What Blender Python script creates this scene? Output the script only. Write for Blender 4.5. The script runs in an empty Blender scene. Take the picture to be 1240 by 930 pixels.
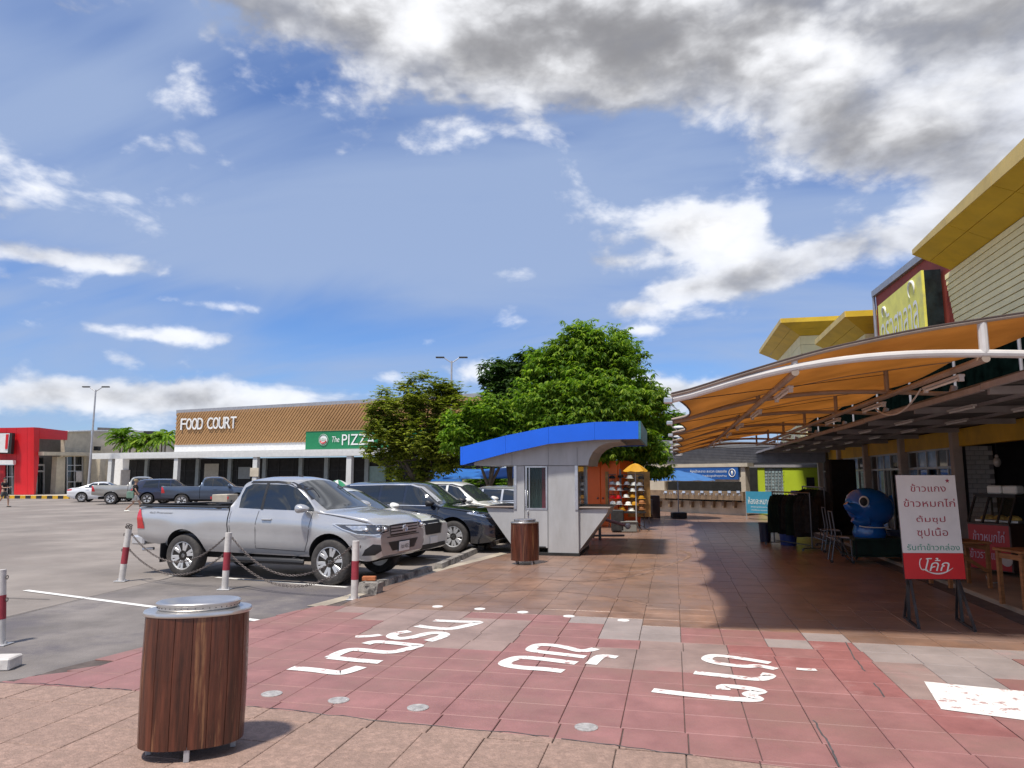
import bpy, bmesh, math, random
from math import sin, cos, pi, radians, sqrt, exp, atan2
from mathutils import Vector, Matrix
from mathutils.bvhtree import BVHTree
from mathutils.geometry import delaunay_2d_cdt

random.seed(7)
SC = bpy.context.scene
COL = SC.collection

# ------------------------------------------------------------------ camera
YAW = radians(12.7); F = 860.0; EYE = 1.8
PITCH = math.atan(112.0 / F)
cam_d = bpy.data.cameras.new('camera'); cam_d.lens = 36 * F / 1240; cam_d.sensor_width = 36
cam_d.clip_end = 3000; cam_d.clip_start = 0.05
cam = bpy.data.objects.new('camera', cam_d); COL.objects.link(cam)
cam.location = (0, 0, EYE); cam.rotation_euler = (pi / 2 + PITCH, 0, YAW)
SC.camera = cam
SC.view_settings.view_transform = 'Standard'; SC.view_settings.look = 'None'
SC.view_settings.gamma = 1.0; SC.view_settings.exposure = 0.42
SC.cycles.max_bounces = 8; SC.cycles.diffuse_bounces = 3; SC.cycles.glossy_bounces = 3
SC.cycles.transmission_bounces = 4; SC.cycles.transparent_max_bounces = 8

# ------------------------------------------------------------------ sun and sky
SUN = Vector((-0.14, -0.38, 0.90)).normalized()
sd = bpy.data.lights.new('sun', 'SUN'); sd.energy = 3.6; sd.angle = radians(4.0); sd.color = (1.0, 0.94, 0.85)
so = bpy.data.objects.new('sun', sd); COL.objects.link(so)
so.rotation_euler = SUN.to_track_quat('Z', 'Y').to_euler(); so.location = (0, 0, 60)

W = bpy.data.worlds.new('World'); SC.world = W; W.use_nodes = True


def build_sky():
    nt = W.node_tree; N = nt.nodes; N.clear(); L = nt.links
    out = N.new('ShaderNodeOutputWorld'); bg = N.new('ShaderNodeBackground')
    L.new(bg.outputs[0], out.inputs[0])

    def val(s, x):
        if isinstance(x, (int, float)): s.default_value = x
        else: L.new(x, s)

    def M(op, a, b=0.0, c=0.0, clamp=False):
        n = N.new('ShaderNodeMath'); n.operation = op; n.use_clamp = clamp
        val(n.inputs[0], a); val(n.inputs[1], b); val(n.inputs[2], c)
        return n.outputs[0]

    def mixc(f, a, b):
        n = N.new('ShaderNodeMix'); n.data_type = 'RGBA'; val(n.inputs[0], f)
        for s, x in ((n.inputs[6], a), (n.inputs[7], b)):
            if isinstance(x, tuple): s.default_value = (*x, 1)
            else: L.new(x, s)
        return n.outputs[2]

    def ss(x, a, b):
        n = N.new('ShaderNodeMapRange'); n.interpolation_type = 'SMOOTHSTEP'
        val(n.inputs[0], x); n.inputs[1].default_value = a; n.inputs[2].default_value = b
        n.inputs[3].default_value = 0; n.inputs[4].default_value = 1
        return n.outputs[0]

    tc = N.new('ShaderNodeTexCoord'); sp = N.new('ShaderNodeSeparateXYZ'); L.new(tc.outputs['Generated'], sp.inputs[0])
    X, Y, Z = sp.outputs
    az = M('MULTIPLY', M('ARCTAN2', X, Y), 57.2958)              # degrees clockwise from the plaza axis
    el = M('MULTIPLY', M('ARCSINE', M('MAXIMUM', M('MINIMUM', Z, 1.0), -1.0)), 57.2958)
    sky = N.new('ShaderNodeTexSky'); sky.sky_type = 'NISHITA'; sky.sun_disc = False
    sky.sun_elevation = math.asin(SUN.z); sky.sun_rotation = atan2(SUN.x, SUN.y)
    sky.air_density = 1.0; sky.dust_density = 0.6; sky.ozone_density = 2.2; sky.altitude = 100
    sk = N.new('ShaderNodeVectorMath'); sk.operation = 'MULTIPLY'; L.new(sky.outputs[0], sk.inputs[0])
    sk.inputs[1].default_value = (SKY_K[0], SKY_K[1], SKY_K[2])
    # cloud coordinates: directions seen as on a high flat layer, so clouds flatten and shrink to the horizon
    zz = M('ADD', M('MAXIMUM', Z, 0.0), 0.32)
    cu = N.new('ShaderNodeCombineXYZ')
    val(cu.inputs[0], M('DIVIDE', X, zz)); val(cu.inputs[1], M('DIVIDE', Y, zz)); cu.inputs[2].default_value = 0.3

    def noise(vec, scale, detail, rough, off=(0, 0, 0), dist=0.0, stretch=(1, 1, 1)):
        mp = N.new('ShaderNodeMapping'); L.new(vec, mp.inputs[0]); mp.inputs[1].default_value = off; mp.inputs[3].default_value = stretch
        n = N.new('ShaderNodeTexNoise'); L.new(mp.outputs[0], n.inputs[0]); n.inputs['Scale'].default_value = scale
        n.inputs['Detail'].default_value = detail; n.inputs['Roughness'].default_value = rough; n.inputs['Distortion'].default_value = dist
        return n.outputs[0]

    def blobs(lst, de=0.0):
        tot = None
        for (px, py, rx, ry, a) in lst:
            d = RAY(px, py).normalized()
            ca = math.degrees(atan2(d.x, d.y)); ce = math.degrees(math.asin(d.z)) - de
            sx = rx / F * 57.3; sy = ry / F * 57.3 * 0.9
            t = M('ADD', M('POWER', M('MULTIPLY', M('SUBTRACT', az, ca), 1 / sx), 2.0),
                  M('POWER', M('MULTIPLY', M('SUBTRACT', el, ce), 1 / sy), 2.0))
            g = M('MULTIPLY', M('EXPONENT', M('MULTIPLY', t, -1.0)), a)
            tot = g if tot is None else M('ADD', tot, g)
        return tot

    B = [(930, -60, 460, 125, .80), (600, 10, 200, 90, .62), (420, -20, 170, 60, .45), (850, 95, 200, 50, .42), (640, 95, 130, 34, .22), (1190, 30, 130, 80, .34),
         (1225, 140, 90, 80, .42), (970, 170, 120, 50, .40), (850, 272, 75, 30, .62), (1085, 178, 65, 42, .44), (1150, 215, 60, 60, .25),
         (1075, 290, 120, 28, .52), (955, 262, 30, 30, -.3), (950, 330, 80, 22, .32), (835, 350, 60, 16, .34), (765, 375, 50, 14, .34), (1225, 240, 80, 50, .30),
         (625, 392, 30, 11, .40), (625, 330, 40, 14, .34), (745, 318, 60, 13, .28), (800, 490, 70, 40, .42), (860, 470, 60, 14, .3),
         (575, 450, 70, 16, .40), (468, 455, 24, 10, .40), (70, 485, 240, 24, .36), (240, 474, 130, 18, .34), (400, 472, 100, 16, .30), (330, 492, 300, 14, .25),
         (195, 405, 120, 10, .40), (50, 305, 130, 15, .36), (90, 320, 80, 8, .25), (152, 434, 22, 11, .42), (15, 335, 50, 9, .34), (320, 20, 60, 45, .36),
         (280, 372, 50, 7, .32), (200, 362, 40, 7, .26), (110, 470, 60, 14, .22), (545, 325, 60, 10, .20), (60, 370, 80, 8, .22), (780, 400, 20, 7, .35)]
    B = [(a, b, c, d, e * (.80 if a < 700 and d < 20 and e > 0 else 1)) for a, b, c, d, e in B]     # the small left-hand clouds are thin
    bl = blobs(B)
    view = M('MULTIPLY', ss(az, -75.0, -50.0), M('SUBTRACT', 1.0, ss(az, 30.0, 60.0)))
    gen = M('MULTIPLY', M('SUBTRACT', 1.0, view), 0.24)               # open fair weather cumulus all round the rest of the sky
    D3 = tc.outputs['Generated']
    mpz = (1, 1, 1.75)
    n1 = noise(D3, 4.6, 9, .56, (3.1, 1.7, 0.4), .35, mpz)
    n1s = noise(D3, 4.6, 3, .50, (3.1, 1.7, 0.4), .35, mpz)
    n1t = noise(D3, 4.6, 3, .50, (3.1 - .012, 1.7, 0.4 + .085), .35, mpz)
    n2 = noise(D3, 13.0, 7, .60, (7, 2, 0), .3, mpz)
    n3 = noise(D3, 13.0, 4, .60, (7 , 2, .07), .3, mpz)
    def billow(sc, off):
        return M('ABSOLUTE', M('SUBTRACT', noise(D3, sc, 3, .55, off, .2, mpz), .5))
    bil = M('ADD', billow(9.0, (1, 4, 2)), M('MULTIPLY', billow(23.0, (5, 1, 3)), .6))
    base = M('ADD', M('MULTIPLY', M('SUBTRACT', n1, .5), 1.75), M('ADD', M('MULTIPLY', M('SUBTRACT', n2, .5), .42), M('MULTIPLY', M('SUBTRACT', .14, bil), -.55)))
    dens = M('ADD', M('ADD', base, bl), gen)
    a = ss(dens, 0.10, 0.42)
    thick = ss(dens, 0.30, 0.85)
    lit = M('ADD', M('MULTIPLY', M('SUBTRACT', n1s, n1t), 4.2), M('MULTIPLY', M('SUBTRACT', n2, n3), 1.1))
    sh = M('ADD', M('SUBTRACT', 1.0, M('MULTIPLY', M('MAXIMUM', thick, M('MULTIPLY', ss(el, 24.0, 33.0), .98)), .72)), M('ADD', lit, M('MULTIPLY', M('SUBTRACT', bil, .15), 1.7)))
    sh = M('MULTIPLY', M('ADD', M('TANH', M('MULTIPLY', M('SUBTRACT', sh, .5), 1.7)), 1.0), .5)
    cl = mixc(sh, (.21, .21, .225), (.82, .83, .86))
    # thin high veil
    v = noise(cu.outputs[0], 1.15, 5, .50, (1.3, 5.2, 0), .5, (1.0, 2.6, 1))
    veil = M('MULTIPLY', ss(M('ADD', v, blobs([(300, 270, 420, 90, .22), (560, 200, 300, 90, .16), (150, 120, 160, 40, .08), (180, 350, 300, 30, -.16), (450, 410, 260, 26, -.12), (120, 30, 220, 60, -.10)])), .26, .70), .82)
    c1 = mixc(veil, sk.outputs[0], (.285, .365, .535))
    c2 = mixc(M('MULTIPLY', a, M('ADD', .80, M('MULTIPLY', thick, .2))), c1, cl)
    # below the horizon: dull ground tone
    c3 = mixc(ss(el, -3.0, -0.5), (.22, .22, .22), c2)
    L.new(c3, bg.inputs[0]); bg.inputs[1].default_value = 1.0
    W.cycles.sampling_method = 'MANUAL'; W.cycles.sample_map_resolution = 512


FWD0 = Vector((-sin(YAW), cos(YAW), 0)); RGT = Vector((cos(YAW), sin(YAW), 0)); ZUP = Vector((0, 0, 1))
FWD = FWD0 * cos(PITCH) + ZUP * sin(PITCH); UP = ZUP * cos(PITCH) - FWD0 * sin(PITCH)


def RAY(px, py):
    return FWD * F + RGT * (px - 620) + UP * (465 - py)


def P(px, py, d=None, X=None, Y=None, Z=None):
    """the place seen at a pixel of the photograph: on the ground, at a distance, or on a plane X / Y / Z = const"""
    r = RAY(px, py)
    if d is not None: t = d / r.dot(FWD0)
    elif X is not None: t = X / r.x
    elif Y is not None: t = Y / r.y
    else: t = ((Z or 0.0) - EYE) / r.z
    return Vector((0, 0, EYE)) + r * t


SKY_K = (0.056, 0.076, 0.110)
build_sky()

# ------------------------------------------------------------------ materials
MATS = {}


def mat(name, col, rough=.6, metal=0.0, var=.10, scale=4.0, bump=0.0, bscale=40.0, coat=0.0, spec=.5, emis=None, trans=0.0, stretch=(1, 1, 1), dirt=None, dirt_t=(.5, .75), world=False, rnd=0.0):
    if name in MATS: return MATS[name]
    m = bpy.data.materials.new(name); m.use_nodes = True; nt = m.node_tree; N = nt.nodes; L = nt.links
    b = N['Principled BSDF']; b.inputs['Roughness'].default_value = rough; b.inputs['Metallic'].default_value = metal
    b.inputs['Specular IOR Level'].default_value = spec; b.inputs['Coat Weight'].default_value = coat
    b.inputs['Coat Roughness'].default_value = .04
    tc = N.new('ShaderNodeTexCoord')
    if world:
        g = N.new('ShaderNodeNewGeometry'); src = g.outputs['Position']
    else: src = tc.outputs['Object']
    mp = N.new('ShaderNodeMapping'); mp.inputs[3].default_value = stretch; L.new(src, mp.inputs[0])
    n = N.new('ShaderNodeTexNoise'); n.inputs['Scale'].default_value = scale; n.inputs['Detail'].default_value = 8; n.inputs['Roughness'].default_value = .62
    L.new(mp.outputs[0], n.inputs[0])
    rmp = N.new('ShaderNodeMapRange'); L.new(n.outputs[0], rmp.inputs[0])
    rmp.inputs[1].default_value = .3; rmp.inputs[2].default_value = .7; rmp.inputs[3].default_value = 1 - var * 1.6; rmp.inputs[4].default_value = 1 + var
    vm = N.new('ShaderNodeVectorMath'); vm.operation = 'SCALE'; vm.inputs[0].default_value = col; L.new(rmp.outputs[0], vm.inputs[3])
    c = vm.outputs[0]
    if rnd:
        oi = N.new('ShaderNodeObjectInfo'); mr = N.new('ShaderNodeMapRange'); L.new(oi.outputs['Random'], mr.inputs[0])
        mr.inputs[3].default_value = 1 - rnd; mr.inputs[4].default_value = 1 + rnd
        v2 = N.new('ShaderNodeVectorMath'); v2.operation = 'SCALE'; L.new(c, v2.inputs[0]); L.new(mr.outputs[0], v2.inputs[3]); c = v2.outputs[0]
    if dirt:
        n3 = N.new('ShaderNodeTexNoise'); n3.inputs['Scale'].default_value = scale * .37; n3.inputs['Detail'].default_value = 10; n3.inputs['Roughness'].default_value = .7
        L.new(mp.outputs[0], n3.inputs[0])
        r3 = N.new('ShaderNodeMapRange'); r3.interpolation_type = 'SMOOTHSTEP'; L.new(n3.outputs[0], r3.inputs[0]); r3.inputs[1].default_value = dirt_t[0]; r3.inputs[2].default_value = dirt_t[1]
        mx = N.new('ShaderNodeMix'); mx.data_type = 'RGBA'; L.new(r3.outputs[0], mx.inputs[0]); L.new(c, mx.inputs[6]); mx.inputs[7].default_value = (*dirt, 1); c = mx.outputs[2]
    L.new(c, b.inputs['Base Color'])
    if bump:
        n2 = N.new('ShaderNodeTexNoise'); n2.inputs['Scale'].default_value = bscale; n2.inputs['Detail'].default_value = 5; L.new(mp.outputs[0], n2.inputs[0])
        bp = N.new('ShaderNodeBump'); bp.inputs['Strength'].default_value = bump; bp.inputs['Distance'].default_value = .01
        L.new(n2.outputs[0], bp.inputs['Height']); L.new(bp.outputs[0], b.inputs['Normal'])
    if emis:
        b.inputs['Emission Color'].default_value = (*emis[:3], 1); b.inputs['Emission Strength'].default_value = emis[3]
    if trans:
        tr = N.new('ShaderNodeBsdfTranslucent'); L.new(c, tr.inputs[0]); ms = N.new('ShaderNodeMixShader'); ms.inputs[0].default_value = trans
        L.new(b.outputs[0], ms.inputs[1]); L.new(tr.outputs[0], ms.inputs[2]); L.new(ms.outputs[0], N['Material Output'].inputs[0])
    MATS[name] = m
    return m


def glass_mat(name, tint, alpha):
    """thin window glass: part mirror-like, part see-through"""
    if name in MATS: return MATS[name]
    m = bpy.data.materials.new(name); m.use_nodes = True; nt = m.node_tree; N = nt.nodes; L = nt.links
    b = N['Principled BSDF']; b.inputs['Roughness'].default_value = .03; b.inputs['Base Color'].default_value = (*tint, 1); b.inputs['Specular IOR Level'].default_value = .8
    b.inputs['Alpha'].default_value = alpha
    MATS[name] = m
    return m


# ------------------------------------------------------------------ mesh builder
class MB:
    def __init__(s): s.v = []; s.f = []; s.m = []; s.cur = 0

    def add(s, vs, fs):
        o = len(s.v); s.v += [Vector(q) for q in vs]
        for f in fs: s.f.append([o + i for i in f]); s.m.append(s.cur)
        return s

    def mi(s, i): s.cur = i; return s

    def box(s, c, size, rz=0.0, bv=0.0, R=None):
        hx, hy, hz = size[0] / 2, size[1] / 2, size[2] / 2
        R = R or Matrix.Rotation(rz, 3, 'Z'); c = Vector(c)
        if bv <= 0:
            vs = [(x, y, z) for x in (-hx, hx) for y in (-hy, hy) for z in (-hz, hz)]
            fs = [(0, 1, 3, 2), (4, 6, 7, 5), (0, 4, 5, 1), (2, 3, 7, 6), (0, 2, 6, 4), (1, 5, 7, 3)]
        else:
            vs = []; fs = []; idx = {}
            for ix in (-1, 1):
                for iy in (-1, 1):
                    for iz in (-1, 1):
                        for ax in range(3):
                            q = [ix * (hx - (0 if ax == 0 else bv)), iy * (hy - (0 if ax == 1 else bv)), iz * (hz - (0 if ax == 2 else bv))]
                            idx[(ix, iy, iz, ax)] = len(vs); vs.append(q)
            for ax in range(3):
                o = [a for a in range(3) if a != ax]
                for sg in (-1, 1):
                    q = []
                    for a, b in ((-1, -1), (1, -1), (1, 1), (-1, 1)):
                        k = [0, 0, 0]; k[ax] = sg; k[o[0]] = a; k[o[1]] = b; q.append(idx[(*k, ax)])
                    fs.append(q if (sg > 0) == (ax != 1) else q[::-1])
            for ax in range(3):
                o = [a for a in range(3) if a != ax]
                for a in (-1, 1):
                    for b in (-1, 1):
                        k1 = [0, 0, 0]; k2 = [0, 0, 0]; k1[ax] = -1; k2[ax] = 1
                        for k in (k1, k2): k[o[0]] = a; k[o[1]] = b
                        q = [idx[(*k1, o[0])], idx[(*k2, o[0])], idx[(*k2, o[1])], idx[(*k1, o[1])]]
                        fs.append(q)
            for ix in (-1, 1):
                for iy in (-1, 1):
                    for iz in (-1, 1): fs.append([idx[(ix, iy, iz, a)] for a in range(3)])
        return s.add([c + R @ Vector(q) for q in vs], fs)

    def bar(s, a, b, w, h=None, bv=0.0, up=None):
        a = Vector(a); b = Vector(b); d = b - a; L = d.length
        if L < 1e-6: return s
        z = d / L; u = Vector(up) if up else (Vector((0, 0, 1)) if abs(z.z) < .95 else Vector((0, 1, 0)))
        x = u.cross(z).normalized(); y = z.cross(x)
        R = Matrix((x, y, z)).transposed()
        return s.box((a + b) / 2, (w, h or w, L), R=R, bv=bv)

    def tube(s, path, r, n=8, cap=True):
        pts = [Vector(p) for p in path]; k = len(pts); vs = []; fs = []
        rr = r if isinstance(r, (list, tuple)) else [r] * k
        prev = None
        for i, p in enumerate(pts):
            t = (pts[min(i + 1, k - 1)] - pts[max(i - 1, 0)])
            t = t.normalized() if t.length > 1e-9 else Vector((0, 0, 1))
            if prev is None: u = Vector((0, 0, 1)).cross(t) if abs(t.z) < .9 else Vector((1, 0, 0)).cross(t)
            else: u = prev - t * prev.dot(t)
            u.normalize(); prev = u; w = t.cross(u)
            for j in range(n):
                a = 2 * pi * j / n; vs.append(p + (u * cos(a) + w * sin(a)) * rr[i])
        for i in range(k - 1):
            for j in range(n): fs.append((i * n + j, i * n + (j + 1) % n, (i + 1) * n + (j + 1) % n, (i + 1) * n + j))
        if cap: fs += [tuple(range(n))[::-1], tuple((k - 1) * n + j for j in range(n))]
        return s.add(vs, fs)

    def lathe(s, prof, n=24, c=(0, 0, 0), axis='Z', sx=1.0, sy=1.0, cap=True):
        c = Vector(c); vs = []; fs = []; k = len(prof)
        for (r, z) in prof:
            for j in range(n):
                a = 2 * pi * j / n; x, y = r * cos(a) * sx, r * sin(a) * sy
                vs.append(c + (Vector((x, y, z)) if axis == 'Z' else (Vector((x, z, -y)) if axis == 'Y' else Vector((z, x, y)))))
        for i in range(k - 1):
            for j in range(n): fs.append((i * n + j, i * n + (j + 1) % n, (i + 1) * n + (j + 1) % n, (i + 1) * n + j))
        if cap:
            if prof[0][0] > 1e-4: fs.append(tuple(range(n))[::-1])
            if prof[-1][0] > 1e-4: fs.append(tuple((k - 1) * n + j for j in range(n)))
        return s.add(vs, fs)

    def prism(s, poly, off):
        """closed polygon (3D points, any plane) pushed along the vector off"""
        a = [Vector(p) for p in poly]; off = Vector(off); n = len(a)
        vs = a + [p + off for p in a]
        fs = [tuple(range(n))[::-1], tuple(range(n, 2 * n))] + [(i, (i + 1) % n, n + (i + 1) % n, n + i) for i in range(n)]
        return s.add(vs, fs)

    def quad(s, a, b, c, d): return s.add([a, b, c, d], [(0, 1, 2, 3)])

    def grid(s, fn, nu, nv):
        vs = [fn(i / nu, j / nv) for i in range(nu + 1) for j in range(nv + 1)]
        fs = [(i * (nv + 1) + j, (i + 1) * (nv + 1) + j, (i + 1) * (nv + 1) + j + 1, i * (nv + 1) + j + 1) for i in range(nu) for j in range(nv)]
        return s.add(vs, fs)

    def sphere(s, c, r, n=12, m=8):
        r = r if isinstance(r, (tuple, list)) else (r, r, r); c = Vector(c)
        return s.grid(lambda u, v: c + Vector((r[0] * cos(2 * pi * u) * sin(pi * v), r[1] * sin(2 * pi * u) * sin(pi * v), -r[2] * cos(pi * v))), n, m)


ORD = ['first', 'second', 'third', 'fourth', 'fifth', 'sixth', 'seventh', 'eighth', 'ninth', 'tenth', 'eleventh', 'twelfth', 'thirteenth']
WM = {}   # world matrix of every root / part


def put(o, label=None, cat=None, group=None, kind=None):
    if label: o['label'] = label
    if cat: o['category'] = cat
    if group: o['group'] = group
    if kind: o['kind'] = kind
    return o


def thing(name, label, cat, loc=(0, 0, 0), rz=0.0, group=None, kind=None):
    o = bpy.data.objects.new(name, None); COL.objects.link(o); o.empty_display_size = .2
    o.location = loc; o.rotation_euler = (0, 0, rz)
    WM[o] = Matrix.Translation(Vector(loc)) @ Matrix.Rotation(rz, 4, 'Z')
    return put(o, label, cat, group, kind)


def mk(name, mb, mats, parent=None, smooth=False, w=True, label=None, cat=None, group=None, kind=None, sharp=35, weld=False):
    """links the builder as one mesh object; w: its points are world coordinates (else local to the parent)"""
    me = bpy.data.meshes.new(name)
    vs = mb.v; loc = Vector((0, 0, 0))
    if parent is not None:
        if w:
            inv = WM[parent].inverted(); vs = [inv @ q for q in vs]
    elif w and vs:
        xs = [q.x for q in vs]; ys = [q.y for q in vs]; zs = [q.z for q in vs]
        loc = Vector(((min(xs) + max(xs)) / 2, (min(ys) + max(ys)) / 2, min(zs))); vs = [q - loc for q in vs]
    me.from_pydata([tuple(q) for q in vs], [], mb.f)
    for m in (mats if isinstance(mats, (list, tuple)) else [mats]): me.materials.append(m)
    if any(mb.m): me.polygons.foreach_set('material_index', mb.m)
    if weld or True:
        bm = bmesh.new(); bm.from_mesh(me)
        if weld: bmesh.ops.remove_doubles(bm, verts=bm.verts, dist=1e-5)
        if len(bm.faces) < 60000: bmesh.ops.recalc_face_normals(bm, faces=bm.faces)
        bm.to_mesh(me); bm.free()
    if smooth:
        me.polygons.foreach_set('use_smooth', [True] * len(me.polygons)); me.set_sharp_from_angle(angle=radians(sharp))
    o = bpy.data.objects.new(name, me); COL.objects.link(o); o.location = loc
    if parent is not None: o.parent = parent; WM[o] = WM[parent].copy()
    else: WM[o] = Matrix.Translation(loc)
    return put(o, label, cat, group, kind)


def copy_tree(o, parent=None):
    c = o.copy(); COL.objects.link(c)
    c.parent = parent
    if parent is not None: c.matrix_parent_inverse = o.matrix_parent_inverse.copy()
    for ch in list(o.children): copy_tree(ch, c)
    return c


def place(o, loc, rz, label=None, group=None):
    o.location = loc; o.rotation_euler = (0, 0, rz)
    if label: o['label'] = label
    if group: o['group'] = group
    return o


# ------------------------------------------------------------------ lettering
def text_tris(body, size=1.0, bold=0.0, shear=0.0, spacing=1.0):
    """2D outlines of a line of text, filled by winding number -> (points, triangles, width, height)"""
    cu = bpy.data.curves.new('lettering', 'FONT'); cu.body = body; cu.size = size; cu.shear = shear; cu.space_character = spacing
    cu.fill_mode = 'NONE'; cu.resolution_u = 4; cu.offset = bold
    o = bpy.data.objects.new('lettering', cu); COL.objects.link(o)
    dg = bpy.context.evaluated_depsgraph_get(); me = bpy.data.meshes.new_from_object(o.evaluated_get(dg))
    vs = [Vector((v.co.x, v.co.y)) for v in me.vertices]; es = [tuple(e.vertices) for e in me.edges]
    bpy.data.objects.remove(o); bpy.data.curves.remove(cu); bpy.data.meshes.remove(me)
    if not vs: return [], [], 0, 0
    # walk the loops so each outline has one direction
    nb = {}
    for a, b in es: nb.setdefault(a, []).append(b); nb.setdefault(b, []).append(a)
    loops = []; seen = set()
    for a in range(len(vs)):
        if a in seen or a not in nb: continue
        lp = [a]; seen.add(a); nxt = a + 1 if (a + 1) in nb[a] else nb[a][0]; prev = a
        while nxt not in seen:
            lp.append(nxt); seen.add(nxt); q = [k for k in nb[nxt] if k != prev]; prev = nxt
            if not q: break
            nxt = q[0]
        loops.append(lp)
    r = delaunay_2d_cdt(vs, es, [], 0, 1e-6)
    pts, tris = r[0], r[2]

    def wn(x, y):
        w = 0
        for lp in loops:
            for i in range(len(lp)):
                a = vs[lp[i]]; b = vs[lp[(i + 1) % len(lp)]]
                if (a.y <= y) != (b.y <= y):
                    cr = (b.x - a.x) * (y - a.y) - (x - a.x) * (b.y - a.y)
                    if b.y > a.y and cr > 0: w += 1
                    elif b.y <= a.y and cr < 0: w -= 1
        return w
    keep = []
    for t in tris:
        c = sum((pts[i] for i in t), Vector((0, 0))) / len(t)
        if wn(c.x, c.y) != 0: keep.append(tuple(t))
    xs = [pts[i].x for t in keep for i in t]; ys = [pts[i].y for t in keep for i in t]
    if not xs: return [], [], 0, 0
    x0, y0 = min(xs), min(ys)
    return [Vector((p.x - x0, p.y - y0)) for p in pts], keep, max(xs) - x0, max(ys) - y0


def lettering(body, O, U, V, W_, H_, thick=.004, bold=0.0, shear=0.0, spacing=1.0, mb=None):
    """fits a line of text into the box at O spanned by the unit vectors U, V with width W_ and height H_"""
    pts, tris, w, h = text_tris(body, 1.0, bold, shear, spacing)
    mb = mb or MB(); O = Vector(O); U = Vector(U).normalized(); V = Vector(V).normalized(); n = U.cross(V)
    if not tris: return mb
    q = [O + U * (p.x / w * W_) + V * (p.y / h * H_) + n * thick for p in pts]
    mb.add(q, tris)
    return mb


def sag(a, b, s, n=16):
    a = Vector(a); b = Vector(b)
    return [a.lerp(b, i / n) - Vector((0, 0, s * 4 * (i / n) * (1 - i / n))) for i in range(n + 1)]


def inpoly(x, y, poly):
    c = False; n = len(poly)
    for i in range(n):
        x1, y1 = poly[i][0], poly[i][1]; x2, y2 = poly[i - 1][0], poly[i - 1][1]
        if (y1 > y) != (y2 > y) and x < (x2 - x1) * (y - y1) / (y2 - y1) + x1: c = not c
    return c
# ================================================================== GROUND
m_lot = mat('concrete_lot', (.262, .226, .198), .85, var=.26, scale=.35, bump=.4, bscale=30, dirt=(.205, .172, .15), dirt_t=(.46, .62), world=True)
m_apron = mat('old_asphalt', (.195, .172, .158), .85, var=.32, scale=.7, bump=.6, bscale=45, dirt=(.11, .098, .105), dirt_t=(.47, .60), world=True)
m_strip = mat('pale_kerb_concrete', (.42, .36, .28), .85, var=.25, scale=1.2, bump=.2, dirt=(.22, .19, .16), world=True)
m_base = mat('paving_bed', (.11, .085, .075), .95, var=.3, scale=5, world=True)
m_brown = mat('brown_paving', (.33, .217, .170), .75, var=.20, scale=26, bump=.9, bscale=70, dirt=(.27, .18, .14), dirt_t=(.46, .64), world=True, rnd=.07)
m_far = mat('worn_brown_paving', (.285, .168, .115), .32, var=.30, scale=1.6, bump=.25, bscale=40, dirt=(.24, .16, .13), dirt_t=(.42, .64), world=True, rnd=.07)
m_pink = mat('pink_painted_paving', (.30, .140, .130), .58, var=.16, scale=2.6, bump=.3, bscale=50, dirt=(.26, .137, .118), dirt_t=(.42, .66), world=True, rnd=.055)
m_red = mat('fresh_red_painted_paving', (.305, .122, .113), .6, var=.18, scale=2.3, bump=.3, bscale=50, dirt=(.35, .19, .175), dirt_t=(.5, .62), world=True)
m_grey = mat('bare_grey_paving', (.30, .25, .232), .75, var=.12, scale=2.3, bump=.3, bscale=50, dirt=(.36, .25, .235), dirt_t=(.56, .74), world=True)
m_mud = mat('muddy_grey_paving', (.29, .205, .18), .75, var=.2, scale=1.5, bump=.3, bscale=50, dirt=(.36, .20, .185), dirt_t=(.5, .7), world=True)
m_white = mat('road_paint', (.80, .78, .74), .6, var=.10, scale=9, dirt=(.50, .42, .38), dirt_t=(.60, .72), world=True)
m_joint = mat('tar_joint', (.09, .08, .08), .9, var=.3, scale=9)

# terrain out to the horizon
g = MB(); g.grid(lambda u, v: Vector(((u - .5) * 2400, -400 + v * 2400, -0.012)), 8, 8)
mk('terrain', g, mat('dry_ground', (.30, .27, .22), .95, var=.2, scale=.02, world=True), kind='structure')
# the parking lot
LOT = MB(); LOT.grid(lambda u, v: Vector((-110 + u * 125, -25 + v * 130, -0.004)), 10, 10)
lot = mk('parking_lot', LOT, m_lot, kind='structure')
# the older, darker strip of lot beside the plaza
PB = [(-80, 836), (0, 826), (40, 820), (72, 810), (178, 784), (240, 768), (300, 755), (370, 738), (428, 727), (450, 716), (530, 693), (612, 672), (640, 662)]
apr = [P(*q) for q in [(-300, 830), (-100, 772), (0, 750), (185, 705), (240, 690), (330, 700), (450, 708), (455, 716), (428, 728), (300, 756), (178, 785), (72, 811), (0, 828), (-200, 850)]]
A = MB(); A.add([(q.x, q.y, 0.0) for q in apr], [tuple(range(len(apr)))[::-1]])
mk('asphalt_apron', A, m_apron, parent=lot)


def ground_line(pts, w, z, mb=None, zone=None):
    """a flat ribbon of width w through ground points"""
    mb = mb or MB(); pts = [Vector((p.x, p.y, 0)) for p in pts]; L_, R_ = [], []
    for i, p in enumerate(pts):
        t = (pts[min(i + 1, len(pts) - 1)] - pts[max(i - 1, 0)]).normalized(); n = Vector((-t.y, t.x, 0))
        if 0 < i < len(pts) - 1:
            t1 = (p - pts[i - 1]).normalized(); t2 = (pts[i + 1] - p).normalized(); k = 1 / max(.55, sqrt(max(0.01, (1 + t1.dot(t2)) / 2)))
        else: k = 1
        L_.append(p + n * w / 2 * k + Vector((0, 0, z))); R_.append(p - n * w / 2 * k + Vector((0, 0, z)))
    o = len(mb.v); n = len(pts)
    mb.add(L_ + R_, [(i, n + i, n + i + 1, i + 1) for i in range(n - 1)])
    return mb


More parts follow.
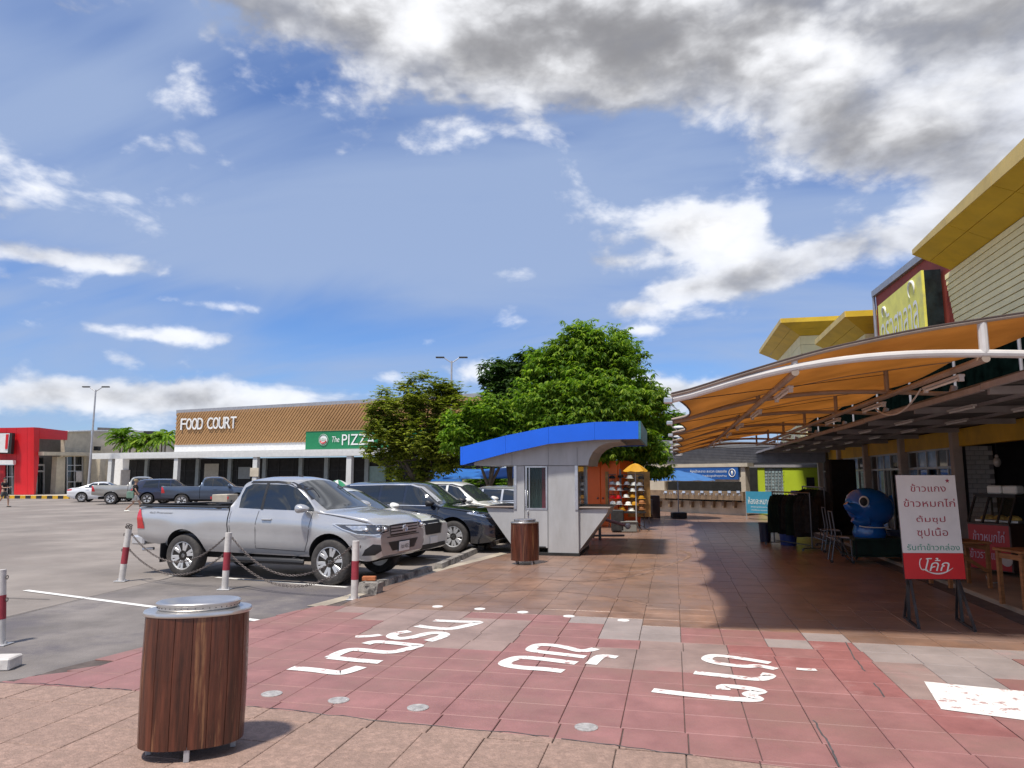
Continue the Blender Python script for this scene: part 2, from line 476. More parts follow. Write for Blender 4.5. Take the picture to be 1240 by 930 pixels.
def sub(pts, n=6):
    out = []
    for a, b in zip(pts[:-1], pts[1:]):
        for i in range(n): out.append(a.lerp(b, i / n))
    return out + [pts[-1]]


mk('parking_line', ground_line(sub([P(31, 715), P(322, 753)]), .10, .005), m_white, parent=lot)
mk('parking_line', ground_line(sub([P(205, 697), P(245, 697)]), .09, .001), m_white, parent=lot)
mk('parking_line', ground_line(sub([P(262, 699), P(420, 711)]), .09, .001), m_white, parent=lot)
for a, b in (((515, 676), (560, 679)), ((572, 661), (610, 664)), ((585, 652), (622, 654)), ((590, 690), (602, 685))):
    mk('parking_line', ground_line([P(*a), P(*b)], .09, .001), m_white, parent=lot)
for a, b in (((-40, 759), (185, 705)), ((185, 705), (330, 668)), ((0, 724), (60, 726)), ((60, 640), (300, 647)), ((0, 655), (170, 655)), ((0, 628), (170, 629)), ((520, 700), (512, 725))):
    A_, B_ = P(*a), P(*b); ps = [A_.lerp(B_, i / 10) + Vector((random.uniform(-.012, .012), 0, 0)) for i in range(11)]
    mk('expansion_joint', ground_line(ps, .022, .006), m_joint, parent=lot)
# pale concrete edging between lot and plaza
mk('edging_strip', ground_line(sub([P(380, 735), P(428, 722), P(452, 713), P(530, 691), P(614, 669)], 4), .24, .008), m_strip, parent=lot)

# ------------------------------------------------------------------ plaza
plaza_poly = [P(*q) for q in PB]
X_STEP = 4.4
edge = [(q.x, q.y) for q in plaza_poly]
# carries on behind the kiosk and to the far buildings
poly = edge + [(-3.9, 20.5), (-4.6, 26), (-5.5, 40), (6.0, 40), (X_STEP, 34), (X_STEP, 2.0), (-4.6, 2.0), (edge[0][0] - 2.0, edge[0][1] - 1.5)]
Bm = MB(); Bm.add([(x, y, 0.004) for x, y in poly], [tuple(range(len(poly)))])
plaza = mk('plaza_paving', Bm, m_base, kind='structure')

TW, TD = .45, .40
pinkN = [P(*q) for q in [(0, 829), (172, 839), (300, 858), (430, 871), (640, 893), (930, 929), (1240, 968)]]    # near border
pinkF = [P(*q) for q in [(395, 737), (440, 734), (590, 741), (690, 748), (870, 762), (1035, 777), (1240, 795)]]  # far border


def yat(line, x):
    for a, b in zip(line[:-1], line[1:]):
        if x <= b.x or b is line[-1]:
            return a.y + (b.y - a.y) * (x - a.x) / (b.x - a.x)


def PP(l): return [tuple(P(*q).xy) for q in l]


Z_GREY = [PP([(738, 748), (826, 756), (826, 779), (735, 776)]), PP([(695, 747), (740, 749), (738, 757), (693, 754)]),
          PP([(880, 784), (938, 788), (938, 798), (880, 793)]), PP([(925, 776), (985, 779), (980, 790), (925, 786)]),
          PP([(1028, 776), (1250, 792), (1250, 842), (1130, 828), (1095, 800), (1040, 795)]), PP([(985, 771), (1030, 774), (1040, 780), (990, 778)])]
Z_MUD = [PP([(700, 792), (760, 780), (890, 786), (890, 812), (800, 812), (700, 806)]), PP([(1045, 795), (1098, 797), (1125, 830), (1140, 850), (1090, 848), (1060, 815)]),
         PP([(420, 738), (560, 742), (640, 760), (560, 800), (470, 770)]), PP([(1125, 822), (1240, 830), (1240, 838), (1130, 828)])]
Z_RED = [PP([(978, 775), (1022, 778), (1085, 846), (1030, 842), (1000, 812)]), PP([(905, 788), (985, 795), (990, 812), (900, 806)]), PP([(1120, 850), (1240, 873), (1240, 905), (1180, 900)])]


def zone(x, y):
    """material index of the paving at a place"""
    yn, yf = yat(pinkN, x), yat(pinkF, x)
    if y < yn: return 0
    if y > yf or (x > 3.6 and y > 8.5): return 1
    for i, zs in ((5, Z_RED), (3, Z_GREY), (4, Z_MUD)):
        for z in zs:
            if inpoly(x, y, z): return i
    return 2


TM = [m_brown, m_far, m_pink, m_grey, m_mud, m_red]


def clip(poly, a, b, keep_left=True):
    """Sutherland-Hodgman against the line a-b"""
    out = []; n = len(poly)
    def sd(p):
        v = (b[0] - a[0]) * (p[1] - a[1]) - (b[1] - a[1]) * (p[0] - a[0]); return v if keep_left else -v
    for i in range(n):
        p, q = poly[i], poly[(i + 1) % n]; sp_, sq = sd(p), sd(q)
        if sp_ >= 0: out.append(p)
        if (sp_ >= 0) != (sq >= 0):
            t = sp_ / (sp_ - sq); out.append((p[0] + (q[0] - p[0]) * t, p[1] + (q[1] - p[1]) * t))
    return out


def shrink(poly, d):
    """inset a convex polygon"""
    n = len(poly); ar = sum(poly[i][0] * poly[(i + 1) % n][1] - poly[(i + 1) % n][0] * poly[i][1] for i in range(n))
    if ar < 0: poly = poly[::-1]
    out = poly
    for i in range(n):
        a, b = poly[i], poly[(i + 1) % n]; l = sqrt((b[0] - a[0]) ** 2 + (b[1] - a[1]) ** 2)
        if l < 1e-6: continue
        nx, ny = -(b[1] - a[1]) / l * d, (b[0] - a[0]) / l * d
        out = clip(out, (a[0] + nx, a[1] + ny), (b[0] + nx, b[1] + ny))
        if len(out) < 3: return []
    return out


def tile_solid(mb, poly, z0, z1, ch=.004):
    top = shrink(poly, ch)
    n = len(poly)
    ar = sum(poly[i][0] * poly[(i + 1) % n][1] - poly[(i + 1) % n][0] * poly[i][1] for i in range(n))
    if ar < 0: poly = poly[::-1]
    if len(top) != n:
        mb.add([(x, y, z0) for x, y in poly] + [(x, y, z1) for x, y in poly], [tuple(range(n, 2 * n))] + [(i, (i + 1) % n, n + (i + 1) % n, n + i) for i in range(n)]); return
    # match the inset ring to the outer ring
    k = min(range(n), key=lambda j: (top[j][0] - poly[0][0]) ** 2 + (top[j][1] - poly[0][1]) ** 2); top = top[k:] + top[:k]
    vs = [(x, y, z0) for x, y in poly] + [(x, y, z1 - ch) for x, y in poly] + [(x, y, z1) for x, y in top]
    fs = [tuple(range(2 * n, 3 * n))]
    for r in (0, 1): fs += [(r * n + i, r * n + (i + 1) % n, (r + 1) * n + (i + 1) % n, (r + 1) * n + i) for i in range(n)]
    mb.add(vs, fs)


near_tiles = []; far_tiles = []
PINK_A, PINK_B = (pinkN[0].x, pinkN[0].y), (pinkN[-2].x, pinkN[-2].y)
for iy in range(0, 93):
    y0 = 2.2 + iy * TD
    xo = .03 + (.0 if iy % 7 else .02)
    for ix in range(-26, 14):
        x0 = xo + ix * TW
        cell = [(x0, y0), (x0 + TW, y0), (x0 + TW, y0 + TD), (x0, y0 + TD)]
        cx, cy = x0 + TW / 2, y0 + TD / 2
        if x0 + TW > X_STEP + .01: continue
        ins = [inpoly(x, y, poly) for x, y in cell]
        if not any(ins): continue
        # inside the picture (with a margin)?
        v = Vector((cx, cy, -EYE)); dp = v.dot(FWD)
        if dp < .5: continue
        u = v.dot(RGT) / dp * F; w_ = v.dot(UP) / dp * F
        if abs(u) > 1150 or w_ < -800: continue
        pieces = []
        if not all(ins):
            # cut at the lot boundary
            pc = cell
            for a, b in zip(poly[:len(edge) + 2][:-1], poly[:len(edge) + 2][1:]):
                if min(a[0], b[0]) - .5 < cx < max(a[0], b[0]) + .5 and min(a[1], b[1]) - .5 < cy < max(a[1], b[1]) + .5:
                    pc = clip(pc, a, b, keep_left=False)
                    if len(pc) < 3: break
            if len(pc) < 3: continue
            cell = pc
        yn = [yat(pinkN, x) for x, _ in cell]
        if any(y < q for (x, y), q in zip(cell, yn)) and any(y >= q for (x, y), q in zip(cell, yn)):
            ya, yb = yat(pinkN, x0 - .01), yat(pinkN, x0 + TW + .01)
            a, b = (x0 - .01, ya), (x0 + TW + .01, yb)
            for kl in (True, False):
                q = clip(cell, a, b, kl)
                if len(q) >= 3: pieces.append((shrink(q, .0045), 2 if kl else 0))
        else: pieces.append((shrink(cell, .0028), zone(cx, cy)))
        for pc, zi in pieces:
            if len(pc) < 3: continue
            ar = abs(sum(pc[i][0] * pc[(i + 1) % len(pc)][1] - pc[(i + 1) % len(pc)][0] * pc[i][1] for i in range(len(pc)))) / 2
            if ar < .002: continue
            vis = abs(u) < 640 and abs(w_) < 500
            near_tiles.append(((ar / dp ** 3) * (1 if vis else .01), pc, zi, cx, cy))
near_tiles.sort(key=lambda t: -t[0])
full = {}
for k, (s_, pc, zi, cx, cy) in enumerate(near_tiles[:298]):
    dz = random.uniform(-.0014, .0014)
    key = (zi,) if len(pc) == 4 and abs(pc[0][1] - pc[1][1]) < 1e-6 and abs(abs(pc[0][0] - pc[1][0]) - (TW - .0056)) < 1e-4 and abs(abs(pc[1][1] - pc[2][1]) - (TD - .0056)) < 1e-4 else None
    if key and key in full:
        o = full[key][0].copy(); COL.objects.link(o); o.location = (cx, cy, dz)
        o.rotation_euler = (random.uniform(-.0015, .0015), random.uniform(-.0015, .0015), 0)
        o.parent = plaza; o.matrix_parent_inverse = full[key][0].matrix_parent_inverse.copy()
        continue
    mb = MB(); tile_solid(mb, [(x - cx, y - cy) for x, y in pc], .004, .0165)
    o = mk('paving_tile', mb, TM[zi], parent=plaza, w=False); o.location = (cx, cy, dz)
    o.matrix_parent_inverse = WM[plaza].inverted()
    if key: full[key] = (o,)
rest = MB()
for (s_, pc, zi, cx, cy) in near_tiles[298:]:
    rest.mi(zi); dz = random.uniform(-.0014, .0014)
    n = len(pc); vs = [(x, y, .004) for x, y in pc] + [(x, y, .0165 + dz) for x, y in pc]
    rest.add(vs, [tuple(range(n, 2 * n))] + [(i, (i + 1) % n, n + (i + 1) % n, n + i) for i in range(n)])
mk('paving_tile', rest, TM, parent=plaza, kind='stuff')

# ------------------------------------------------------------------ painted letters on the paving (seen upside down from here)
def zp(lst, ox, oy, sc): return [P(ox + x / sc, oy + y / sc) for x, y in lst]


Z1 = lambda l: zp(l, 340, 735, 4.769)
Z2 = lambda l: zp(l, 590, 740, 6.889)
Z3 = lambda l: zp(l, 770, 770, 5.167)
LET = [
    ([Z1([(55, 364), (190, 376), (320, 392), (375, 387), (465, 357)])], .125),
    ([Z1([(575, 331), (430, 318), (280, 302)]), Z1([(285, 305), (340, 277), (400, 259), (460, 259), (600, 273), (690, 264), (790, 236), (740, 228), (560, 212), (490, 225)])], .12),
    ([Z1([(430, 182), (520, 178), (575, 170)])], .10),
    ([Z1([(745, 150), (665, 163), (640, 180), (680, 192), (760, 185), (850, 163), (920, 160), (945, 172), (900, 192), (850, 207)])], .12),
    ([Z1([(785, 118), (850, 127), (960, 136), (1040, 125), (1140, 98), (1040, 94), (885, 87)])], .12),
    ([Z2([(635, 520), (480, 502), (300, 490), (180, 472), (145, 452), (195, 424), (280, 404), (450, 415), (745, 452)])], .12),
    ([Z2([(820, 400), (600, 374), (420, 352), (365, 335), (430, 298), (560, 302), (680, 325), (770, 347), (850, 342), (905, 327)])], .11),
    ([Z2([(865, 462), (950, 394), (1085, 402)])], .11),
    ([Z3([(105, 355), (330, 382), (560, 405), (700, 415), (755, 408), (710, 380), (775, 362), (700, 342), (560, 330), (548, 352)])], .11),
    ([Z3([(365, 243), (540, 262), (700, 280), (790, 283), (835, 262), (785, 252)])], .11),
    ([Z3([(840, 183), (700, 160), (580, 143), (480, 136), (445, 160), (520, 185), (680, 204), (770, 201), (880, 222)])], .10),
    ([Z3([(1005, 219), (1060, 224), (1130, 226)])], .07)]


def curvy(pts, n=5):
    out = []
    for i in range(len(pts) - 1):
        p0 = pts[max(i - 1, 0)]; p1 = pts[i]; p2 = pts[i + 1]; p3 = pts[min(i + 2, len(pts) - 1)]
        for k in range(n):
            t = k / n; out.append(.5 * ((2 * p1) + (p2 - p0) * t + (2 * p0 - 5 * p1 + 4 * p2 - p3) * t * t + (3 * p1 - p0 - 3 * p2 + p3) * t ** 3))
    return out + [pts[-1]]


m_paint = mat('letter_paint', (.80, .77, .73), .6, var=.10, scale=24, dirt=(.42, .26, .24), dirt_t=(.555, .62), world=True)
for li, (strokes, w) in enumerate(LET):
    mb = MB()
    for si, s in enumerate(strokes): ground_line(curvy(s), w * 1.06, .0205 + .0012 * si, mb)
    mk('painted_letter', mb, m_paint, parent=plaza)
st = [P(1119, 828), P(1260, 842), P(1260, 878), P(1140, 862)]
mb = MB(); mb.add([(q.x, q.y, .0205) for q in st], [(0, 3, 2, 1)])
mk('painted_stripe', mb, m_paint, parent=plaza)
m_stud = mat('worn_steel_disc', (.50, .47, .44), .5, metal=.35, var=.25, scale=30, bump=.3, bscale=90)
for q in [(329, 843), (410, 851), (506, 860), (710, 884)]:
    c = P(*q); mb = MB(); mb.lathe([(.085, .0), (.085, .016), (.07, .020), (.045, .018), (0.0, .019)], 24, (c.x, c.y, .006), cap=False)
    mk('drain_disc', mb, m_stud, parent=plaza)
for q in [(633, 743), (689, 748), (530, 736), (581, 739), (755, 753)]:
    c = P(*q); mb = MB(); mb.lathe([(.075, .0), (.075, .013), (0.0, .014)], 20, (c.x, c.y, .008), cap=False)
    mk('painted_dot', mb, m_white, parent=plaza)
# cracks in the paving: thin dark open seams
for l in [[(1022, 775), (1035, 800), (1048, 815), (1060, 832), (1075, 850)], [(985, 875), (1000, 897), (1008, 912), (1016, 930), (1022, 940)],
          [(0, 829), (60, 831), (110, 835), (172, 839)], [(300, 858), (350, 862), (430, 872), (520, 882), (600, 888), (680, 897)], [(680, 897), (760, 908), (860, 921)]]:
    ps = [];
    for a, b in zip(l[:-1], l[1:]):
        for i in range(5):
            t = i / 5; ps.append(P(a[0] + (b[0] - a[0]) * t + random.uniform(-1, 1), a[1] + (b[1] - a[1]) * t + random.uniform(-1, 1)))
    mk('crack', ground_line(ps, .014, .0175), m_joint, parent=plaza)
m_scuff = mat('tyre_scuff', (.20, .13, .10), .55, var=.4, scale=14, dirt=(.30, .19, .14), dirt_t=(.48, .58), world=True)
for l, w in (([(690, 690), (740, 694), (790, 690), (825, 680), (835, 672), (822, 667)], .10), ([(640, 700), (700, 705), (760, 700), (800, 690)], .06), ([(560, 722), (640, 716), (720, 722), (790, 735)], .05)):
    mk('tyre_scuff', ground_line(curvy([P(*q) for q in l], 6), w, .0188), m_scuff, parent=plaza)
# the shop step: raised floor right of the plaza
m_step = mat('shop_floor', (.40, .31, .22), .6, var=.18, scale=1.2, bump=.1, world=True)
mb = MB(); mb.box((X_STEP + 4.6, 20.0, .03), (9.2, 27.6, .075), bv=.01)
mk('shop_floor', mb, m_step, kind='structure')
mb = MB(); mb.box((9.5, 20.0, .09), (6.6, 26.0, .10), bv=.01)
mk('stall_plinth', mb, m_step, kind='structure')
# ground in front of the shops, outside the picture to the right
# ================================================================== VEHICLES
m_tyre = mat('tyre_rubber', (.05, .045, .042), .8, var=.25, scale=20, bump=.3, bscale=80, dirt=(.10, .085, .075), dirt_t=(.5, .7))
m_rim = mat('alloy', (.66, .66, .66), .32, metal=.5, var=.08)
m_hub = mat('brake_dark', (.02, .02, .02), .6)
m_glass = mat('tinted_glass', (.012, .016, .02), .04, spec=.9, var=.0, coat=.3)
m_screen = mat('windscreen_glass', (.035, .042, .05), .05, spec=.9, var=.0, coat=.4)
m_blk = mat('black_trim', (.018, .018, .02), .5, var=.1)
m_well = mat('wheel_well', (.012, .012, .012), .9)
m_chr = mat('chrome', (.68, .69, .71), .2, metal=.6, var=.03)
m_lampg = mat('headlamp_lens', (.55, .57, .60), .08, metal=.5, coat=1.0, var=.3, scale=14)
m_lampd = mat('headlamp_dark', (.05, .05, .055), .1, coat=1.0, spec=.9)
m_tail = mat('tail_lamp_red', (.55, .015, .02), .15, coat=1.0, var=.2, scale=9)
m_plate = mat('number_plate', (.78, .78, .76), .5, var=.03)
m_amber = mat('amber_lens', (.7, .25, .02), .2)


def lerpf(tab, x):
    if x <= tab[0][0]: return tab[0][1]
    for (a, va), (b, vb) in zip(tab[:-1], tab[1:]):
        if x <= b:
            t = (x - a) / (b - a); t = t * t * (3 - 2 * t) if len(tab) and False else t
            return va + (vb - va) * t
    return tab[-1][1]


def smoothtab(tab, x, r=.05):
    return (lerpf(tab, x - r) + 2 * lerpf(tab, x - r / 2) + 2 * lerpf(tab, x) + 2 * lerpf(tab, x + r / 2) + lerpf(tab, x + r)) / 8


class Car:
    """x forward, origin on the ground midway between the axles"""

    def __init__(s, spec):
        s.__dict__.update(spec); s.xs = []
        x0, x1 = s.ends; n = s.nst
        crit = [t for tab in (s.top, s.belt) for t, _ in tab]
        s.xs = sorted(set([round(x0 + (x1 - x0) * i / n, 4) for i in range(n + 1)] + [round(min(max(c + d, x0), x1), 4) for c in crit for d in (-.04, 0, .04)]))

    def ztop(s, x): return smoothtab(s.top, x, s.sm)
    def zbelt(s, x): return min(smoothtab(s.belt, x, .06), s.ztop(x) - .012)
    def zbot(s, x): return smoothtab(s.bot, x, .06)

    def wl(s, x):
        x0, x1 = s.ends; w = s.W / 2
        tf = max(0, (x - (x1 - s.nose)) / s.nose); tr = max(0, ((x0 + s.tailr) - x) / s.tailr)
        return w * (1 - s.kn * tf ** 2.6) * (1 - s.kt * tr ** 2.6)

    def wtop(s, x):
        g = min(1, max(0, (s.ztop(x) - s.zbelt(x) - .06) / .35)); g = g * g * (3 - 2 * g)
        base = s.wl(x) - s.shoulder
        return base * (1 - g) + (s.wl(x) - s.tumble) * g

    def ring(s, x):
        zb, zl, zt = s.zbot(x), s.zbelt(x), s.ztop(x); w = s.wl(x); wt = s.wtop(x); pts = []
        NL, NU, NR = 9, 5, 8
        fl = 0
        for xw in s.axles: fl += s.flare * exp(-((x - xw) / .42) ** 4)
        for k in range(NL + 1):
            t = k / NL; z = zb + (zl - zb) * t
            y = w * (1 - .10 * (1 - t) ** 5 - .018 * (1 - t)) - .055 * max(0, (t - .72) / .28) ** 1.6 * (1 if zt - zl > .1 else 1)
            y += fl * exp(-((t - .45) / .33) ** 2) + .010 * exp(-((t - .70) / .06) ** 2) - .012 * exp(-((t - .48) / .16) ** 2) * (1 - min(1, fl / max(s.flare, .001)))
            pts.append((y, z))
        yl = pts[-1][0]; cr = min(.07, (zt - zl) * .45); ze = zt - cr
        wt = min(wt, yl - .005)
        for k in range(1, NU + 1):
            t = k / NU; pts.append((yl + (wt - yl) * t - .012 * sin(pi * t) * 0 + .01 * sin(pi * t), zl + (ze - zl) * t))
        for k in range(1, NR + 1):
            t = k / NR; a = t * pi / 2
            # flat crown with a tight edge radius
            y = wt * (1 - t) ** .9 if t < 1 else 0
            z = ze + cr * (1 - (1 - t) ** 2.6)
            pts.append((max(y, 0), z))
        return pts

    def body(s):
        mb = MB(); n = None; rows = []
        for x in s.xs:
            h = s.ring(x); full = [(x, y, z) for y, z in h] + [(x, -y, z) for y, z in h[-2::-1]]
            n = len(full); rows.append(full)
        vs = [p for r in rows for p in r]; fs = []
        for i in range(len(rows) - 1):
            for j in range(n - 1): fs.append((i * n + j, (i + 1) * n + j, (i + 1) * n + j + 1, i * n + j + 1))
            fs.append((i * n + n - 1, (i + 1) * n + n - 1, (i + 1) * n, i * n))
        fs.append(tuple(range(n))); fs.append(tuple((len(rows) - 1) * n + j for j in range(n))[::-1])
        return mb.add(vs, fs)


def bool_cut(o, cutters, mdark):
    """cuts the closed meshes out of o and keeps the result as o's mesh"""
    dg = None
    c = mk('cutter', cutters, mdark, w=False)
    c.parent = o.parent
    md = o.modifiers.new('cut', 'BOOLEAN'); md.operation = 'DIFFERENCE'; md.object = c; md.solver = 'EXACT'; md.use_self = True
    try: md.material_mode = 'TRANSFER'
    except Exception: pass
    dg = bpy.context.evaluated_depsgraph_get()
    me = bpy.data.meshes.new_from_object(o.evaluated_get(dg), preserve_all_data_layers=True, depsgraph=dg)
    o.modifiers.clear(); old = o.data; nm = old.name; o.data = me; bpy.data.meshes.remove(old); me.name = nm
    bpy.data.objects.remove(c)
    me.polygons.foreach_set('use_smooth', [True] * len(me.polygons)); me.set_sharp_from_angle(angle=radians(28))


def proj(bvh, poly, axis, off=.006, seg=.09, center=(0, 0)):
    """lays a 2D polygon on the body. axis 'L'/'R': side view (x,z); 'F'/'B': end view (y,z); 'T': plan (x,y); or (origin-dir vector, U, V)"""
    if axis in ('L', 'R'):
        sg = 1 if axis == 'L' else -1; D = Vector((0, -sg, 0)); mkp = lambda a, b: Vector((a, 3 * sg, b))
    elif axis in ('F', 'B'):
        sg = 1 if axis == 'F' else -1; D = Vector((-sg, 0, 0)); mkp = lambda a, b: Vector((6 * sg, a, b))
    elif axis == 'T': D = Vector((0, 0, -1)); mkp = lambda a, b: Vector((a, b, 4))
    else:
        D, O, U, V = axis; mkp = lambda a, b: O + U * a + V * b
    # densify boundary + interior points, constrained triangulation
    pts = []; n = len(poly)
    for i in range(n):
        a, b = Vector(poly[i]), Vector(poly[(i + 1) % n]); k = max(1, int((b - a).length / seg))
        for j in range(k): pts.append(a.lerp(b, j / k))
    ne = len(pts); edges = [(i, (i + 1) % ne) for i in range(ne)]
    x0, x1 = min(p.x for p in pts), max(p.x for p in pts); y0, y1 = min(p.y for p in pts), max(p.y for p in pts)
    x = x0 + seg / 2
    bp = [tuple(p) for p in pts]
    while x < x1:
        y = y0 + seg / 2
        while y < y1:
            if inpoly(x, y, bp) and min((Vector((x, y)) - p).length for p in pts) > seg * .4: pts.append(Vector((x, y)))
            y += seg
        x += seg
    r = delaunay_2d_cdt(pts, edges, [], 0, 1e-6)
    V_, T_ = r[0], r[2]; out = []; ok = []
    for p in V_:
        h = bvh.ray_cast(mkp(p.x, p.y), D)
        if h[0] is None: out.append(mkp(p.x, p.y)); ok.append(False)
        else:
            nn = h[1] if h[1].dot(D) < 0 else -h[1]
            out.append(h[0] + (nn * .6 - D * .6).normalized() * off); ok.append(True)
    fs = []
    for t in T_:
        c = sum((V_[i] for i in t), Vector((0, 0))) / len(t)
        if inpoly(c.x, c.y, bp) and all(ok[i] for i in t): fs.append(tuple(t))
    return MB().add(out, fs)


def strip(bvh, line, w, axis, off=.003):
    """thin strip following a 2D polyline (shut lines, mouldings)"""
    mb = MB()
    for a, b in zip(line[:-1], line[1:]):
        a = Vector(a); b = Vector(b); t = (b - a).normalized(); n = Vector((-t.y, t.x)) * w / 2
        q = proj(bvh, [tuple(a + n - t * w * .3), tuple(b + n + t * w * .3), tuple(b - n + t * w * .3), tuple(a - n - t * w * .3)], axis, off, .07)
        mb.add(q.v, [tuple(f) for f in q.f])
    return mb


def wheel(root, x, y, r, w, side, spokes=6, n=36, style='split'):
    """side +1: outer face to +y"""
    hub = MB(); c = Vector((x, y, r)); yo = w / 2
    L = lambda prof, nn=n: MB().lathe([(a, b * side) for a, b in prof], nn, c, axis='Y')
    h = mk('wheel', L([(.0, -.02), (r * .60, -.02), (r * .60, -.05), (0, -.05)]), m_hub, parent=root, w=False, smooth=True)
    ty = L([(r * .64, yo * .80), (r * .66, yo * .98), (r * .74, yo * 1.04), (r * .88, yo * 1.02), (r * .955, yo * .90), (r * .985, yo * .74), (r, yo * .5), (r, -yo * .5), (r * .985, -yo * .74), (r * .93, -yo), (r * .64, -yo * .8), (r * .64, yo * .8)])
    mk('tyre', ty, m_tyre, parent=h, w=False, smooth=True, sharp=50)
    rm = L([(r * .64, -yo * .5), (r * .655, yo * .82), (r * .665, yo * .95), (r * .635, yo * .96), (r * .60, yo * .80), (r * .59, -yo * .4)])
    rm.lathe([(r * .17, yo * .45 * side), (r * .15, yo * .74 * side), (r * .10, yo * .80 * side), (0, yo * .80 * side)], 16, c, axis='Y')
    for k in range(spokes):
        a0 = 2 * pi * k / spokes + .3
        for da in ((-.14, .14) if style == 'split' else (0,)):
            a1 = a0 + da * (1.25 if style == 'split' else 1)
            p = Vector((cos(a0 + da * .5) * r * .12, yo * .66 * side, sin(a0 + da * .5) * r * .12)); q = Vector((cos(a1) * r * .62, yo * .80 * side, sin(a1) * r * .62))
            rm.bar(c + p, c + q, r * (.145 if style == 'split' else .19), r * .07, bv=r * .018, up=(0, 1, 0))
        for t in range(1):
            a = a0 + pi / spokes
            rm.lathe([(r * .022, yo * .62 * side), (r * .022, yo * .76 * side), (0, yo * .76 * side)], 6, c + Vector((cos(a) * r * .13, 0, sin(a) * r * .13)), axis='Y')
    mk('rim', rm, m_rim, parent=h, w=False, smooth=True)
    return h


def build_car(spec, name, label, cat, group, loc, rz, paint, detail=1):
    C_ = Car(spec); root = thing(name, label, cat, loc, rz, group)
    body = mk('body', C_.body(), [paint, m_well], parent=root, w=False, smooth=True, weld=True)
    bv = BVHTree.FromObject(body, bpy.context.evaluated_depsgraph_get())
    hw = spec['W'] / 2; R = spec['rw']
    for ax in spec['axles']:
        for sd_ in (1, -1): wheel(root, ax, sd_ * (hw - spec['tw'] / 2 - .012), R, spec['tw'], sd_, spec.get('spokes', 6), 40 if detail else 18, spec.get('style', 'split'))
    # glass
    for g in spec['side_windows']:
        for s in 'LR': mk('side_window', proj(bv, g, s, .005), m_glass, parent=root, w=False, smooth=True)
    for s in 'LR':
        for l, w_ in spec.get('side_trim', []): mk('window_moulding', strip(bv, l, w_, s, .010), m_chr if spec.get('chrome') else m_blk, parent=root, w=False, smooth=True)
        if 'seams' in spec and detail:
            q = MB()
            for l in spec['seams']: t = strip(bv, l, .009, s, .0025); q.add(t.v, [tuple(f) for f in t.f])
            mk('shut_line', q, m_blk, parent=root, w=False)
        if 'cladding' in spec:
            for l in spec['cladding']: mk('sill_cladding', proj(bv, l, s, .012), m_blk, parent=root, w=False, smooth=True)
        for (hx, hz) in spec.get('handles', []):
            h = MB(); yy = bv.ray_cast(Vector((hx, 3 if s == 'L' else -3, hz)), Vector((0, -1 if s == 'L' else 1, 0)))[0]
            if yy:
                h.box((hx, yy.y + (.022 if s == 'L' else -.022), hz), (.20, .022, .034), bv=.01); h.box((hx - .08, yy.y, hz), (.03, .04, .026)); h.box((hx + .08, yy.y, hz), (.03, .04, .026))
                mk('door_handle', h, spec.get('handle_mat') or paint, parent=root, w=False, smooth=True)
    ws = spec['screen']; mk('windscreen', proj(bv, ws, 'T', .006), m_screen, parent=root, w=False, smooth=True)
    if 'rear_screen' in spec: mk('rear_window', proj(bv, spec['rear_screen'], spec.get('rear_axis', 'T'), .006), m_glass, parent=root, w=False, smooth=True)
    # door mirrors
    mx, mz = spec['mirror']
    for s_ in (1, -1):
        m = MB(); yb = bv.ray_cast(Vector((mx, 3 * s_, mz - .06)), Vector((0, -s_, 0)))[0]
        y0 = yb.y if yb else hw * s_
        m.grid(lambda u, v: Vector((mx + .02 + .115 * cos(2 * pi * u) * sin(pi * v) ** .6 * (1.25 if cos(2 * pi * u) > 0 else .7), y0 + s_ * (.16) - .115 * cos(pi * v) * s_, mz + .078 * sin(2 * pi * u) * sin(pi * v) ** .5 * (1 - .25 * cos(2 * pi * u)))), 16, 10)
        m.bar((mx + .02, y0 - .02 * s_, mz - .07), (mx, y0 + .10 * s_, mz - .03), .05, .03, bv=.008)
        mk('door_mirror', m, spec.get('mirror_mat') or paint, parent=root, w=False, smooth=True)
    for nm, pl, ax, mt, off in spec.get('patches', []):
        for q, a in ((pl, ax),) if ax in ('F', 'B', 'T') else ((pl, ax[0]),) if len(ax) == 1 else ((pl, 'L'), (pl, 'R')):
            mk(nm, proj(bv, q, a, off, .06), mt, parent=root, w=False, smooth=True)
    # headlamps wrap the corner
    for nm, pl, mt, off in spec.get('corner', []):
        for s_ in (1, -1):
            D = Vector((-1, -.9 * s_, 0)).normalized(); U = Vector((.9 * -s_, 1, 0)).normalized() * s_ * -1; U = Vector((.9, -s_, 0)).normalized()
            O = Vector((spec['ends'][1], hw * s_, 0)) - D * 3
            mk(nm, proj(bv, pl, (D, O, U, Vector((0, 0, 1))), off, .05), mt, parent=root, w=False, smooth=True)
    for nm, pl, mt, off in spec.get('tail_corner', []):
        for s_ in (1, -1):
            D = Vector((1, -.9 * s_, 0)).normalized(); U = Vector((-.9, -s_, 0)).normalized()
            O = Vector((spec['ends'][0], hw * s_, 0)) - D * 3
            mk(nm, proj(bv, pl, (D, O, U, Vector((0, 0, 1))), off, .05), mt, parent=root, w=False, smooth=True)
    # wheel arches, and the pickup's load bed, cut out
    cut = MB()
    for ax in spec['axles']:
        for s_ in (1, -1):
            cut.lathe([(spec['ra'], -.21), (spec['ra'], .30)], 32, (ax, s_ * (hw - .02), R + .02), axis='Y')
    for bx in spec.get('cuts', []): cut.box(*bx)
    bool_cut(body, cut, m_well)
    # dark underside
    x0, x1 = spec['ends']; u = MB(); u.box(((x0 + x1) / 2, 0, spec['under']), (x1 - x0 - .7, hw * 2 - .55, .16), bv=.03)
    for ax in spec['axles']: u.tube([(ax, -hw + .2, R), (ax, hw - .2, R)], .05, 8)
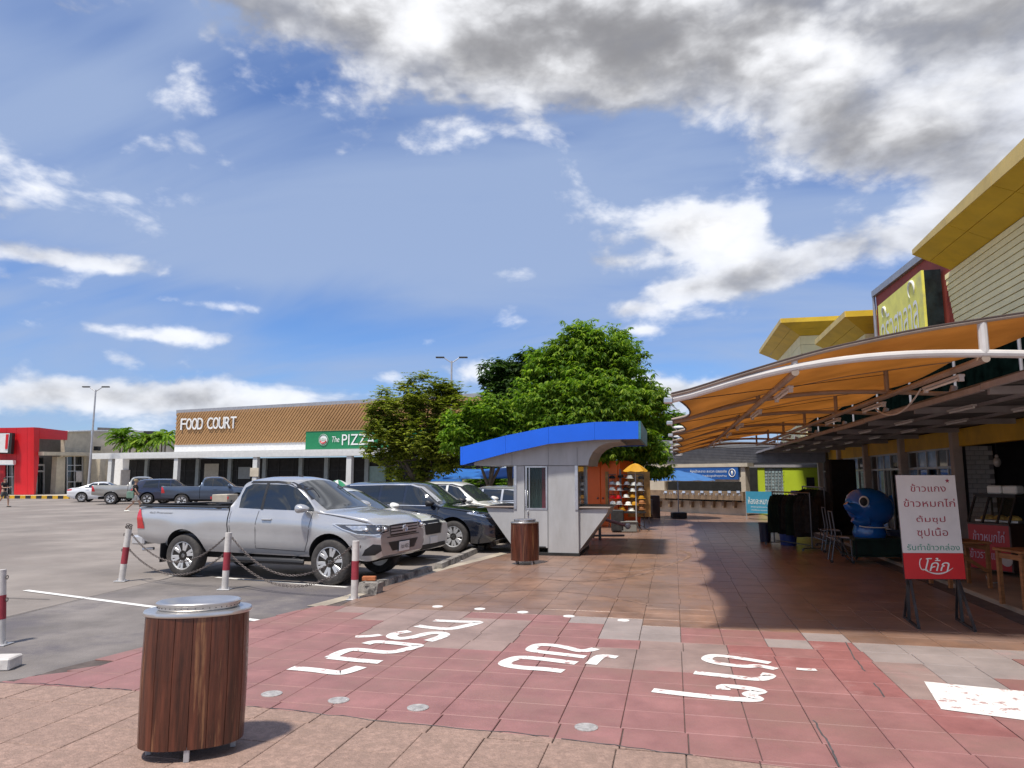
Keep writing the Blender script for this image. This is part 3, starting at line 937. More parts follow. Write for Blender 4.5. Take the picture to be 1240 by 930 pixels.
    mk('underbody', u, m_well, parent=root, w=False)
    return root, bv


def ell(cx, cy, rx, ry, n=12): return [(cx + rx * cos(2 * pi * i / n), cy + ry * sin(2 * pi * i / n)) for i in range(n)]


# ---- silver pickup (5.33 m long, wheelbase 3.085)
PICK = dict(W=1.87, ends=(-2.66, 2.44), nst=90, sm=.07, axles=(-1.5425, 1.5425), rw=.38, tw=.25, ra=.455, nose=.50, kn=.13, tailr=.3, kt=.03,
            shoulder=.05, tumble=.24, flare=.028, under=.42, spokes=6,
            top=[(-2.66, 1.25), (-.60, 1.25), (-.56, 1.26), (-.50, 1.62), (-.38, 1.765), (-.1, 1.80), (.35, 1.80), (.60, 1.755), (1.34, 1.235), (1.40, 1.215), (1.9, 1.185), (2.25, 1.12), (2.38, 1.05), (2.44, .97)],
            belt=[(-2.66, 1.20), (-.6, 1.20), (-.3, 1.21), (1.3, 1.17), (1.5, 1.15), (2.2, 1.04), (2.44, .90)],
            bot=[(-2.66, .62), (-2.2, .56), (-1.2, .47), (1.3, .44), (1.9, .44), (2.2, .40), (2.38, .44), (2.44, .50)],
            side_windows=[[(-.38, 1.25), (.08, 1.235), (.08, 1.665), (-.22, 1.67), (-.36, 1.60), (-.40, 1.45)], [(.14, 1.235), (1.18, 1.215), (1.16, 1.26), (.70, 1.60), (.52, 1.655), (.14, 1.665)]],
            side_trim=[([(-.26, 1.70), (.30, 1.705), (.58, 1.68), (.80, 1.58), (1.02, 1.42)], .035), ([(.11, 1.24), (.11, 1.67)], .05)],
            seams=[[(-.56, .62), (-.53, .85), (-.53, 1.18)], [(.02, .56), (.02, .9), (.06, 1.2)], [(.02, .56), (1.02, .53), (1.10, .72), (1.16, 1.18)], [(1.42, 1.17), (1.8, 1.12), (2.2, 1.03)]],
            handles=[(.26, 1.06)], screen=[(.66, .60), (1.32, .70), (1.36, 0), (1.32, -.70), (.66, -.60), (.62, 0)], mirror=(1.00, 1.26),
            patches=[('grille', [(-.48, .80), (-.52, .98), (.52, .98), (.48, .80)], 'F', m_blk, .006), ('bumper_intake', [(-.40, .55), (-.55, .70), (.55, .70), (.40, .55)], 'F', m_blk, .006),
                     ('tailgate_lamp', [(-2.65, .84), (-2.46, .84), (-2.50, 1.03), (-2.61, 1.20), (-2.65, 1.20)], 'LR', m_tail, .010)],
            corner=[('headlight', [(-.56, 1.01), (-.05, 1.015), (.28, .985), (.30, .88), (.0, .84), (-.24, .85), (-.44, .93)], m_lampd, .010),
                    ('fog_lamp_recess', [(-.16, .50), (.02, .51), (.12, .58), (.10, .68), (-.02, .69), (-.13, .60)], m_blk, .006)],
            cuts=[((-1.62, 0, 1.10), (1.90, 1.62, .62)), ((-.575, .9, 1.0), (.022, .5, 1.0)), ((-.575, -.9, 1.0), (.022, .5, 1.0))])
m_silver = mat('silver_metallic_paint', (.53, .53, .535), .27, metal=.5, coat=.8, var=.03, scale=2)
DIRR = radians(-8.5)
ax_f = P(402, 708); ax_r = P(225, 698)
tv = (ax_f - ax_r); tz = atan2(tv.y, tv.x)
tc_ = (ax_f + ax_r) / 2
left = Vector((-sin(tz), cos(tz), 0))
truck_o = tc_ + left * (.935 - .13)
truck, tb = build_car(PICK, 'pickup_truck', 'silver pickup truck with an extended cab parked side-on behind the chained posts', 'pickup truck', 'vehicles parked nose to the plaza', truck_o, tz, m_silver)


def tpart(nm, mb, m, parent=None): return mk(nm, mb, m, parent=parent or truck, w=False, smooth=True)


# bed rim, bumper, steps, grille bars, badge, lamps, plate, aerial, mud flaps
q = MB()
for s_ in (1, -1): q.box((-1.61, s_ * .872, 1.258), (2.04, .075, .03), bv=.01)
q.box((-2.61, 0, 1.258), (.07, 1.70, .03), bv=.01); tpart('bed_rail', q, m_blk)
q = MB(); q.tube([(-.9, -.80, 1.30), (-.9, .80, 1.30)], .022, 8); q.box((-.9, .79, 1.27), (.09, .06, .06)); q.box((-.9, -.79, 1.27), (.09, .06, .06)); tpart('bed_bar', q, m_blk)
q = MB(); q.box((-2.71, 0, .60), (.16, 1.66, .15), bv=.04); q.box((-2.67, .80, .62), (.30, .12, .17), bv=.03); q.box((-2.67, -.80, .62), (.30, .12, .17), bv=.03); tpart('rear_bumper', q, m_chr)
for s_ in (1, -1):
    q = MB(); q.tube([(-.45, s_ * .93, .36), (-.35, s_ * .97, .37), (.95, s_ * .97, .37), (1.05, s_ * .93, .36)], .05, 10); q.box((.3, s_ * .93, .40), (1.3, .11, .03), bv=.01); q.bar((-.2, s_ * .6, .45), (-.2, s_ * .95, .38), .05); q.bar((.8, s_ * .6, .45), (.8, s_ * .95, .38), .05)
    tpart('side_step', q, m_blk)
    q = MB(); q.box((-2.01, s_ * .83, .42), (.02, .26, .34), bv=.005); tpart('mud_flap', q, m_blk)
    q = MB(); q.sphere((2.29, s_ * .74, .60), (.055, .055, .055)); tpart('fog_lamp', q, m_lampg)
for i, z in enumerate((.845, .895, .945)):
    tpart('grille_bar', proj(tb, [(-.50 + i * -.01, z - .014), (-.50 - i * .01, z + .014), (.50 + i * .01, z + .014), (.50 + i * .01, z - .014)], 'F', .022), m_chr)
bd = MB(); fx = tb.ray_cast(Vector((5, 0, .90)), Vector((-1, 0, 0)))[0].x + .03
for (rx, ry, cz) in ((.085, .06, .90), (.055, .022, .912), (.022, .055, .905)):
    bd.tube([(fx, rx * cos(2 * pi * i / 24), cz + ry * sin(2 * pi * i / 24)) for i in range(25)], .008, 6, cap=False)
tpart('badge', bd, m_chr)
q = MB(); q.box((fx - .005, -.02, .60), (.02, .36, .16), rz=0, bv=.003); pl = tpart('licence_plate', q, m_plate)
lt = lettering('1ฒถ 4052', (fx + .0055, -.16, .565), (0, 1, 0), (0, 0, 1), .28, .07, .004); mk('plate_lettering', lt, m_blk, parent=pl, w=False)
tpart('bumper_shadow_gap', proj(tb, [(-.60, .775), (-.60, .79), (.60, .79), (.60, .775)], 'F', .004), m_blk)
# inner headlamp detail
for s_ in (1, -1):
    q = MB(); D = Vector((-1, -.9 * s_, 0)).normalized(); U = Vector((.9, -s_, 0)).normalized(); O = Vector((2.44, .935 * s_, 0)) - D * 3
    for a_ in (-.12, .06, .19):
        h = tb.ray_cast(O + U * a_ + Vector((0, 0, .925)), D)[0]
        if h: q.sphere(h - D * .006, (.038, .038, .034), 12, 8)
    tpart('headlight_bulb', q, m_chr)
    ho = [(-.56, 1.01), (-.05, 1.015), (.28, .985), (.30, .88), (.0, .84), (-.24, .85), (-.44, .93)]
    tpart('headlight_trim', strip(tb, ho + [ho[0]], .016, (D, O, U, Vector((0, 0, 1))), .018), m_chr)
    tpart('headlight_reflector', proj(tb, [(-.40, .985), (-.12, .99), (-.10, .90), (-.30, .915)], (D, O, U, Vector((0, 0, 1))), .015, .05), m_lampg)
    tpart('headlight_reflector', proj(tb, [(.12, .975), (.26, .965), (.27, .90), (.13, .89)], (D, O, U, Vector((0, 0, 1))), .015, .05), m_lampg)
    lt = lettering('4x2 Prerunner', (-2.36 if s_ < 0 else -1.9, 0, 1.12), (1 if s_ < 0 else -1, 0, 0), (0, 0, 1), .55, .035, 0)
    vs = []
    for v in lt.v:
        h = tb.ray_cast(Vector((v.x, 3 * s_, v.z)), Vector((0, -s_, 0)))[0]; vs.append(Vector((v.x, (h.y if h else .93 * s_) + .006 * s_, v.z)))
    lt.v = vs; mk('side_decal', lt, mat('grey_decal', (.12, .12, .13), .4), parent=truck, w=False)
q = MB(); q.box((.28, 0, 1.815), (.10, .04, .03), bv=.01); tpart('roof_aerial', q, m_blk)
for s_ in (1, -1):
    q = MB(); q.tube([(1.15, s_ * .45, 1.28 + .03), (1.28, s_ * .05, 1.285)], .008, 5); tpart('wiper', q, m_blk)
q = MB(); q.tube([(-2.5, -.62, .45), (-2.72, -.66, .43)], .03, 10); tpart('exhaust_pipe', q, m_chr)


# ---- the others in the row, seen mostly from the nose
def suv(W=1.86, H=1.70, hood=1.06, L=(-2.32, 2.30), rw=.36, wb=1.35, cowl=.95, roof=.15, rear=-1.9, nose_z=.80, hatch=.35, style='split', spokes=5):
    x0, x1 = L
    return dict(W=W, ends=(x0, x1), nst=70, sm=.09, axles=(-wb, wb), rw=rw, tw=.235, ra=rw + .075, nose=.55, kn=.17, tailr=.6, kt=.12, shoulder=.06, tumble=.25, flare=.03, under=.32, spokes=spokes, style=style,
                top=[(x0, hood - .05), (x0 + .06, hood + .05), (x0 + hatch, H - .12), (x0 + hatch + .35, H - .03), (-.6, H), (roof - .1, H - .01), (roof + .12, H - .06), (cowl, hood + .03), (cowl + .1, hood + .005), (x1 - .55, hood - .07), (x1 - .22, hood - .16), (x1 - .05, nose_z), (x1, nose_z - .10)],
                belt=[(x0, hood - .08), (x0 + .4, hood - .01), (cowl, hood - .05), (x1 - .5, hood - .16), (x1, nose_z - .14)],
                bot=[(x0, .42), (x0 + .5, .28), (-1, .24), (1, .24), (x1 - .4, .22), (x1 - .1, .26), (x1, .34)],
                side_windows=[[(x0 + hatch + .30, hood + .06), (-.75, hood + .03), (-.75, H - .12), (x0 + hatch + .50, H - .16)], [(-.68, hood + .03), (.05 - .1, hood + .02), (-.05, H - .11), (-.68, H - .12)], [(.02, hood + .02), (cowl - .22, hood + .01), (cowl - .26, hood + .07), (roof + .16, H - .17), (roof - .05, H - .115), (.02, H - .11)]],
                side_trim=[([(x0 + hatch + .4, H - .11), (-.6, H - .085), (roof - .05, H - .085), (roof + .2, H - .155), (cowl - .12, hood + .09)], .022), ([(x0 + hatch + .2, hood + .015), (-.6, hood), (cowl - .2, hood - .01)], .018)],
                seams=[[(-.70, .45), (-.72, hood - .02)], [(-.02, .40), (-.02, hood - .02)], [(-.02, .40), (.88, .38), (.95, .6), (.93, hood - .03)], [(cowl + .05, hood - .05), (x1 - .6, hood - .13), (x1 - .15, nose_z + .02)]],
                screen=[(roof + .20, .62), (cowl - .02, .72), (cowl + .03, 0), (cowl - .02, -.72), (roof + .20, -.62), (roof + .16, 0)],
                rear_screen=[(-.60, hood + .10), (-.55, H - .18), (.55, H - .18), (.60, hood + .10)], rear_axis='B',
                mirror=(cowl - .22, hood + .06), handles=[(-.55, hood - .12), (.30, hood - .14)],
                cladding=[[(-.92, .25), (-.92, .36), (.92, .36), (.92, .25)]],
                patches=[('rear_lamp', [(x0 + .0, hood - .16), (x0 + .0, hood - .02), (x0 + .22, hood - .02), (x0 + .22, hood - .12)], 'LR', m_tail, .008)],
                corner=[('headlight', [(-.42, nose_z + .02), (-.40, nose_z + .06), (.05, nose_z + .03), (.22, nose_z - .02), (.20, nose_z - .07), (-.10, nose_z - .06)], m_lampg, .008)], cuts=[])


def nose_kit(root, bv, spec, nz, grille, intake, plate=None, slats=5, mt=None):
    """grille, lower intake, number plate on the nose"""
    mk('grille', proj(bv, grille, 'F', .006, .06), m_blk, parent=root, w=False, smooth=True)
    y0, y1 = min(p[0] for p in grille), max(p[0] for p in grille); z0, z1 = min(p[1] for p in grille), max(p[1] for p in grille)
    for i in range(slats):
        z = z0 + (z1 - z0) * (i + .5) / slats; k = .82
        q = strip(bv, [(y0 * k, z), (y1 * k, z)], .010, 'F', .016); mk('grille_bar', q, mt or m_chr, parent=root, w=False, smooth=True)
    q = strip(bv, grille + [grille[0]], .018, 'F', .018); mk('grille_frame', q, mt or m_chr, parent=root, w=False, smooth=True)
    mk('bumper_intake', proj(bv, intake, 'F', .006, .06), m_blk, parent=root, w=False, smooth=True)
    if plate:
        h = bv.ray_cast(Vector((5, 0, plate)), Vector((-1, 0, 0)))[0]
        q = MB(); q.box((h.x + .02, 0, plate), (.02, .34, .14), bv=.003); mk('licence_plate', q, m_plate, parent=root, w=False)


m_wpaint = mat('pearl_white_paint', (.82, .81, .76), .22, coat=1.0, var=.02)
m_kpaint = mat('black_blue_paint', (.012, .016, .028), .12, coat=1.0, var=.02, spec=.7)
m_spaint = mat('light_silver_paint', (.60, .61, .62), .22, metal=.5, coat=1.0, var=.02)
rowdir = Vector((sin(radians(8.7)) * 0, 0, 0))
h0 = Vector((cos(tz), sin(tz), 0)); hl = Vector((-sin(tz), cos(tz), 0))
G_ROW = 'vehicles parked nose to the plaza'


def row_pos(n, dx=0.0, dl=0.0): return truck_o + hl * (2.62 * n + dl) + h0 * dx


s1 = suv(H=1.56, hood=1.06, nose_z=.88, cowl=.90, roof=0, rw=.345, hatch=.7, L=(-2.25, 2.2)); s1['corner'] = [('headlight', [(-.30, .88), (-.28, .93), (.05, .92), (.24, .88), (.22, .83), (.0, .835)], m_lampd, .008)]
c1, b1 = build_car(s1, 'parked_car', 'pearl white hatchback parked between the silver pickup and the black car', 'car', G_ROW, row_pos(1, -.42), tz, m_wpaint)
nose_kit(c1, b1, s1, .7, [(-.44, .86), (-.36, .60), (.36, .60), (.44, .86)], [(-.66, .30), (-.60, .40), (.60, .40), (.66, .30)], .47, 5, m_blk)
s2 = suv(H=1.68, hood=1.10, nose_z=.90, rw=.375, spokes=7, L=(-2.38, 2.36)); s2['chrome'] = True; s2['mirror_mat'] = m_blk
c2, b2 = build_car(s2, 'parked_suv', 'black sport utility car with chrome window trim, third vehicle from the posts', 'car', G_ROW, row_pos(2, .08, .15), tz, m_kpaint)
nose_kit(c2, b2, s2, .8, [(-.50, .86), (-.40, .52), (.40, .52), (.50, .86)], [(-.70, .30), (-.62, .42), (.62, .42), (.70, .30)], .50, 7)
s3 = suv(H=1.66, hood=1.08, nose_z=.86, rw=.36, spokes=5, L=(-2.3, 2.3))
c3, b3 = build_car(s3, 'parked_suv', 'white sport utility car parked on the far side of the black one', 'car', G_ROW, row_pos(3, .05, .1), tz, m_wpaint)
nose_kit(c3, b3, s3, .8, [(-.50, .84), (-.42, .58), (.42, .58), (.50, .84)], [(-.70, .30), (-.62, .42), (.62, .42), (.70, .30)], .48)
s4 = suv(H=1.50, hood=1.0, nose_z=.80, rw=.34, L=(-2.2, 2.2), hatch=.5)
c4, b4 = build_car(s4, 'parked_car', 'pale silver hatchback parked farthest in the row, nearest the round bush', 'car', G_ROW, row_pos(4.2, -.2, .3), tz + pi, m_spaint)

# ---- across the lot
FARP = dict(PICK); FARP['nst'] = 50
SEDAN = dict(W=1.80, ends=(-2.30, 2.30), nst=50, sm=.09, axles=(-1.33, 1.33), rw=.33, tw=.22, ra=.40, nose=.7, kn=.2, tailr=.5, kt=.15, shoulder=.06, tumble=.27, flare=.025, under=.3, spokes=8, style='single',
             top=[(-2.30, .88), (-2.24, 1.0), (-1.75, 1.04), (-1.55, 1.08), (-.75, 1.40), (-.3, 1.44), (.1, 1.42), (.95, 1.0), (1.1, .97), (1.9, .88), (2.2, .76), (2.3, .66)],
             belt=[(-2.3, .84), (-1.5, .98), (1, .92), (2.3, .62)], bot=[(-2.3, .40), (-1.8, .24), (1.8, .22), (2.3, .32)],
             side_windows=[[(-1.25, 1.02), (-.40, 1.0), (-.40, 1.33), (-.72, 1.32)], [(-.33, 1.0), (.72, .97), (.20, 1.30), (0, 1.34), (-.33, 1.335)]],
             screen=[(.20, .58), (.90, .68), (.90, -.68), (.20, -.58)], rear_screen=[(-1.48, .62), (-.85, .54), (-.85, -.54), (-1.48, -.62)], mirror=(.70, 1.0), handles=[(-.15, .86), (-1.0, .88)],
             patches=[('rear_lamp', [(-2.28, .78), (-2.28, .90), (-1.98, .93), (-1.98, .84)], 'LR', m_tail, .008), ('rear_lamp', [(-.80, .80), (-.80, .90), (-.40, .90), (-.40, .82)], 'B', m_tail, .008), ('rear_lamp', [(.40, .82), (.40, .90), (.80, .90), (.80, .80)], 'B', m_tail, .008), ('licence_plate', [(-.2, .62), (-.2, .74), (.2, .74), (.2, .62)], 'B', m_plate, .01)],
             corner=[('headlight', [(-.3, .70), (.1, .70), (.2, .62), (-.2, .62)], m_lampg, .008)])
G_FAR = 'vehicles parked in front of the food court'
CA = YAW


def far_at(px, py, ang): # pixel of the wheel contact midpoint
    return P(px, py), CA + radians(ang)


lo, a_ = far_at(128, 607.5, 14)
build_car(SEDAN, 'parked_car', 'white sedan seen from behind in front of the red restaurant', 'car', G_FAR, lo, a_, mat('white_paint', (.72, .73, .74), .25, coat=1, var=.02), 0)
lo, a_ = far_at(168, 610, 20)
FP2 = dict(FARP); FP2['patches'] = FARP['patches'] + [('tailgate_panel', [(-.62, .78), (-.62, 1.16), (.62, 1.16), (.62, .78)], 'B', mat('dull_silver', (.34, .34, .33), .35, metal=.5, coat=.4), .012)]
build_car(FP2, 'pickup_truck', 'grey beige pickup truck with open looking tailgate, left of the dark blue car', 'pickup truck', G_FAR, lo, a_, mat('grey_beige_paint', (.42, .41, .38), .3, metal=.4, coat=.7, var=.04), 0)
lo, a_ = far_at(207, 610, 20)
s5 = suv(H=1.66, hood=1.06, nose_z=.84, rw=.36)
build_car(s5, 'parked_suv', 'dark navy sport utility car between the two far pickups', 'car', G_FAR, lo, a_, mat('navy_paint', (.018, .025, .06), .2, coat=1, var=.02), 0)
lo, a_ = far_at(256, 613.5, 16)
build_car(FP2, 'pickup_truck', 'slate blue pickup truck just beyond the bed of the silver one', 'pickup truck', G_FAR, lo, a_, mat('slate_blue_paint', (.075, .105, .16), .28, metal=.4, coat=.8, var=.04), 0)
# ================================================================== BUILDINGS
def V(x, y, z): return Vector((x, y, z))


def ngrid(a, b, n): return [a + (b - a) * i / n for i in range(n + 1)]


# ---------------------------------------------------------------- kiosk
m_kwall = mat('kiosk_panel', (.43, .43, .43), .5, var=.08, scale=1.5, bump=.05, dirt=(.33, .325, .31), dirt_t=(.5, .75), stretch=(2.5, 2.5, .6))
m_kblue = mat('kiosk_blue', (.008, .125, .74), .42, var=.05, scale=1.5)
m_kjoint = mat('panel_joint', (.20, .20, .20), .8)
m_steel = mat('brushed_steel', (.62, .62, .63), .30, metal=.9, var=.12, scale=6, bump=.05)
m_teal = mat('teal_curtain', (.05, .16, .16), .8, var=.3, scale=8, stretch=(9, 9, .3))
m_pinkc = mat('pink_curtain', (.45, .06, .12), .8, var=.2)
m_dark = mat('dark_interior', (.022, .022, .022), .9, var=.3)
m_glassk = glass_mat('clear_window', (.02, .03, .03), .35)
KY0, KY1 = 16.3, 18.2
XL, XR = -3.63, -2.13
kiosk = thing('ticket_kiosk', 'small grey kiosk under a curved blue roof edge with fold-out counters', 'kiosk', (-2.9, 17.2, 0.016))


def kp(nm, mb, m, sm=False, **k): return mk(nm, mb, m, parent=kiosk, smooth=sm, **k)


dXL, dXR = P(635, 600, Y=KY0).x, P(663, 600, Y=KY0).x
WZ0, WZ1 = P(650, 616, Y=KY0).z, P(650, 567, Y=KY0).z
ZT = P(650, 564, Y=KY0).z
q = MB(); q.box(((XL + dXL) / 2, KY0 + .04, ZT / 2), (dXL - XL, .08, ZT)); kp('wall_panel', q, m_kwall)
q = MB(); q.box(((XR + dXR) / 2 + .003, KY0 + .04, ZT / 2), (XR - dXR - .006, .08, ZT)); kp('wall_panel', q, m_kwall)
q = MB(); q.box(((dXL + dXR) / 2, KY0 + .05, WZ0 / 2 + .08), (dXR - dXL - .01, .05, WZ0 - .20), bv=.006)
door = kp('door', q, m_kwall)
q = MB(); fw = .035
for a in ((dXL + .02, dXL + .02 + fw), (dXR - fw - .01, dXR - .01)): q.box(((a[0] + a[1]) / 2, KY0 + .045, (WZ0 + ZT) / 2), (fw, .06, ZT - WZ0))
q.box(((dXL + dXR) / 2, KY0 + .045, WZ0 - .005), (dXR - dXL - .03, .058, .04)); q.box(((dXL + dXR) / 2, KY0 + .045, ZT - .02), (dXR - dXL - .03, .058, .04))
q.box(((dXL + dXR) / 2 - .16, KY0 + .045, (WZ0 + ZT) / 2), (.02, .05, ZT - WZ0))
mk('window_frame', q, m_steel, parent=door)
q = MB(); q.box(((dXL + dXR) / 2, KY0 + .05, (WZ0 + ZT) / 2), (dXR - dXL - .06, .008, ZT - WZ0 - .05)); mk('pane', q, m_glassk, parent=door)
q = MB(); q.box((dXL + .08, KY0 + .01, WZ0 - .10), (.03, .04, .10), bv=.008); mk('handle', q, m_steel, parent=door)
q = MB(); q.box(((dXL + dXR) / 2, KY0 + .02, .20), (dXR - dXL - .1, .03, .03)); mk('door_sill', q, m_hub, parent=door)
q = MB()
for i in range(9):
    x = dXL + .05 + i * (dXR - dXL - .1) / 9
    q.tube([(x + .02, KY0 + .16 + .02 * (i % 2), WZ0 - .1), (x + .03, KY0 + .16 + .02 * (i % 2), ZT)], .03, 6)
kp('curtain', q, m_teal, True, kind='stuff')
q = MB(); q.box((dXR - .10, KY0 + .13, (WZ0 + ZT) / 2), (.10, .02, 1.0)); kp('poster', q, m_pinkc)
# side wall with the serving window, back and left walls
sw0 = P(700, 600, X=XR).y + .06; sw1 = KY1 - .12
def side(x, sgn):
    cz = 1.05
    q = MB(); q.box((x - sgn * .035, (KY0 + KY1) / 2 + .041, cz / 2), (.07, KY1 - KY0 - .082, cz)); kp('side_wall', q, m_kwall)
    q = MB(); q.box((x - sgn * .035, sw0 - .03 , (cz + ZT) / 2 + .001), (.066, .09, ZT - cz)); q.box((x - sgn * .035, KY1 - .07, (cz + ZT) / 2 + .001), (.066, .10, ZT - cz)); kp('window_post', q, m_steel)
    q = MB(); q.box((x - sgn * .045, (sw0 + sw1) / 2, (cz + ZT) / 2), (.008, sw1 - sw0, ZT - cz - .02)); kp('window_pane', q, m_glassk)
    q = MB(); q.prism([V(x, KY0 + .09, cz), V(x + sgn * .68, KY0 + .09, cz + .03), V(x + sgn * .63, KY0 + .09, cz - .09), V(x, KY0 + .09, .13)], (0, KY1 - KY0 - .2, 0)); kp('counter_bracket', q, m_kwall)
    q = MB(); q.box((x + sgn * .35, (KY0 + KY1) / 2, cz + .045), (.74, KY1 - KY0 - .08, .035), bv=.01); kp('counter_top', q, mat('counter_brown', (.24, .19, .165), .5))
side(XR, 1); side(XL, -1)
q = MB(); q.box(((XL + XR) / 2, KY1 - .04, ZT / 2), (XR - XL - .01, .078, ZT)); kp('back_wall', q, m_kwall)
q = MB(); q.box(((XL + XR) / 2, (KY0 + KY1) / 2, .05), (XR - XL + .03, KY1 - KY0 + .03, .07)); kp('floor_slab', q, m_dark)
# joints in the cladding
q = MB(); q.box(((XL + XR) / 2, KY0 - .001, ZT - .004), (XR - XL + .01, .006, .010)); kp('panel_joint', q, m_kjoint)
# gable above the windows
FT = [(560, 541), (612, 527.5), (664, 517), (720, 511), (773, 510)]
FB = [(560, 563), (612, 549), (664, 537.5), (720, 532.5), (773, 531.5)]
YF = 16.0
top = [P(*a, Y=YF) for a in FT]; bot = [P(*a, Y=YF) for a in FB]
gb = [P(*a, Y=KY0) for a in [(574, 563.5), (712, 563.5), (713.5, 556), (718, 547), (725, 540.5), (735, 536.5), (752, 534.5)]]
g_top = [P(*a, Y=KY0) for a in [(752, 531), (720, 531.5), (664, 537), (612, 548), (574, 560)]]
q = MB(); q.prism(gb + g_top, (0, KY1 + .2 - KY0, 0)); kp('gable', q, m_kwall)
q = MB()
for px in (574 + 46, 664, 699):
    a = P(px, 563.5, Y=KY0); z2 = P(px, 563.5 - 24, Y=KY0).z - (.12 if px < 640 else .04)
    q.box((a.x, KY0 - .001, (a.z + z2) / 2), (.008, .006, z2 - a.z))
kp('panel_joint', q, m_kjoint)
q = MB()
for px in (664,):
    a = P(px, 600, Y=KY0); q.box((a.x, KY0 - .001, ZT / 2), (.008, .006, ZT))
kp('panel_joint', q, m_kjoint)
# blue fascia, front and back, and the roof deck
dep = 20.0 - YF
for i in range(4):
    q = MB()
    q.prism([bot[i] + V(.004 if i else 0, 0, 0), bot[i + 1], top[i + 1], top[i] + V(.004 if i else 0, 0, 0)], (0, .05, 0)); kp('fascia_panel', q, m_kblue)
    q = MB(); q.prism([bot[i] + V(0, dep - .05, 0), bot[i + 1] + V(0, dep - .05, 0), top[i + 1] + V(0, dep - .05, 0), top[i] + V(0, dep - .05, 0)], (0, .05, 0)); kp('fascia_panel', q, m_kblue)
    q = MB(); o_ = V(0, .055, 0)
    q.prism([bot[i] * .35 + top[i] * .65 + o_, bot[i + 1] * .35 + top[i + 1] * .65 + o_, bot[i + 1] * .2 + top[i + 1] * .8 + o_, bot[i] * .2 + top[i] * .8 + o_], (0, dep - .11, 0)); kp('roof_panel', q, m_kwall)
q = MB(); q.prism([bot[4] + V(.002, .0, 0), top[4] + V(.002, 0, 0), top[4] + V(.052, 0, 0), bot[4] + V(.052, 0, 0)], (0, dep, 0)); kp('fascia_end', q, mat('faded_teal', (.06, .22, .26), .5, var=.3, scale=6))
q = MB(); q.prism([bot[0] + V(-.002, .0, 0), top[0] + V(-.002, 0, 0), top[0] + V(-.052, 0, 0), bot[0] + V(-.052, 0, 0)], (0, dep, 0)); kp('fascia_end', q, m_kblue)
q = MB(); q.prism([bot[3] + V(.05, .055, .03), bot[4] + V(-.002, .055, .03), bot[4] + V(-.002, .055, .06), bot[3] + V(.05, .055, .06)], (0, dep - .11, 0)); kp('soffit', q, mat('soffit_grey', (.20, .20, .20), .8, var=.2))

# ---------------------------------------------------------------- tensile canopy
m_tube = mat('white_steel_tube', (.60, .57, .54), .4, var=.08, scale=2, dirt=(.42, .33, .28), dirt_t=(.6, .8))
m_fab = mat('orange_canopy_fabric', (.52, .31, .125), .75, var=.14, scale=.7, trans=.75, dirt=(.38, .21, .08), dirt_t=(.52, .78), bump=.1, bscale=6)
m_tubed = mat('fabric_lit_tube', (.34, .26, .20), .5, var=.2, scale=2)  # white tubes again, tan light thrown by the fabric put into the colour
m_rope = mat('edge_rope', (.10, .07, .06), .8)
canopy = thing('tensile_canopy', 'orange fabric canopy stretched over white arched tubes along the shop fronts', 'canopy', (1.9, 18, 0.016))
CT = [(0.0, 2.62), (.65, 2.82), (1.30, 2.965), (2.0, 3.045), (2.55, 3.06), (3.15, 3.04), (4.0, 2.985)]
CU = [(0.0, 2.655), (.65, 2.86), (1.30, 3.04), (1.6, 3.12), (2.5, 3.29), (3.1, 3.365), (4.0, 3.47)]
NF = 7; YS = [8.0 + 3.4 * k for k in range(NF)]


def cfab(u, v, k):
    """fabric between frame k and k+1"""
    x0 = 0.0 + .24 * sin(pi * v) ** .8; x = x0 + (4.0 - x0) * u; y = YS[k] + (YS[k + 1] - YS[k]) * v
    z = smoothtab(CU, x, .3) - .10 * sin(pi * v) * (1 - .4 * u)
    return V(x, y, z)


for k in range(NF - 1):
    q = MB(); q.grid(lambda u, v: cfab(u, v, k), 16, 12); o = mk('fabric_panel', q, m_fab, parent=canopy, smooth=True)
    sm = o.modifiers.new('thickness', 'SOLIDIFY'); sm.thickness = .004
    q = MB(); q.tube([cfab(0, v / 12, k) for v in range(13)], .012, 6); mk('edge_cable', q, m_rope, parent=canopy, smooth=True)
for k, y in enumerate(YS):
    xs = ngrid(0, 4.0, 20)
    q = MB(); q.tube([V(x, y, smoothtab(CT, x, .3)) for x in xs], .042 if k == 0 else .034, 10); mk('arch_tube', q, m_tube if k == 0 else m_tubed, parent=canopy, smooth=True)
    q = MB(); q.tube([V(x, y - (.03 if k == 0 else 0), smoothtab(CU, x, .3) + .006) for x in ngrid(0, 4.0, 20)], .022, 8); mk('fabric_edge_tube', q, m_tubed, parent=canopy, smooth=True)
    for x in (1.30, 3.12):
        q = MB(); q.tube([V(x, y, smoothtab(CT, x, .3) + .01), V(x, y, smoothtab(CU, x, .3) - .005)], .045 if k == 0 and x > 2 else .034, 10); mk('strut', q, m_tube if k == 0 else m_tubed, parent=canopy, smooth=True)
    q = MB(); q.box((-.03, y, 2.63), (.10, .12, .06), bv=.01); q.tube([V(-.02, y, 2.6), V(.10, y + .02, 2.50)], .006, 5); mk('end_clamp', q, m_steel, parent=canopy)
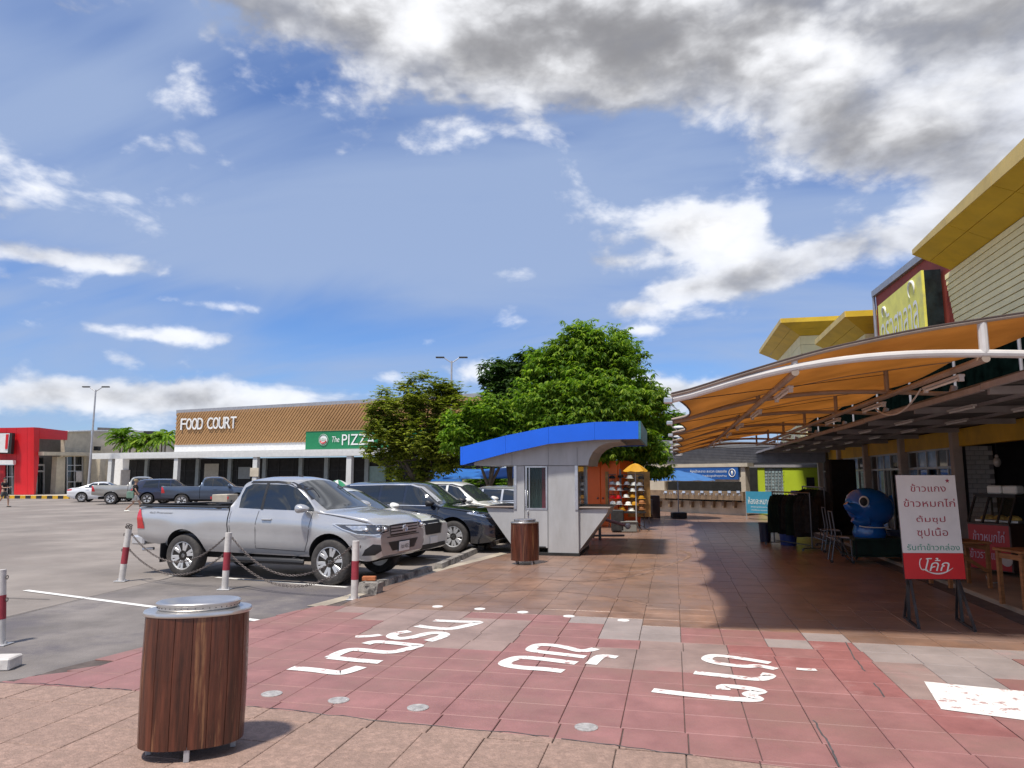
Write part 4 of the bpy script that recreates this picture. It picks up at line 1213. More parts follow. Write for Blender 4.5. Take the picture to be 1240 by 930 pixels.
    # outer guard hoops seen end-on at the tip of each frame
q = MB(); q.tube([V(x, YS[0] - .05, smoothtab(CU, x, .3) + .028) for x in ngrid(0, 4.0, 20)], .008, 5); mk('edge_rope', q, m_rope, parent=canopy)
for x, dz in ((1.30, -.055), (3.12, -.055)):
    z = smoothtab(CT, x, .3) + dz
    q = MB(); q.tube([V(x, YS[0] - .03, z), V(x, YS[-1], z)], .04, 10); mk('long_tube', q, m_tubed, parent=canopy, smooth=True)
for k in range(NF - 1):
    q = MB(); q.tube([V(.02, YS[k], 2.62), V(3.1, YS[k + 1], 3.30)], .005, 4); mk('bracing_cable', q, m_rope, parent=canopy)
# slim lamps hung from the tubes
m_lampb = mat('lamp_body', (.55, .52, .50), .5)
m_fluo = mat('fluorescent_tube', (.85, .85, .82), .3)
for k in range(6):
    y = 9.3 + 3.0 * k
    for x, L_ in ((3.12, 1.2), (1.33, 1.2)):
        z = smoothtab(CT, x, .3) - .14
        f = thing('strip_lamp', 'strip lamp under the %s tube of the orange canopy, %s from the near end' % ('shop side' if x > 2 else 'plaza side', ORD[k]), 'lamp', (x + .03, y, z), 0, 'unlit strip lamps under the canopy')
        q = MB(); q.box((0, 0, .015), (.07, L_, .03), bv=.006); q.box((0, -L_ / 2 + .03, -.02), (.05, .05, .06)); q.box((0, L_ / 2 - .03, -.02), (.05, .05, .06)); mk('housing', q, m_lampb, parent=f, w=False)
        q = MB(); q.tube([(0, -L_ / 2 + .05, -.02), (0, L_ / 2 - .05, -.02)], .014, 8); mk('tube', q, m_fluo, parent=f, w=False, smooth=True)
mk('hanging_cable', MB().tube(sag(P(1115, 471, X=3.15), P(1058, 493, X=3.15), .22), .012, 6), m_tube, smooth=True, label='loose pale cable sagging under the canopy between two lamps', cat='cable')
for k in range(3):
    pass

# ---------------------------------------------------------------- shop row
m_yband = mat('yellow_band', (.78, .46, .03), .6, var=.14, scale=1.0, bump=.1, dirt=(.40, .22, .03), dirt_t=(.5, .75))
m_soff = mat('metal_deck', (.15, .145, .145), .6, metal=.2, var=.25, scale=1.5)
m_beam = mat('grey_steel_beam', (.36, .34, .35), .5, var=.12)
m_col = mat('shop_column', (.52, .44, .39), .7, var=.15, scale=2, bump=.2)
m_brick = mat('grey_brick', (.48, .47, .46), .8, var=.15, scale=3, bump=.3, rnd=.08)
m_mort = mat('mortar', (.20, .195, .19), .9)
m_frame = mat('window_aluminium', (.52, .52, .52), .4, metal=.4)
m_blueg = mat('blue_window_film', (.22, .44, .80), .15, spec=.8, var=.4, scale=2)
m_darkg = mat('shop_glass', (.012, .016, .018), .05, spec=.8, var=.2)
XW = 6.5
shops = thing('shop_row', 'long row of open fronted shops with a yellow band above grey columns', 'building', (XW, 24, .09))
def sp_(nm, mb, m, sm=False, **k): return mk(nm, mb, m, parent=shops, smooth=sm, **k)
CY = [18.6 + 4.0 * k for k in range(5)]
zb0, zb1 = 2.50, 2.90
ys = [6.5, 10.6, 14.6] + CY
for a, b in zip(ys[:-1], ys[1:]):
    q = MB(); q.box((XW + .10, (a + b) / 2, (zb0 + zb1) / 2), (.16, b - a - .012, zb1 - zb0)); sp_('fascia_board', q, m_yband)
for y in [10.6, 14.6] + CY:
    if y < 15: continue
    q = MB(); q.box((XW - .02, y, 1.45), (.20, .22, 2.86), bv=.01); sp_('column', q, m_col)
# brick pier at the first column
q = MB(); q.box((XW + .46, CY[0] + .10, 1.30), (.56, .20, 2.42)); pier = sp_('brick_pier', q, m_mort)
rows = 22; bricks = None
for r in range(rows):
    z = .12 + (r + .5) * .1085
    for c in range(3):
        x0 = XW + .18 + (c - (.5 if r % 2 else 0)) * .19; x1 = x0 + .18
        x0 = max(x0, XW + .18); x1 = min(x1, XW + .74)
        if x1 - x0 < .03: continue
        q = MB(); q.box((0, 0, 0), (x1 - x0, .02, .098), bv=.004)
        o = mk('brick', q, m_brick, parent=pier, w=False); o.location = ((x0 + x1) / 2, CY[0] - .006, z - 0); o.matrix_parent_inverse = WM[pier].inverted()
# glazed fronts between the columns
for k in range(4):
    a, b = CY[k] + .12, CY[k + 1] - .12
    w = MB(); n = 5
    w.box((XW + .10, (a + b) / 2, zb0 - .02), (.06, b - a, .05)); w.box((XW + .10, (a + b) / 2, 2.02), (.05, b - a, .06)); w.box((XW + .10, (a + b) / 2, .14), (.06, b - a, .06))
    for i in range(n + 1): w.box((XW + .10, a + (b - a) * i / n, 1.31), (.045, .05, 2.36))
    fr = sp_('shop_window', w, m_frame)
    for i in range(n):
        y0, y1 = a + (b - a) * i / n + .03, a + (b - a) * (i + 1) / n - .03
        q = MB(); q.box((XW + .12, (y0 + y1) / 2, 2.25), (.012, y1 - y0, .42)); mk('pane', q, m_blueg if (i * 7 + k * 3) % 3 != 1 else m_darkg, parent=fr)
        if (i + k) % 4 != 2:
            q = MB(); q.box((XW + .12, (y0 + y1) / 2, 1.08), (.012, y1 - y0, 1.80)); mk('pane', q, m_blueg if (i * 5 + k) % 4 == 0 else m_darkg, parent=fr)
    q = MB()
    for i in range(7):
        y = a + (b - a) * (i + .3 + .4 * random.random()) / 7; q.box((XW + .5, y, 1.25), (.05, .10 + .12 * random.random(), 2.1))
    sp_('curtain_strip', q, mat('pale_curtain', (.66, .70, .64), .8, var=.3) if k % 2 else mat('blue_curtain', (.14, .32, .60), .8, var=.3), kind='stuff')
# interior shell
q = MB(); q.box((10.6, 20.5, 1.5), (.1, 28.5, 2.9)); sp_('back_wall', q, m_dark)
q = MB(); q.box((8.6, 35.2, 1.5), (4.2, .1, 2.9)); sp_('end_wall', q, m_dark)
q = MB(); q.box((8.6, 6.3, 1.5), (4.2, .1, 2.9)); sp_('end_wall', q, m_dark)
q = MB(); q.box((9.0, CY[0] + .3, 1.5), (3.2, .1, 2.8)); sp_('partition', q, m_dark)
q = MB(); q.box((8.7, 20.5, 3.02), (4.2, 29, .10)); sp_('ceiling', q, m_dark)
# lean-to roof: deck, rafters, eaves beams
XE = 3.8
for i in range(10):
    y0 = 7.0 + i * 2.8; z0 = 2.90
    q = MB(); q.prism([V(XE, y0, 2.93), V(XW + .02, y0, 2.945), V(XW + .02, y0, 2.985), V(XE, y0, 2.97)], (0, 2.796, 0)); sp_('deck_panel', q, m_soff)
    q = MB()
    for j in range(14):
        y = y0 + .1 + j * .2; q.box(((XE + XW) / 2, y, 2.927), (XW - XE, .05, .022))
    sp_('deck_rib', q, m_soff, kind='stuff')
    q = MB(); q.box((XE - .03, y0 + 1.4, 2.90 - .012 * (i % 2)), (.05, 2.78, .075)); sp_('eaves_beam', q, m_beam)
    q = MB(); q.box(((XE + XW) / 2, y0 + .05, 2.86), (XW - XE - .1, .07, .10)); sp_('rafter', q, m_beam)
    for x in (4.6, 5.6):
        q = MB(); q.box((x, y0 + 1.4, 2.885), (.06, 2.7, .05)); sp_('purlin', q, m_beam)
for i in range(8):
    for x in (4.3, 5.2):
        y = 9.2 + 2.8 * i
        f = thing('ceiling_lamp', 'ceiling strip lamp in the %s line under the metal deck, %s from the near end' % ('outer' if x < 5 else 'inner', ORD[i]), 'lamp', (x, y, 2.80), 0, 'unlit strip lamps under the deck')
        q = MB(); q.box((0, 0, .03), (.06, 1.0, .03)); mk('housing', q, m_lampb, parent=f, w=False)
        q = MB(); q.tube([(0, -.47, 0), (0, .47, 0)], .015, 8); mk('tube', q, m_fluo, parent=f, w=False, smooth=True)
# support posts of the canopy frames on the shop side
for k in range(NF):
    q = MB(); q.tube([V(3.97, YS[k], 2.95), V(4.02, YS[k], 3.10)], .05, 8); mk('base_bracket', q, m_beam, parent=canopy, smooth=True)
# dark shade netting between the canopy and the upper storey
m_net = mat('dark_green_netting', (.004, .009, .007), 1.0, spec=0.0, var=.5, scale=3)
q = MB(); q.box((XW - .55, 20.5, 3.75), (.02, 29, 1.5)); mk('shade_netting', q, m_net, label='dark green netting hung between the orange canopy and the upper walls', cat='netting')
q = MB()
for i in range(12): q.tube([V(4.6, 8.4 + 2.3 * i, 2.97), V(4.6, 8.4 + 2.3 * i, 3.8)], .022, 6)
sp_('netting_post', q, m_beam, kind='stuff')

# ---------------------------------------------------------------- upper halls
m_cream = mat('cream_boarding', (.88, .77, .42), .6, var=.06, scale=2, bump=.08, rnd=.03)
m_yel = mat('yellow_soffit', (.72, .47, .025), .55, var=.10, scale=1.2, dirt=(.44, .27, .03), dirt_t=(.5, .75))
m_yfas = mat('pale_yellow_fascia', (.72, .52, .16), .55, var=.12, scale=1.5)
m_redw = mat('brick_red_render', (.33, .055, .035), .75, var=.12, scale=1.2, bump=.1)
m_flash = mat('grey_flashing', (.36, .36, .38), .45, metal=.4, var=.1)
hall = thing('market_hall', 'tall hall with cream boarding and upswept yellow eaves above the orange canopy', 'building', (8.6, 14, 2.9))
def hp(nm, mb, m, sm=False, **k): return mk(nm, mb, m, parent=hall, smooth=sm, **k)
XH = XW
zt_w = P(1240, 262, X=XH).z; yfar_t = P(1145, 336, X=XH).y; yfar_b = P(1158, 393, X=XH).y; zbh = 3.1
ynear = 5.0
nb = 24; H_ = zt_w - zbh
fr = lambda z: yfar_b + (yfar_t - yfar_b) * (z - P(1158, 393, X=XH).z) / (zt_w - P(1158, 393, X=XH).z)
for i in range(nb):
    z0 = zbh + H_ * i / nb; z1 = zbh + H_ * (i + 1) / nb
    q = MB(); q.prism([V(XH - .03, ynear, z0 + .004), V(XH - .03, fr(z0), z0 + .004), V(XH - .012, fr(z1), z1 - .008), V(XH - .012, ynear, z1 - .008)], (.04, 0, 0)); hp('wall_board', q, m_cream)
q = MB(); q.prism([V(XH + .03, ynear, zbh), V(XH + .03, fr(zbh) - .02, zbh), V(XH + .03, fr(zt_w) - .02, zt_w), V(XH + .03, ynear, zt_w)], (.15, 0, 0)); hp('wall', q, mat('board_backing', (.28, .23, .14), .9))
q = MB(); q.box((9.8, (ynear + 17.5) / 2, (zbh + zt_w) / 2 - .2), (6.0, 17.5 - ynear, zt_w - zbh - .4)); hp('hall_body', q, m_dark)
# eaves
XO = P(1105, 308, X=5.63).x; yo_far = P(1105, 308, X=XO).y; zo = P(1240, 190, X=XO).z; zo_f = P(1105, 308, X=XO).z
yi_far = P(1152, 325, X=XH).y
yn_ = 5.0
ft = P(1240, 167, X=XO).z - P(1240, 190, X=XO).z; ftf = P(1107, 300, X=XO).z - P(1107, 306, X=XO).z
y1240 = P(1240, 190, X=XO).y
def zof(y): return zo + (zo_f - zo) * (y - y1240) / (yo_far - y1240)
def ftt(y): return max(.1, ft + (ftf - ft) * (y - y1240) / (yo_far - y1240))
nsof = 6
for i in range(nsof):
    ya, yb = yn_ + (yo_far - yn_) * i / nsof + .006, yn_ + (yo_far - yn_) * (i + 1) / nsof - .006
    yai, ybi = yn_ + (yi_far - yn_) * i / nsof + .006, yn_ + (yi_far - yn_) * (i + 1) / nsof - .006
    for t0, t1 in ((0.02, .44), (.46, 1.0)):
        L_ = lambda t, yo, yi, dz: V(XO + (XH - XO) * t, yo + (yi - yo) * t, zof(yo) + (zt_w + .01 - zof(yo)) * t + dz)
        q = MB(); q.prism([L_(t0, ya, yai, 0), L_(t1, ya, yai, 0), L_(t1, yb, ybi, 0), L_(t0, yb, ybi, 0)], (0, 0, .03)); hp('soffit_panel', q, m_yel)
    q = MB(); q.prism([V(XO, ya, zof(ya)), V(XO, yb, zof(yb)), V(XO, yb, zof(yb) + ftt(yb)), V(XO, ya, zof(ya) + ftt(ya))], (.03, 0, 0)); hp('fascia_panel', q, m_yfas)
q = MB(); q.prism([V(XO + .03, yn_, zo + .08), V(XO + .03, yo_far, zo_f + .05), V(XH + 6, yi_far + .6, zt_w + .05), V(XH + 6, yn_, zt_w + .05)], (0, 0, .08)); hp('roof', q, m_flash)
q = MB(); q.prism([V(XO + .004, yo_far, zo_f), V(XH, yi_far, zt_w + .01), V(XH, yi_far, zt_w + .12), V(XO + .004, yo_far, zo_f + ftf)], (0, .03, 0)); hp('fascia_end', q, m_yel)

# red block with the big yellow sign
redb = thing('red_block', 'brick red upper block with grey flashing carrying the yellow sign box', 'building', (8.0, 21.5, 2.9))
XR2 = XW + .06
a = P(1060, 352, X=XR2); b = P(1112, 311, X=XR2)
ztr = lambda y: a.z + (b.z - a.z) * (y - a.y) / (b.y - a.y)
yn2 = 16.5
q = MB(); q.prism([V(XR2, yn2, 3.0), V(XR2, a.y, 3.0), V(XR2, a.y, ztr(a.y) - .2), V(XR2, yn2, ztr(yn2) - .2)], (5, 0, 0)); mk('wall', q, m_redw, parent=redb)
q = MB(); q.prism([V(XR2 - .10, yn2, ztr(yn2) - .19), V(XR2 - .10, a.y + .1, ztr(a.y) - .19), V(XR2 - .10, a.y + .1, ztr(a.y)), V(XR2 - .10, yn2, ztr(yn2))], (5.2, 0, 0)); mk('flashing', q, m_flash, parent=redb)
q = MB(); q.tube([V(XR2 - .05, a.y + .05, 3.0), V(XR2 - .05, a.y + .05, ztr(a.y) - .2)], .05, 8); mk('downpipe', q, m_flash, parent=redb)
XS = 6.07
s_tl = P(1063, 372, X=XS); s_tr = P(1115, 326, X=XS)
zst = (s_tl.z + s_tr.z) / 2; zsb = 3.75
sign = thing('sign_box', 'yellow box sign with white Thai lettering on the brick red block', 'sign', (XS, (s_tl.y + s_tr.y) / 2, zsb))
m_sy = mat('sign_yellow', (.86, .80, .13), .5, var=.10, scale=2, dirt=(.55, .50, .18), dirt_t=(.5, .7))
m_sw = mat('sign_white', (.82, .83, .76), .5, var=.05)
q = MB(); q.box((XS + .03, (s_tl.y + s_tr.y) / 2, (zst + zsb) / 2), (.06, s_tl.y - s_tr.y, zst - zsb)); face = mk('sign_face', q, m_sy, parent=sign)
q = MB(); q.box((XS + .25, (s_tl.y + s_tr.y) / 2, (zst + zsb) / 2 + .003), (.37, s_tl.y - s_tr.y - .01, zst - zsb)); mk('sign_case', q, mat('sign_case_dark', (.012, .02, .022), .35, var=.5, scale=5), parent=sign)
Ls = s_tl.y - s_tr.y; Hs = zst - P(1115, 405, X=XS).z
lt = lettering('ครัวฮาลาล', V(XS - .001, s_tl.y - .06 * Ls, zst - .88 * Hs), (0, -1, 0), (0, 0, 1), Ls * .84, Hs * .66, .012, bold=.08); mk('sign_lettering', lt, m_sw, parent=face)
for yy, rr, zz in ((s_tl.y - .16 * Ls, .15, zst - .22 * Hs), (s_tr.y + .20 * Ls, .22, zst - .20 * Hs)):
    q = MB()
    pts = [V(XS - .014, yy + rr * cos(t), zz + rr * sin(t)) for t in [radians(-50 + 14 * i) for i in range(20)]]
    q.tube(pts, [.004 + .035 * sin(pi * i / 19) for i in range(20)], 6); mk('crescent_emblem', q, m_sw, parent=face)


def eave_box(name_label, xo, y0, y1, zo_, xi_in, label, right=None, box=True, zwall=None):
    """box hall with wide upswept eaves"""
    r = thing('market_hall', label, 'building', (xo + 3, (y0 + y1) / 2, 2.9))
    w = 5.0 if right is None else right - xo
    zi = zo_ - .45; ins = xi_in
    ft_ = .20
    if box:
        n_ = 12; za = 3.2
        for i in range(n_):
            z0, z1 = za + (zi - za) * i / n_, za + (zi - za) * (i + 1) / n_
            q = MB(); q.box((xo + ins + w / 2, y0 + ins, (z0 + z1) / 2), (w, .04, z1 - z0 - .015)); mk('wall_board', q, m_cream, parent=r)
            q = MB(); q.box((xo + ins - .021, (y0 + y1) / 2 + ins / 2, (z0 + z1) / 2), (.04, y1 - y0 - ins, z1 - z0 - .015)); mk('wall_board', q, m_cream, parent=r)
        q = MB(); q.box((xo + ins + w / 2 + .05, (y0 + y1) / 2 + ins / 2 + .05, (za + zi) / 2 - .05), (w, y1 - y0 - ins, zi - za)); mk('wall', q, m_dark, parent=r)
    c0 = V(xo, y0, zo_); c1 = V(xo + w, y0, zo_); c2 = V(xo, y1, zo_)
    i0 = V(xo + ins, y0 + ins, zi); i1 = V(xo + w, y0 + ins, zi); i2 = V(xo + ins, y1, zi)
    for A_, B_, C_, D_ in ((c0, c1, i1, i0), (c0, i0, i2, c2)):
        for t0, t1 in ((0, .48), (.50, 1)):
            if A_ is c0 and B_ is c1: pl = [A_.lerp(D_, t0), B_.lerp(C_, t0), B_.lerp(C_, t1), A_.lerp(D_, t1)]
            else: pl = [A_.lerp(B_, t0), A_.lerp(B_, t1), D_.lerp(C_, t1), D_.lerp(C_, t0)]
            q = MB(); q.prism(pl, (0, 0, .03)); mk('soffit_panel', q, m_yel, parent=r)
    q = MB(); q.box((xo + w / 2, y0 - .015, zo_ + ft_ / 2), (w, .03, ft_)); mk('fascia', q, m_yel, parent=r)
    q = MB(); q.box((xo - .015, (y0 + y1) / 2, zo_ + ft_ / 2 + .002), (.03, y1 - y0 + .03, ft_)); mk('fascia', q, m_yfas, parent=r)
    q = MB(); q.prism([c0 + V(.02, .02, .06), c1 + V(0, .02, .06), V(xo + w, y1, zo_ + .06), c2 + V(.02, 0, .06)], (0, 0, .08)); mk('roof', q, m_flash, parent=r)
    return r


c = P(946, 392, Z=None, d=31.5)
e1 = P(946, 391, d=31.2); eave_box('a', e1.x, e1.y, e1.y + 8.2, e1.z, .95, 'farther small hall whose yellow eaves turn a corner over a cream box', right=e1.x + 6)
e2 = P(1024, 384, d=23.4); eave_box('b', e2.x, e2.y, e2.y + 5.2, e2.z, .8, 'low yellow roofed hall between the sign box and the farther eaves', right=e2.x + 3.5, box=True)

# ---------------------------------------------------------------- ablution building at the end of the plaza
m_beige = mat('beige_render', (.56, .49, .38), .75, var=.14, scale=1.3, bump=.1, dirt=(.33, .28, .21), dirt_t=(.5, .75))
m_trough = mat('brown_trough_tile', (.24, .165, .10), .5, var=.25, scale=4)
m_corr = mat('grey_corrugated', (.16, .155, .16), .5, metal=.3, var=.15)
m_sblue = mat('sign_blue', (.012, .09, .33), .4, var=.05)
m_lime = mat('lime_wall', (.52, .66, .03), .6, var=.07, scale=1.5)
wa = P(757, 617, Z=.016); wb = P(903, 624.5, Z=.016)
wd = (wb - wa).normalized(); wn_ = Vector((wd.y, -wd.x, 0))
if wn_.dot(FWD0) > 0: wn_ = -wn_
WL = (wb - wa).length
ab = thing('washroom_building', 'low beige washroom building with a tiled wash trough under a long blue sign', 'building', (wa + wb) / 2)
def wpt(px, py, off=0.0):
    """point on the front plane"""
    r = RAY(px, py); o = wa + wn_ * off; t = (o - Vector((0, 0, EYE))).dot(wn_) / r.dot(wn_); return Vector((0, 0, EYE)) + r * t
def wbox(nm, px0, px1, py0, py1, off0, off1, m, parent=None, root=None, bv=0):
    """box standing on the front, between two pixels across and two up"""
    a_, b_ = wpt(px0, py1, off1), wpt(px1, py1, off1); zt_ = wpt(px0, py0, off1).z; zb_ = a_.z
    z1_ = wpt((px0 + px1) / 2, py0, off1).z; z0_ = wpt((px0 + px1) / 2, py1, off1).z
    a_.z = z0_; b_.z = z0_
    q = MB(); q.prism([a_, b_, b_ + wn_ * (off0 - off1), a_ + wn_ * (off0 - off1)], (0, 0, z1_ - z0_)); return mk(nm, q, m, parent=parent or ab)
wbox('low_wall', 757, 903, 606, 621, -.25, 0, m_beige)
wbox('wash_trough', 786, 900, 594.5, 604.5, -.3, .35, m_trough)
wbox('wall', 757, 805, 572, 606, -.30, -.02, m_beige)
wbox('lintel', 805, 903, 578, 583, -.26, -.01, m_beige)
wbox('parapet', 757, 905, 562, 566, -.4, .12, m_beige)
wbox('corner_post', 899, 904.5, 563, 622, -.3, .02, m_beige)
wbox('upper_wall', 757, 1000, 543, 562, -.6, -.35, m_corr)
q = MB()
for i in range(11):
    py = 544 + i * 1.75; a_, b_ = wpt(800, py, -.33), wpt(1000, py, -.33); b_.z = a_.z; q.bar(a_, b_, .03, .03)
mk('corrugation', q, m_corr, parent=ab, kind='stuff')
sg = wbox('blue_sign', 812, 894, 565, 580.5, -.02, .10, m_sblue)
# lettering of the blue sign
aa = wpt(838, 573, .11); bb = wpt(878, 573, .11); zz = wpt(850, 572.5, .11).z - wpt(850, 576, .11).z
for py, tx, h_ in ((572.2, 'ห้องน้ำสะอาด สะดวก ปลอดภัย', 3.4), (578.0, 'บริการฟรีสำหรับลูกค้าทุกท่าน', 3.2)):
    o_ = wpt(836, py, .105); e_ = wpt(880, py, .105); hh = wpt(850, py - h_, .105).z - wpt(850, py, .105).z
    mk('sign_lettering', lettering(tx, V(o_.x, o_.y, o_.z), (e_ - o_) * 1.0, (0, 0, 1), (e_ - o_).length, hh, .01, bold=.01), m_sw, parent=sg)
cc = wpt(886.5, 572.6, .115); rr = (wpt(886.5, 568, .115) - cc).length
q = MB(); q.tube([cc + wd * rr * cos(2 * pi * i / 24) + V(0, 0, rr * sin(2 * pi * i / 24)) for i in range(25)], .018, 5, cap=False)
q.sphere(cc, (.05, .05, rr * .6), 8, 6); mk('round_emblem', q, m_sw, parent=sg)
q = MB(); p0 = wpt(805, 583, -1.6); p1 = wpt(900, 583, -1.6); p0.z = p1.z = 0
q.prism([p0, p1, p1 + V(0, 0, 2.6), p0 + V(0, 0, 2.6)], -wn_ * .1); mk('back_wall', q, m_dark, parent=ab)
q = MB()
for i in range(14):
    a_ = wpt(806 + i * 7, 594, .36); a_.z = .95
    q.tube([a_ + V(0, 0, -.02), a_ + V(0, 0, .04), a_ + wn_ * .12 + V(0, 0, .05), a_ + wn_ * .14 + V(0, 0, -.03)], .015, 5)
mk('tap', q, m_chr, parent=ab, kind='stuff')
q = MB()
for i in range(9):
    a_ = wpt(806 + i * 11, 596.5, .37); q.box((a_.x, a_.y, a_.z + .03), (.17, .02, .10), rz=atan2(wd.y, wd.x))
mk('notice', q, mat('pale_blue_notice', (.5, .6, .75), .5), parent=ab, kind='stuff')
q = MB()
for i in range(8):
    a_ = wpt(800 + i * 13, 607, .03); q.prism([a_ + wd * -.08, a_ + wd * .08, a_ + wd * .04 + V(0, 0, -.3), a_ + wd * -.04 + V(0, 0, -.3)], wn_ * .2)
mk('trough_bracket', q, m_trough, parent=ab, kind='stuff')
# side wing with doorway, glass blocks and lime wall
wing = thing('side_wing', 'lime green wing with a panel of glass blocks beside the dark doorway', 'building', P(950, 618, Z=.016))
Yw = P(905, 622, Z=.016).y - .2
def gpt(px, py, off=0): return P(px, py, Y=Yw - off)
def gbox(nm, px0, px1, py0, py1, th, m, off=0, par=None):
    a_ = gpt(px0, py1, off); b_ = gpt(px1, py0, off); q = MB(); q.prism([a_, V(b_.x, a_.y, a_.z), b_, V(a_.x, a_.y, b_.z)], (0, th, 0)); return mk(nm, q, m, parent=par or wing)
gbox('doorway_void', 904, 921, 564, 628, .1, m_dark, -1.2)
gbox('lime_wall', 920, 925.5, 566, 628, .2, m_lime)
gbox('lime_wall', 950.5, 1010, 566, 628, .2, m_lime)
gbox('lime_wall', 925.5, 950.5, 600, 628, .2, m_lime)
gbox('dark_window', 977, 986, 578, 590, .03, m_dark, .02)
gbox('ceiling_beam', 903, 1003, 562.5, 566, .3, m_beam, .06)
m_gb = mat('glass_block', (.30, .38, .40), .12, spec=.8, var=.25, scale=8, rnd=.25)
q0 = gbox('block_panel', 925.5, 950.5, 566, 600, .05, mat('block_mortar', (.50, .52, .50), .8), -.06)
for i in range(6):
    for j in range(9):
        px = 925.9 + 4.12 * i; py = 566.4 + 3.75 * j; a_ = gpt(px + .5, py + 3.3, .0); b_ = gpt(px + 3.7, py + .5, .0)
        q = MB(); q.box(((a_.x + b_.x) / 2, Yw + .03, (a_.z + b_.z) / 2), (b_.x - a_.x, .06, b_.z - a_.z), bv=.012); mk('glass_block', q, m_gb, parent=q0)
# roofs behind: grey shed roofs and a white spiral of guards at the canopy tips
m_guard = mat('white_guard', (.66, .66, .66), .5)
for k in range(4):
    q = MB(); a_ = P(822, 519 + 11 * k, d=30 + 2 * k)
    q.lathe([(.02, .0), (.26 - .03 * k, .015), (.27 - .03 * k, .04), (.20, .10), (.02, .13)], 16, a_, sy=.6)
    mk('roof_ventilator', q, m_guard, smooth=True, label='white round roof ventilator beyond the canopy tips, %s from the top' % ORD[k], cat='roof ventilator', group='white ventilators beyond the canopy tips')
shed = thing('far_shed', 'grey metal shed roof behind the tree, left of the canopy tips', 'building', P(812, 600, d=42))
q = MB(); a_, b_ = P(796, 533, d=42), P(1010, 537, d=42)
q.prism([a_, b_, b_ + V(0, 0, -.35), a_ + V(0, 0, -.35)], FWD0 * 6); mk('roof', q, m_flash, parent=shed)
q = MB(); q.prism([a_ + V(.3, .5, -.36), b_ + V(-.3, .5, -.36), V(b_.x - .3, b_.y + .5, 0), V(a_.x + .3, a_.y + .5, 0)], FWD0 * 5); mk('wall', q, m_corr, parent=shed)

# ---------------------------------------------------------------- food court
m_slat = mat('tan_slat', (.37, .205, .085), .6, var=.08, scale=3)
m_tanb = mat('tan_backing', (.30, .168, .072), .8, var=.1)
m_wht = mat('white_render', (.74, .74, .73), .6, var=.06)
m_wcol = mat('pale_column', (.60, .60, .58), .5, var=.06)
m_gsign = mat('green_sign', (.012, .19, .075), .4, var=.06)
fa = P(119, 577, d=63.0); fb = P(565, 577, d=49.5); fa.z = fb.z = 0
fd = (fb - fa).normalized(); fn = Vector((fd.y, -fd.x, 0)); FL = (fb - fa).length
if fn.dot(FWD0) > 0: fn = -fn
fc = thing('food_court', 'food court hall with a tan slatted upper wall above a white columned portico', 'building', (fa + fb) / 2)
def fp(px, py, off=0.0):
    r = RAY(px, py); o = fa + fn * off; t = (o - Vector((0, 0, EYE))).dot(fn) / r.dot(fn); return Vector((0, 0, EYE)) + r * t
def fs_(p): return (Vector(p) - fa).dot(fd)
def fbox(nm, s0, s1, z0, z1, o0, o1, m, parent=None, **k):
    a_ = fa + fd * s0 + fn * o0; q = MB(); q.prism([a_ + V(0, 0, z0), a_ + fd * (s1 - s0) + V(0, 0, z0), a_ + fd * (s1 - s0) + fn * (o1 - o0) + V(0, 0, z0), a_ + fn * (o1 - o0) + V(0, 0, z0)], (0, 0, z1 - z0)); return mk(nm, q, m, parent=parent or fc, **k)
zpt = fp(300, 546, 0).z; zpb = fp(300, 553.5, 0).z
fbox('portico_roof', -1.0, FL, zpt - .12, zpt + .02, -3.0, .09, m_wcol)
fbox('portico_fascia', -.8, FL, zpb, zpt - .122, -.12, .12, m_wcol)
for px in (132, 212, 308, 422, 512):
    s = fs_(fp(px, 580, 0)); fbox('column', s - .22, s + .22, 0, zpb, -.30, .02, m_wcol)
for px in (178, 240, 279, 321, 365, 396, 445):
    s = fs_(fp(px, 580, -3)); fbox('pier', s - .18, s + .18, 0, zpb, -3.05, -2.8, mat('grey_pier', (.30, .34, .34), .6))
OW = -3.0
su0 = fs_(fp(213, 520, OW)); su1 = FL
# slatted upper wall (slightly sloping top)
zA, zB = fp(213, 500, OW).z, fp(445, 487.5, OW).z; sA, sB = su0, fs_(fp(445, 487, OW))
topz = lambda s: zA + (zB - zA) * (s - sA) / (sB - sA)
zS = fp(300, 543.5, OW).z; zS2 = zpt + .02
q = MB(); c0 = fa + fd * su0 + fn * OW; c1 = fa + fd * su1 + fn * OW
q.prism([c0 + V(0, 0, zS), c1 + V(0, 0, zS), c1 + V(0, 0, topz(su1)), c0 + V(0, 0, topz(su0))], -fn * .3); mk('upper_wall', q, m_tanb, parent=fc)
fbox('white_band', su0, su1, zS2 + .001, zS + .6, OW - .01, OW + .03, m_wht)
fbox('parapet_cap', su0 - .05, su1, 0, .001, OW, OW + .1, m_flash) if False else None
zSl = fp(300, 537, OW).z
sl = MB(); step = .30; n_ = int((su1 - su0 + 4) / step); slo = 1.25
for i in range(n_):
    s0 = su0 - 3.6 + i * step; p = []
    for (z) in (zSl, None):
        pass
    # each slat leans: from the bottom edge up to the right
    sb, st_ = s0, s0 + (topz(min(max(s0, su0), su1)) - zSl) / slo
    def at_(s): return (s - sb) / (st_ - sb)
    s_a, s_b = max(sb, su0 + .02), min(st_, su1)
    if s_b - s_a < .1: continue
    za = zSl + (s_a - sb) * slo; zb_ = zSl + (s_b - sb) * slo; zb_ = min(zb_, topz(s_b) - .02)
    A_ = fa + fd * s_a + fn * (OW + .06) + V(0, 0, za); B_ = fa + fd * s_b + fn * (OW + .06) + V(0, 0, zb_)
    o = MB(); o.prism([A_ + fd * -.0, A_ + fd * .215, B_ + fd * .215, B_ + fd * -.0], fn * .06)
    mk('slat', o, m_slat, parent=fc)
